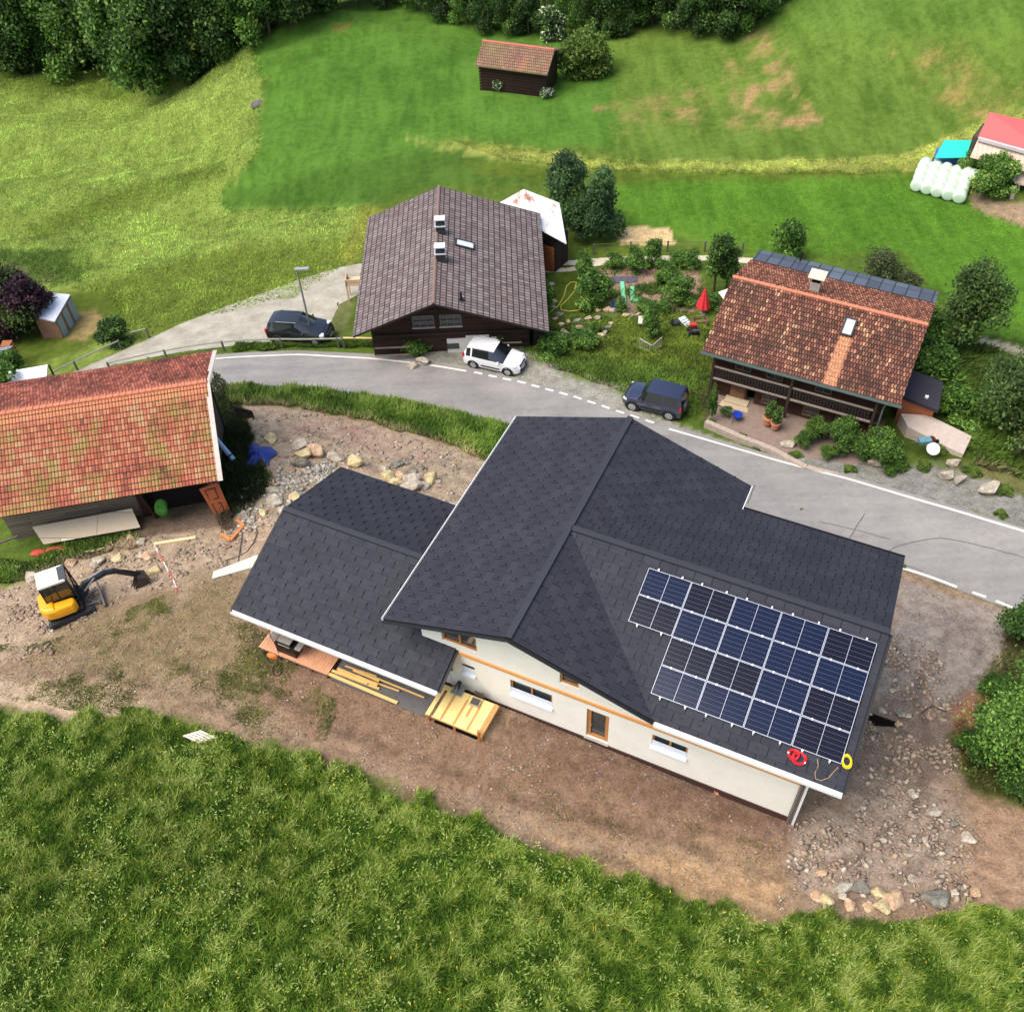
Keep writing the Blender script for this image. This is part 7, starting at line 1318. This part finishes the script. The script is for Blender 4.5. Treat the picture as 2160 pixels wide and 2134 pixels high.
for s in (.3, .55): m.slab([q[0] * (1 - s) + q[1] * s + [0, 0, .02], q[0] * (.93 - s) + q[1] * (s + .07) + [0, 0, .02], q[3] * (.93 - s) + q[2] * (s + .07) + [0, 0, .02], q[3] * (1 - s) + q[2] * s + [0, 0, .02]], .01)
m.build('stripe', flat('lounger_blue', (110, 140, 180), .6), lg); m = MB()
for p in q: m.beam(p * .92 + sum(q) / 4 * .08, p * .92 + sum(q) / 4 * .08 - [0, 0, .4], .04, .04, up=(1, 0, 0))
m.build('leg', steel, lg)
gl_ = thing('kettle_grill', 'small dark round fire bowl on the lawn near the table', 'fire bowl', tuple(G(1423, 687))); m = MB(); m.lathe([(.1, .1), (.3, .22), (.34, .34), (.3, .34), (.1, .2)], np.array(G(1423, 687))); m.build('bowl', plastic, gl_)
for s in range(3): m = MB(); a = s * 2.1; p = np.array(G(1423, 687)); m.beam(p + [math.cos(a) * .2, math.sin(a) * .2, .2], p + [math.cos(a) * .3, math.sin(a) * .3, 0], .03, .03, up=(1,0,0)); m.build('leg', plastic, gl_)
gl_.name = 'fire_bowl'
mw_ = thing('ride_on_mower', 'small black and red garden machine on the lawn beside the tiled chalet', 'mower', tuple(G(1462, 712))); p = np.array(G(1462, 706)); m = MB(); m.box(p + [0, 0, .35], (.62, .8, .4)); m.build('body', plastic, mw_, bevel=.08); m = MB(); m.box(p + [-.02, .25, .68], (.5, .34, .22)); m.build('hood', flat('mower_red', (190, 60, 44), .4), mw_, bevel=.06)
for s in (-.34, .34):
    for t_ in (-.28, .28): m = MB(); m.lathe([(.17, -.05), (.18, 0), (.17, .05)], p + [s, t_, .18], (1, 0, 0), 14); m.build('wheel', tyre, mw_)
m = MB(); m.tube([p + [-.2, -.3, .5], p + [-.2, -.75, 1.0], p + [.2, -.75, 1.0], p + [.2, -.3, .5]], .02); m.build('handle', steel, mw_); mw_.name = 'lawn_mower'
cage = thing('tree_guard', 'open slatted wooden guard round a young tree on the bank', 'tree guard', tuple(G(1372, 735))); c0 = np.array(G(1372, 738)); m = MB()
for (a, b) in (((-.75, .2), (0, -.6)), ((0, -.6), (.75, .2))):
    for z in (.15, .85): m.beam(c0 + [a[0], a[1], z], c0 + [b[0], b[1], z], .05, .07)
    for t_ in np.linspace(0, 1, 6): x = a[0] + (b[0] - a[0]) * t_; y = a[1] + (b[1] - a[1]) * t_; m.beam(c0 + [x, y, 0], c0 + [x, y, .95], .035, .035, up=(1, 0, 0))
m.build('slats', flat('guard_wood', (176, 172, 158), .8), cage)
hz = thing('garden_hose', 'yellow garden hose looping over the lawn and path', 'hose', tuple(G(1180, 620))); hp = [(1105,765),(1110,715),(1150,668),(1178,640),(1190,612),(1195,600),(1205,594),(1216,597),(1212,615),(1200,630),(1185,648),(1182,655),(1195,657),(1225,654),(1245,642),(1252,632)]
Ph = [G(*((u * 1.0, v))) for u, v in [(1150,668),(1178,646),(1190,625),(1195,605),(1205,596),(1216,597),(1212,615),(1198,632),(1183,646),(1184,655),(1200,658),(1225,655),(1245,642),(1253,630)]]; m = MB(); m.tube([p + Vector((0, 0, .05)) for p in Ph], .035, 6); m.build('tube', flat('hose_yellow', (204, 200, 84), .6), hz)
for k, (pts, lab) in enumerate(((((1312,598),(1317,650)), 'long green net strip between the vegetable beds'), (((1333,608),(1334,638)), 'short upright green net strip in the garden'), (((1334,638),(1352,634)), 'short cross strip of green net in the garden'))):
    o = thing('net_strip', lab, 'garden net', tuple(G(*pts[0])), 0, 'green nets on the vegetable beds'); m = MB(); a, b = np.array(G(*pts[0], .12)), np.array(G(*pts[1], .12)); m.beam(a, b, .3, .12); m.build('net', flat('net_green', (120, 206, 158), .7, 0, .15, 8), o)
bw = thing('blue_bowl', 'round blue water bowl at the garden edge', 'bowl', tuple(G(1299, 645))); m = MB(); m.lathe([(.24, 0), (.34, .16), (.31, .16), (.22, .05)], np.array(G(1299, 646)), n=20); m.build('shell', flat('bowl_blue', (28, 74, 140), .4), bw)
sh2 = thing('black_mulch_sheet', 'purple grey plastic mulch sheet on the vegetable bed', 'mulch sheet', tuple(G(1295, 590))); q = [G(*p, .06) for p in ((1272, 592), (1272, 599), (1345, 596), (1345, 585), (1290, 584))]; m = MB(); m.slab(q[::1], .03); m.build('sheet', flat('mulch', (96, 90, 106), .5, 0, .3, 5), sh2); sh2.name = 'mulch_sheet'
cr = thing('garden_crate', 'woven brown crate beside the red parasol', 'crate', tuple(G(1478, 680))); p = np.array(G(1476, 684)); m = MB()
for z in (.1, .25, .4): m.beam(p + [-.5, -.3, z], p + [.5, -.3, z], .03, .1); m.beam(p + [-.5, .3, z], p + [.5, .3, z], .03, .1); m.beam(p + [-.5, -.3, z], p + [-.5, .3, z], .03, .1); m.beam(p + [.5, -.3, z], p + [.5, .3, z], .03, .1)
m.box(p + [0, 0, .1], (.96, .56, .1)); m.build('slats', flat('crate_brown', (126, 96, 80), .85, 0, .3, 9), cr)
ws_ = thing('white_sunshade', 'white awning corner at the left gable of the tiled chalet', 'awning', tuple(G(1525, 625))); m = MB(); m.slab([pz(1515, 616, -43.9), pz(1527, 632, -43.9), pz(1545, 628, -43.9), pz(1545, 605, -43.7)], .04); m.build('cloth', flat('awning_white', (226, 222, 206), .8), ws_); m = MB(); A = pz(1521, 624, -43.95); m.tube([A, A - [0, 0, 1.9]], .03); m.build('post', steel, ws_); ws_.name = 'awning'
for k, (u, v, s_) in enumerate(((1619, 893, 1.15), (1634, 903, 1.0))):
    o = thing('flower_pot', ['terracotta pot with a leafy plant left of its twin on the chalet terrace', 'terracotta pot with a leafy plant right of its twin on the chalet terrace'][k], 'flower pot', tuple(G(u, v)), 0, 'pots on the terrace'); p = pz(u, v, -43.68); m = MB(); m.lathe([(.2*s_, 0), (.3*s_, .45*s_), (.33*s_, .45*s_), (.33*s_, .52*s_), (.28*s_, .52*s_), (.26*s_, .44*s_)], p, n=20); m.build('pot', flat('terracotta', (204, 136, 104), .85), o); potp = o; potp['p'] = (float(p[0]), float(p[1]), float(p[2]) + .5 * s_)
o = thing('blue_planter', 'blue bowl planter on the terrace wall', 'planter', tuple(G(1554, 880))); m = MB(); m.lathe([(.2, 0), (.34, .26), (.3, .26), (.18, .05)], pz(1554, 880, -43.7), n=18); m.build('bowl', flat('planter_blue', (30, 64, 168), .4), o)
for k, (u, v, c, lab, nm) in enumerate(((1780, 942, (236, 220, 120), 'small yellow figure ornament standing on the terrace edge', 'ornament'), (1828, 940, (150, 190, 196), 'pale blue watering can on a stand at the terrace end', 'watering_can'))):
    o = thing(nm, lab, nm.replace('_', ' '), tuple(G(u, v))); p = pz(u, v, -43.5); m = MB(); m.lathe([(.14, 0), (.17, .3), (.08, .42), (.1, .5), (.06, .62)], p, n=12); m.build('body', flat(nm + '_m', c, .6), o); m = MB(); m.tube([p + [.12, 0, .15], p + [.3, 0, .4]], .03); m.tube([p + [-.12, 0, .15], p + [-.26, 0, .32], p + [-.1, 0, .5]], .02); m.build('spout', flat(nm + '_m', c, .6), o)
# stepping stones, edge stones in the garden and at the roadside
stn = [(1275,700),(1283,690),(1290,682),(1270,708),(1258,712),(1245,716),(1240,700),(1222,690),(1218,676),(1240,672),(1200,678),(1260,670),(1185,686),(1180,664),(1263,655),(1280,654),(1292,656),(1318,664),(1332,664),(1345,666),(1163,612),(1165,624),(1168,636),(1168,648),(1160,600),(1230,708),(1205,718),(1215,730),(1172,672),(1192,700),(1268,694),(1250,690)]
ON = ['first','second','third','fourth','fifth','sixth','seventh','eighth','ninth','tenth','eleventh','twelfth','thirteenth','fourteenth','fifteenth','sixteenth','seventeenth','eighteenth','nineteenth','twentieth'] + ['twenty-' + q for q in ('first','second','third','fourth','fifth','sixth','seventh','eighth','ninth')] + ['thirtieth','thirty-first','thirty-second']
stn.sort()
for k, (u, v) in enumerate(stn): p = G(u, v); rock(u, v, random.uniform(12, 19), random.uniform(7, 10), k % 4, 'small pale garden rockery stone, %s from the left' % ON[k], 'pale stones of the garden rockery', 700 + k)
for k, (u, v, w, lab) in enumerate(((893,762,34,'pale boulder left of the white car in the roadside grass'),(872,772,24,'smaller boulder left of the roadside boulder'),(1990,1005,36,'white flowering stone at the road edge, left one'),(2022,1012,34,'round white stone at the road edge, right one'),(2085,1030,44,'white flowered rock at the road edge near the right'),(1665,937,36,'square stone block at the end of the terrace wall'),(1850,975,40,'grey stone at the roadside below the weeds'),(2010,975,30,'white mossy boulder below the patio'))): rock(u, v, w, w * .55, 0, lab, 'stones along the road edge', 760 + k)
# ------------------------------------------------------------------ trees and bushes
t = NT('leaves'); c_ = t.attr('col'); tr = t.n('ShaderNodeBsdfTranslucent'); t.l(c_, tr.inputs[0]); mx = t.n('ShaderNodeMixShader'); mx.inputs[0].default_value = .28
t.fin(c_, .55, 0, .3); nq = t.n('ShaderNodeVectorMath', operation='MULTIPLY_ADD'); gq = t.n('ShaderNodeNewGeometry'); t.l(gq.outputs['Normal'], nq.inputs[0]); nq.inputs[1].default_value = (.75, .75, .75); nq.inputs[2].default_value = (0, 0, .45); nn_ = t.n('ShaderNodeVectorMath', operation='NORMALIZE'); t.l(nq.outputs[0], nn_.inputs[0]); t.l(nn_.outputs[0], t.b.inputs['Normal']); t.l(t.b.outputs[0], mx.inputs[1]); t.l(tr.outputs[0], mx.inputs[2]); t.l(mx.outputs[0], t.out.inputs[0]); leaf_m = t.m
bark = flat('bark', (92, 78, 64), .95, 0, .3, 4, .1, bump=.5)
def crown_mesh(blobs, n, size, cols, seed, shell=.55, droop=0.0, flowers=None):
    """n leaves spread over overlapping clumps (x, y, z, rx, rz)"""
    rs = np.random.RandomState(seed); B = np.array(blobs, float); w = B[:, 3] ** 2 * B[:, 4]; bi = rs.choice(len(B), n, p=w / w.sum()); d = rs.randn(n, 3); d /= np.linalg.norm(d, axis=1)[:, None]
    d[:, 2] = np.where(d[:, 2] < -.45, -d[:, 2], d[:, 2]); r = shell + (1 - shell) * rs.rand(n) ** .6; r *= 1 + .2 * rs.randn(n)
    # twigs: leaves gather along short outward sprays
    sp = 420; sd = rs.randn(sp, 3); sd /= np.linalg.norm(sd, axis=1)[:, None]; k = rs.randint(0, sp, n); use = rs.rand(n) < .6; d[use] = sd[k[use]] + .16 * rs.randn(use.sum(), 3); d /= np.linalg.norm(d, axis=1)[:, None]
    P = B[bi, :3] + d * r[:, None] * np.stack([B[bi, 3], B[bi, 3], B[bi, 4]], 1); P[:, 2] -= droop * rs.rand(n)
    nrm = d * .6 + rs.randn(n, 3) * .85 + [0, 0, .35]; nrm /= np.linalg.norm(nrm, axis=1)[:, None]; a = np.cross(nrm, rs.randn(n, 3)); a /= np.linalg.norm(a, axis=1)[:, None]; b = np.cross(nrm, a); s = (size * (.55 + .9 * rs.rand(n)))[:, None]
    V = np.stack([P - a * s, P + b * s * .55, P + a * s, P - b * s * .55], 1).reshape(-1, 3); F = np.arange(4 * n).reshape(n, 4); ca = s2l(np.array(cols, float)); bt = rs.rand(len(B))[bi] * .4 + rs.rand(sp)[k] * .5 + rs.rand(n) * .5 - .22
    q = np.clip(bt, 0, .999) * (len(cols) - 1); i = np.floor(q).astype(int); fr = (q - i)[:, None]; C = ca[i] * (1 - fr) + ca[np.minimum(i + 1, len(cols) - 1)] * fr
    if flowers: m_ = rs.rand(n) < flowers[0]; C[m_] = s2l(np.array(flowers[1], float)) / 1.1
    return V, F, np.repeat(C * 1.15, 4, 0)
def tree_proto(name, h, R_, n, size, cols, seed, trunk=.16, cb=.25, nb=9, squash=1.0, flowers=None, shell=.55, limbs=6):
    rs = np.random.RandomState(seed); blobs = []
    nb = int(nb * 1.7)
    for k in range(nb):
        a = rs.uniform(0, 2 * PI); f = rs.rand(); z = h * (cb + (1 - cb) * (.12 + .76 * f)); rr = R_ * (1 - .75 * abs(f - .38)) * rs.uniform(.3, 1.0); r = R_ * rs.uniform(.2, .5); blobs.append((math.cos(a) * rr, math.sin(a) * rr, z, r, r * squash * rs.uniform(.75, 1.1)))
    blobs.append((0, 0, h * .62, R_ * .6, h * .26)); blobs.append((0, 0, h * .85, R_ * .38, h * .15))
    V, F, C = crown_mesh(blobs, n, size, cols, seed + 1, shell, flowers=flowers)
    root = bpy.data.objects.new(name, None); COL.objects.link(root); cr_ = np_mesh('crown' if trunk > .05 else 'foliage', V, F, leaf_m, C); cr_.parent = root
    m = MB(); m.tube([(0, 0, -.4), (rs.uniform(-.1, .1), rs.uniform(-.1, .1), h * .35), (rs.uniform(-.2, .2), rs.uniform(-.2, .2), h * .8)], [trunk, trunk * .7, trunk * .2], 8)
    for k in range(limbs):
        b = blobs[k % nb]; z0 = h * rs.uniform(.22, .5); m.tube([(0, 0, z0), (b[0] * .5, b[1] * .5, (z0 + b[2]) / 2 + .1), (b[0], b[1], b[2])], [trunk * .5, trunk * .3, trunk * .1], 5)
    m.build('trunk' if trunk > .05 else 'stem', bark, root, False); return root
used = set()
def put(proto, u, v, label, cat, group, sc=1.0, rz=None, sz=None, at=None):
    o = proto if proto.name not in used else copy_tree(proto); used.add(proto.name); p = G(u, v) if at is None else Vector(at); o.location = (p.x, p.y, p.z - .05)
    o.rotation_euler = (0, 0, random.uniform(0, 6.28) if rz is None else rz); o.scale = (sc, sc, sc if sz is None else sz); tag(o, label, cat, group); return o
dkg = [(26, 44, 16), (42, 66, 24), (62, 92, 34), (88, 120, 46), (124, 156, 72)]; mdg = [(36, 60, 20), (58, 90, 30), (82, 118, 42), (110, 148, 58), (146, 178, 88)]
prg = [(28, 16, 26), (44, 26, 38), (62, 38, 48), (84, 54, 58)]; drg = [(30, 40, 20), (52, 64, 34), (80, 92, 54), (108, 116, 76)]; olv = [(40, 56, 18), (66, 88, 30), (96, 120, 44), (126, 148, 62)]
FG = 'trees at the forest edge'
f_a = tree_proto('broadleaf_tree', 13, 4.2, 16000, .19, dkg, 21, .22, -.06, 13, 1.3); f_b = tree_proto('broadleaf_tree', 15, 3.8, 16000, .19, mdg, 33, .22, -.06, 14, 1.5); f_c = tree_proto('broadleaf_tree', 11, 4.0, 13000, .20, [(26, 44, 16), (42, 66, 24), (60, 90, 34), (88, 120, 54)], 45, .2, -.08, 12, 1.1)
ORD = ['first', 'second', 'third', 'fourth', 'fifth', 'sixth', 'seventh', 'eighth', 'ninth', 'tenth', 'eleventh', 'twelfth', 'thirteenth', 'fourteenth', 'fifteenth', 'sixteenth', 'seventeenth', 'eighteenth']
adj = ['tall', 'slim', 'broad', 'dense', 'leafy', 'dark', 'full', 'bushy']
top = [(5,150,f_b,1.0),(48,146,f_c,1.15),(95,150,f_a,1.1),(140,150,f_b,1.05),(190,140,f_c,1.2),(245,150,f_a,1.25),(300,190,f_b,1.25),(340,196,f_a,1.1),(395,170,f_c,1.15),(440,135,f_a,1.0),(480,112,f_b,.9),(525,90,f_c,1.0),(570,72,f_b,.95),(615,52,f_a,.95),(660,32,f_c,.9),(710,14,f_b,.9),(760,-2,f_a,.9),(20,60,f_a,1.2),(110,60,f_b,1.2),(210,60,f_a,1.3),(380,70,f_c,1.4),(470,30,f_a,1.2),(580,0,f_b,1.1)]
for k, (u, v, pr_, s_) in enumerate(top):
    where = '%s from the left in the front row' % ORD[k] if k < 17 else '%s from the left in the back row' % ORD[k - 17]
    put(pr_, u, v, '%s tree of the top left forest, %s' % (adj[k % 8], where), 'tree', FG, s_)
HG = 'bushes and trees of the upper hedge'
hed = [(830,8,f_c,.7),(880,22,f_a,.6),(930,36,f_c,.65),(985,50,f_b,.5),(1030,62,f_c,.55),(1075,70,f_a,.5),(1115,74,f_c,.5),(1205,62,f_b,.5),(1250,66,f_a,.52),(1290,74,f_c,.55),(1335,58,f_b,.5),(1375,54,f_c,.6),(1420,60,f_a,.6),(1465,64,f_c,.66),(1510,70,f_a,.62),(1555,70,f_c,.68),(1590,52,f_b,.55),(1612,24,f_a,.6),(860,-20,f_b,.7),(960,8,f_a,.7),(1060,24,f_b,.62),(1150,30,f_a,.62),(1240,20,f_b,.65),(1330,14,f_a,.7),(1420,14,f_b,.66),(1500,20,f_b,.7),(1570,10,f_a,.7)]
for k, (u, v, pr_, s_) in enumerate(hed):
    put(pr_, u, v, '%s tree of the upper hedge, %s' % (adj[k % 8], ('%s from the left in the front line' % ORD[k]) if k < 18 else ('%s from the left in the back line' % ORD[k - 18])), 'tree', HG, s_)
# single trees and bushes
sm = tree_proto('bush', 3.6, 2.3, 15000, .11, olv, 51, .1, .0, 11, .9); put(sm, 1235, 155, 'big rounded olive green bush beside the field hut', 'bush', None, 1.28)
el = tree_proto('elder_bush', 3.2, 1.5, 5000, .13, dkg, 52, .08, .05, 8, 1.0, flowers=(.16, (240, 240, 210))); put(el, 1158, 82, 'elder bush with white flowers left of the olive bush', 'bush', None, 1.1); put(el, 1425, 62, 'small white flowering bush at the foot of the hedge', 'bush', None, .6)
hr = tree_proto('rose_bush', 1.4, .9, 1600, .08, dkg, 53, .03, .1, 6, 1.0, flowers=(.2, (245, 245, 238))); put(hr, 1055, 190, 'white flowering bush at the front wall of the field hut', 'bush', None, 1.1); put(hr, 1152, 208, 'white flowering bush at the right corner of the field hut', 'bush', None, .8)
tA = tree_proto('fruit_tree', 6.5, 2.0, 10500, .10, [(34, 54, 30), (52, 78, 42), (74, 104, 56), (104, 136, 74)], 61, .16, .12, 11, 1.4, shell=.35); put(tA, 1190, 490, 'tall dark tree right behind the rusty shed', 'tree', None, 1.12, 1.0)
tB = tree_proto('fruit_tree', 5.0, 1.6, 12000, .10, [(34, 54, 30), (52, 78, 42), (74, 104, 56), (104, 136, 74)], 62, .14, .1, 11, 1.3); put(tB, 1265, 500, 'dark tree right of the tall one, beside the wooden pallet field', 'tree', None, 1.15, 2.0); put(tB, 1225, 505, 'lower bushy tree between the two dark trees', 'tree', None, .8, 4.0)
gt_ = tree_proto('young_tree', 4.2, 1.1, 5500, .08, dkg, 63, .09, .3, 8, 1.4, limbs=8); put(gt_, 1506, 618, 'slim dark tree in the garden left of the tiled chalet', 'tree', None, 1.15); put(gt_, 1532, 612, 'shorter tree touching the tiled chalet roof', 'tree', None, .85)
gb = tree_proto('bush', 2.2, 1.1, 4200, .08, mdg, 64, .04, .0, 9, .9)
for k, (u, v, s_, sz, lab) in enumerate(((1250,640,1.4,1.35,'tall green bush at the left side of the garden'),(1235,590,.8,1.0,'bush behind the tall garden bush'),(1300,565,.75,.6,'low dark bush at the back left of the garden'),(1342,575,.9,.9,'light leafed bush at the back of the garden bed'),(1372,560,.8,1.1,'round dark bush beside the path'),(1430,562,.9,.6,'low hedge bush by the garden path'),(1455,568,.8,.7,'dark low bush at the back right of the garden'),(1408,602,.95,.9,'olive shrub in the middle of the garden beds'),(1425,640,1.15,1.0,'wide shrub in front of the middle shrub'),(1500,650,.7,.6,'bright green low plant behind the parasol'),(1365,655,.8,.4,'low flowering border bush above the table'),(1395,658,.7,.4,'grey green border plant right of the flowering border'),(1310,658,.5,.5,'small round plant beside the blue bowl'),(1235,735,1.0,.7,'round bush on the bank left of the tree guard'),(1372,718,.7,1.3,'young light green tree inside the slatted guard'),(1255,700,.5,.4,'small green cushion in the rockery'),(1165,740,1.2,.7,'dark bush at the right corner of the grey chalet'),(1040,722,1.1,1.1,'green bush before the grey chalet above the white car'),(918,715,.9,1.1,'bush at the front wall of the grey chalet'),(880,745,1.0,.6,'low bush between chalet front and railing'),(1150,660,.8,1.3,'dark bush at the right wall of the grey chalet'))): put(gb, u, v, lab, 'bush', None, s_, None, sz)
rb_ = tree_proto('round_bush', 1.9, 1.25, 9000, .09, dkg, 65, .04, .0, 9, .9); put(rb_, 254, 722, 'round dark bush between lane and left railing', 'bush', None, 1.12)
lt_ = tree_proto('garden_tree', 6, 3.4, 22000, .14, [(26, 36, 14), (46, 62, 24), (70, 90, 36), (96, 116, 50)], 66, .2, .05, 13, 1.0); put(lt_, 20, 700, 'big dark green tree at the left edge', 'tree', None, 1.0)
pt_ = tree_proto('purple_tree', 4.6, 2.2, 14000, .13, prg, 67, .15, .05, 11, 1.0); put(pt_, 82, 702, 'dark purple leaved tree beside the garden shed', 'tree', None, 1.05)
put(gb, 5, 860, 'green bush at the left edge before the white canopy', 'bush', None, 1.8, None, 2.2); put(gb, 30, 790, 'small bush left of the white canopy', 'bush', None, 1.0)
rt = tree_proto('old_fruit_tree', 6.4, 2.5, 10500, .11, [(36, 50, 22), (56, 78, 34), (82, 108, 48), (112, 138, 66)], 68, .2, .18, 12, 1.2, shell=.3); put(rt, 2015, 735, 'spreading tree behind the right end of the tiled chalet', 'tree', None, 1.0, .5)
put(gb, 1965, 800, 'dark leafy bush behind the flat roof annex', 'bush', None, 1.7, None, 1.2); put(gb, 2000, 870, 'bush between annex and big right tree', 'bush', None, 1.3, None, 1.0); put(gb, 2060, 890, 'wide dark bush right of the annex', 'bush', None, 1.4, None, 1.1); put(gb, 1950, 730, 'small bush at the back corner of the tiled chalet', 'bush', None, 1.3); 
put(rt, 2145, 960, 'large dark tree at the right edge above the road', 'tree', None, 1.0, 2.2); put(rt, 2100, 900, 'second dark tree left of the large right edge tree', 'tree', None, .8, 3.2)
dr_ = tree_proto('bare_shrub', 3.2, 1.5, 3800, .07, drg, 69, .06, .1, 9, 1.0, limbs=9); put(dr_, 1850, 620, 'thin grey shrub behind the tiled chalet roof', 'shrub', None, 1.2); put(dr_, 1895, 640, 'second thin shrub behind the tiled chalet roof', 'shrub', None, .9); put(gb, 1655, 545, 'dark round bush behind the metal roof strip', 'bush', None, 1.4, None, 1.6)
fbh = tree_proto('walnut_bush', 3.6, 2.0, 12000, .13, mdg, 70, .1, .0, 11, .9, flowers=(.03, (240, 230, 150))); put(fbh, 2092, 412, 'dense green bush between the bales and the farm building', 'bush', None, .85); put(fbh, 2050, 368, 'smaller bush before the turquoise roof', 'bush', None, .5)
# climbing plants and planting on the chalet terrace
cl = tree_proto('climbing_plant', 2.6, 1.2, 9000, .08, [(40, 58, 20), (62, 90, 30), (88, 122, 44), (118, 150, 60)], 71, .04, .0, 10, 1.0)
for k, (u, v, zz, s_, sz, lab) in enumerate(((1775,940,-43.6,.8,.95,'vine covering the balcony of the tiled chalet'),(1845,965,-43.6,1.15,.9,'dense climber at the right corner of the chalet'),(1715,925,-43.6,.6,.7,'vine growing on the chalet wall beside the pots'),(1690,940,-43.6,.4,.5,'potted bush on the terrace'),(1497,880,-43.7,.25,1.1,'yellow green climber on the left corner post'),(1880,985,-43.4,.6,.35,'bush below the chalet at the road'),(1530,872,-43.7,.3,.22,'small potted plants at the terrace rail'),(1745,958,-43.5,.45,.25,'low bush at the terrace edge'))): put(cl, u, v, lab, 'climbing plant', None, s_, None, sz, at=tuple(pz(u, v, zz)))
for o in [q for q in COL.objects if q.name.startswith('flower_pot') and q.type == 'EMPTY']:
    V, F, C = crown_mesh([(0, 0, .45, .3, .5), (.1, .1, .9, .22, .3)], 900, .06, dkg, 8); s_ = np_mesh('plant', V + np.array(list(o['p'])), F, leaf_m, C); attach(s_, o); del o['p']
wd = tree_proto('roadside_weed', 1.0, .8, 3000, .07, olv, 72, .02, .0, 7, .8)
for k, (u, v, s_, lab) in enumerate(((1560,925,0.50,'weed tuft at the left foot of the terrace wall'),(1600,945,0.44,'weeds in the middle of the terrace wall foot'),(1680,962,0.55,'weed clump at the block of the terrace wall'),(1790,992,0.55,'weed clump near the end of the terrace wall'),(1900,985,0.61,'weed clump below the patio'),(1950,985,0.66,'green clump at the road edge below the dish'),(2050,1000,0.77,'bush at the road edge on the right'),(2120,1040,0.72,'low bush at the road edge near the right border'),(2110,1085,0.50,'yellowish weeds growing on the asphalt shoulder'),(1985,950,0.66,'bright bush beside the white dish'),(1905,1195,0.28,'small weed tuft at the roof corner by the road'),(1690,1075,0.17,'tiny weed at the road line'),(1500,895,0.55,'weeds at the left end of the terrace'),(1450,830,0.66,'tall grass clump behind the blue car'))): put(wd, u, v, lab, 'weeds', 'weed clumps', s_, None, s_ * .7)
# near tree at the right edge
nt_ = tree_proto('near_tree', 7.2, 2.5, 46000, .055, [(36, 56, 20), (60, 92, 32), (90, 126, 46), (122, 162, 64), (164, 196, 106)], 81, .16, .06, 12, 1.3, shell=.35); put(nt_, 2205, 1590, 'bright green leafy tree leaning in from the right edge near the house', 'tree', None, 1.3, 1.2)
nb_ = tree_proto('bush', 2.2, 1.3, 12000, .07, [(28, 46, 16), (46, 74, 24), (70, 104, 36), (100, 136, 54)], 82, .04, .0, 9, .8)
for k, (u, v, s_, lab) in enumerate(((2080,1560,.8,'dark bush at the foot of the near right tree'),(2130,1620,1.1,'bush below the near right tree'),(2110,1480,.75,'bush left of the near right tree crown'),(2160,1680,.9,'lowest bush at the right edge'),(2055,1590,.6,'small dark bush at the edge of the orange soil'),(2165,1350,1.15,'bush behind the near right tree'))): put(nb_, u, v, lab, 'bush', 'bushes round the near right tree', s_)
o = thing('fallen_branch', 'bare fallen branch lying under the near right tree', 'branch', tuple(G(2050, 1580))); m = MB(); m.tube([np.array(G(2035, 1590, .1)), np.array(G(2085, 1566, .35))], .06, 6); m.build('wood', flat('dry_wood', (150, 120, 88), .9), o)
o = thing('fallen_branch', 'thin dark branch lying on the yard right of the solar roof', 'branch', tuple(G(1965, 1490))); m = MB(); m.tube([np.array(G(1945, 1503, .05)), np.array(G(1965, 1490, .08)), np.array(G(1985, 1498, .05)), np.array(G(1997, 1502, .05))], .03, 5); m.build('wood', flat('dark_wood', (74, 66, 60), .9), o)
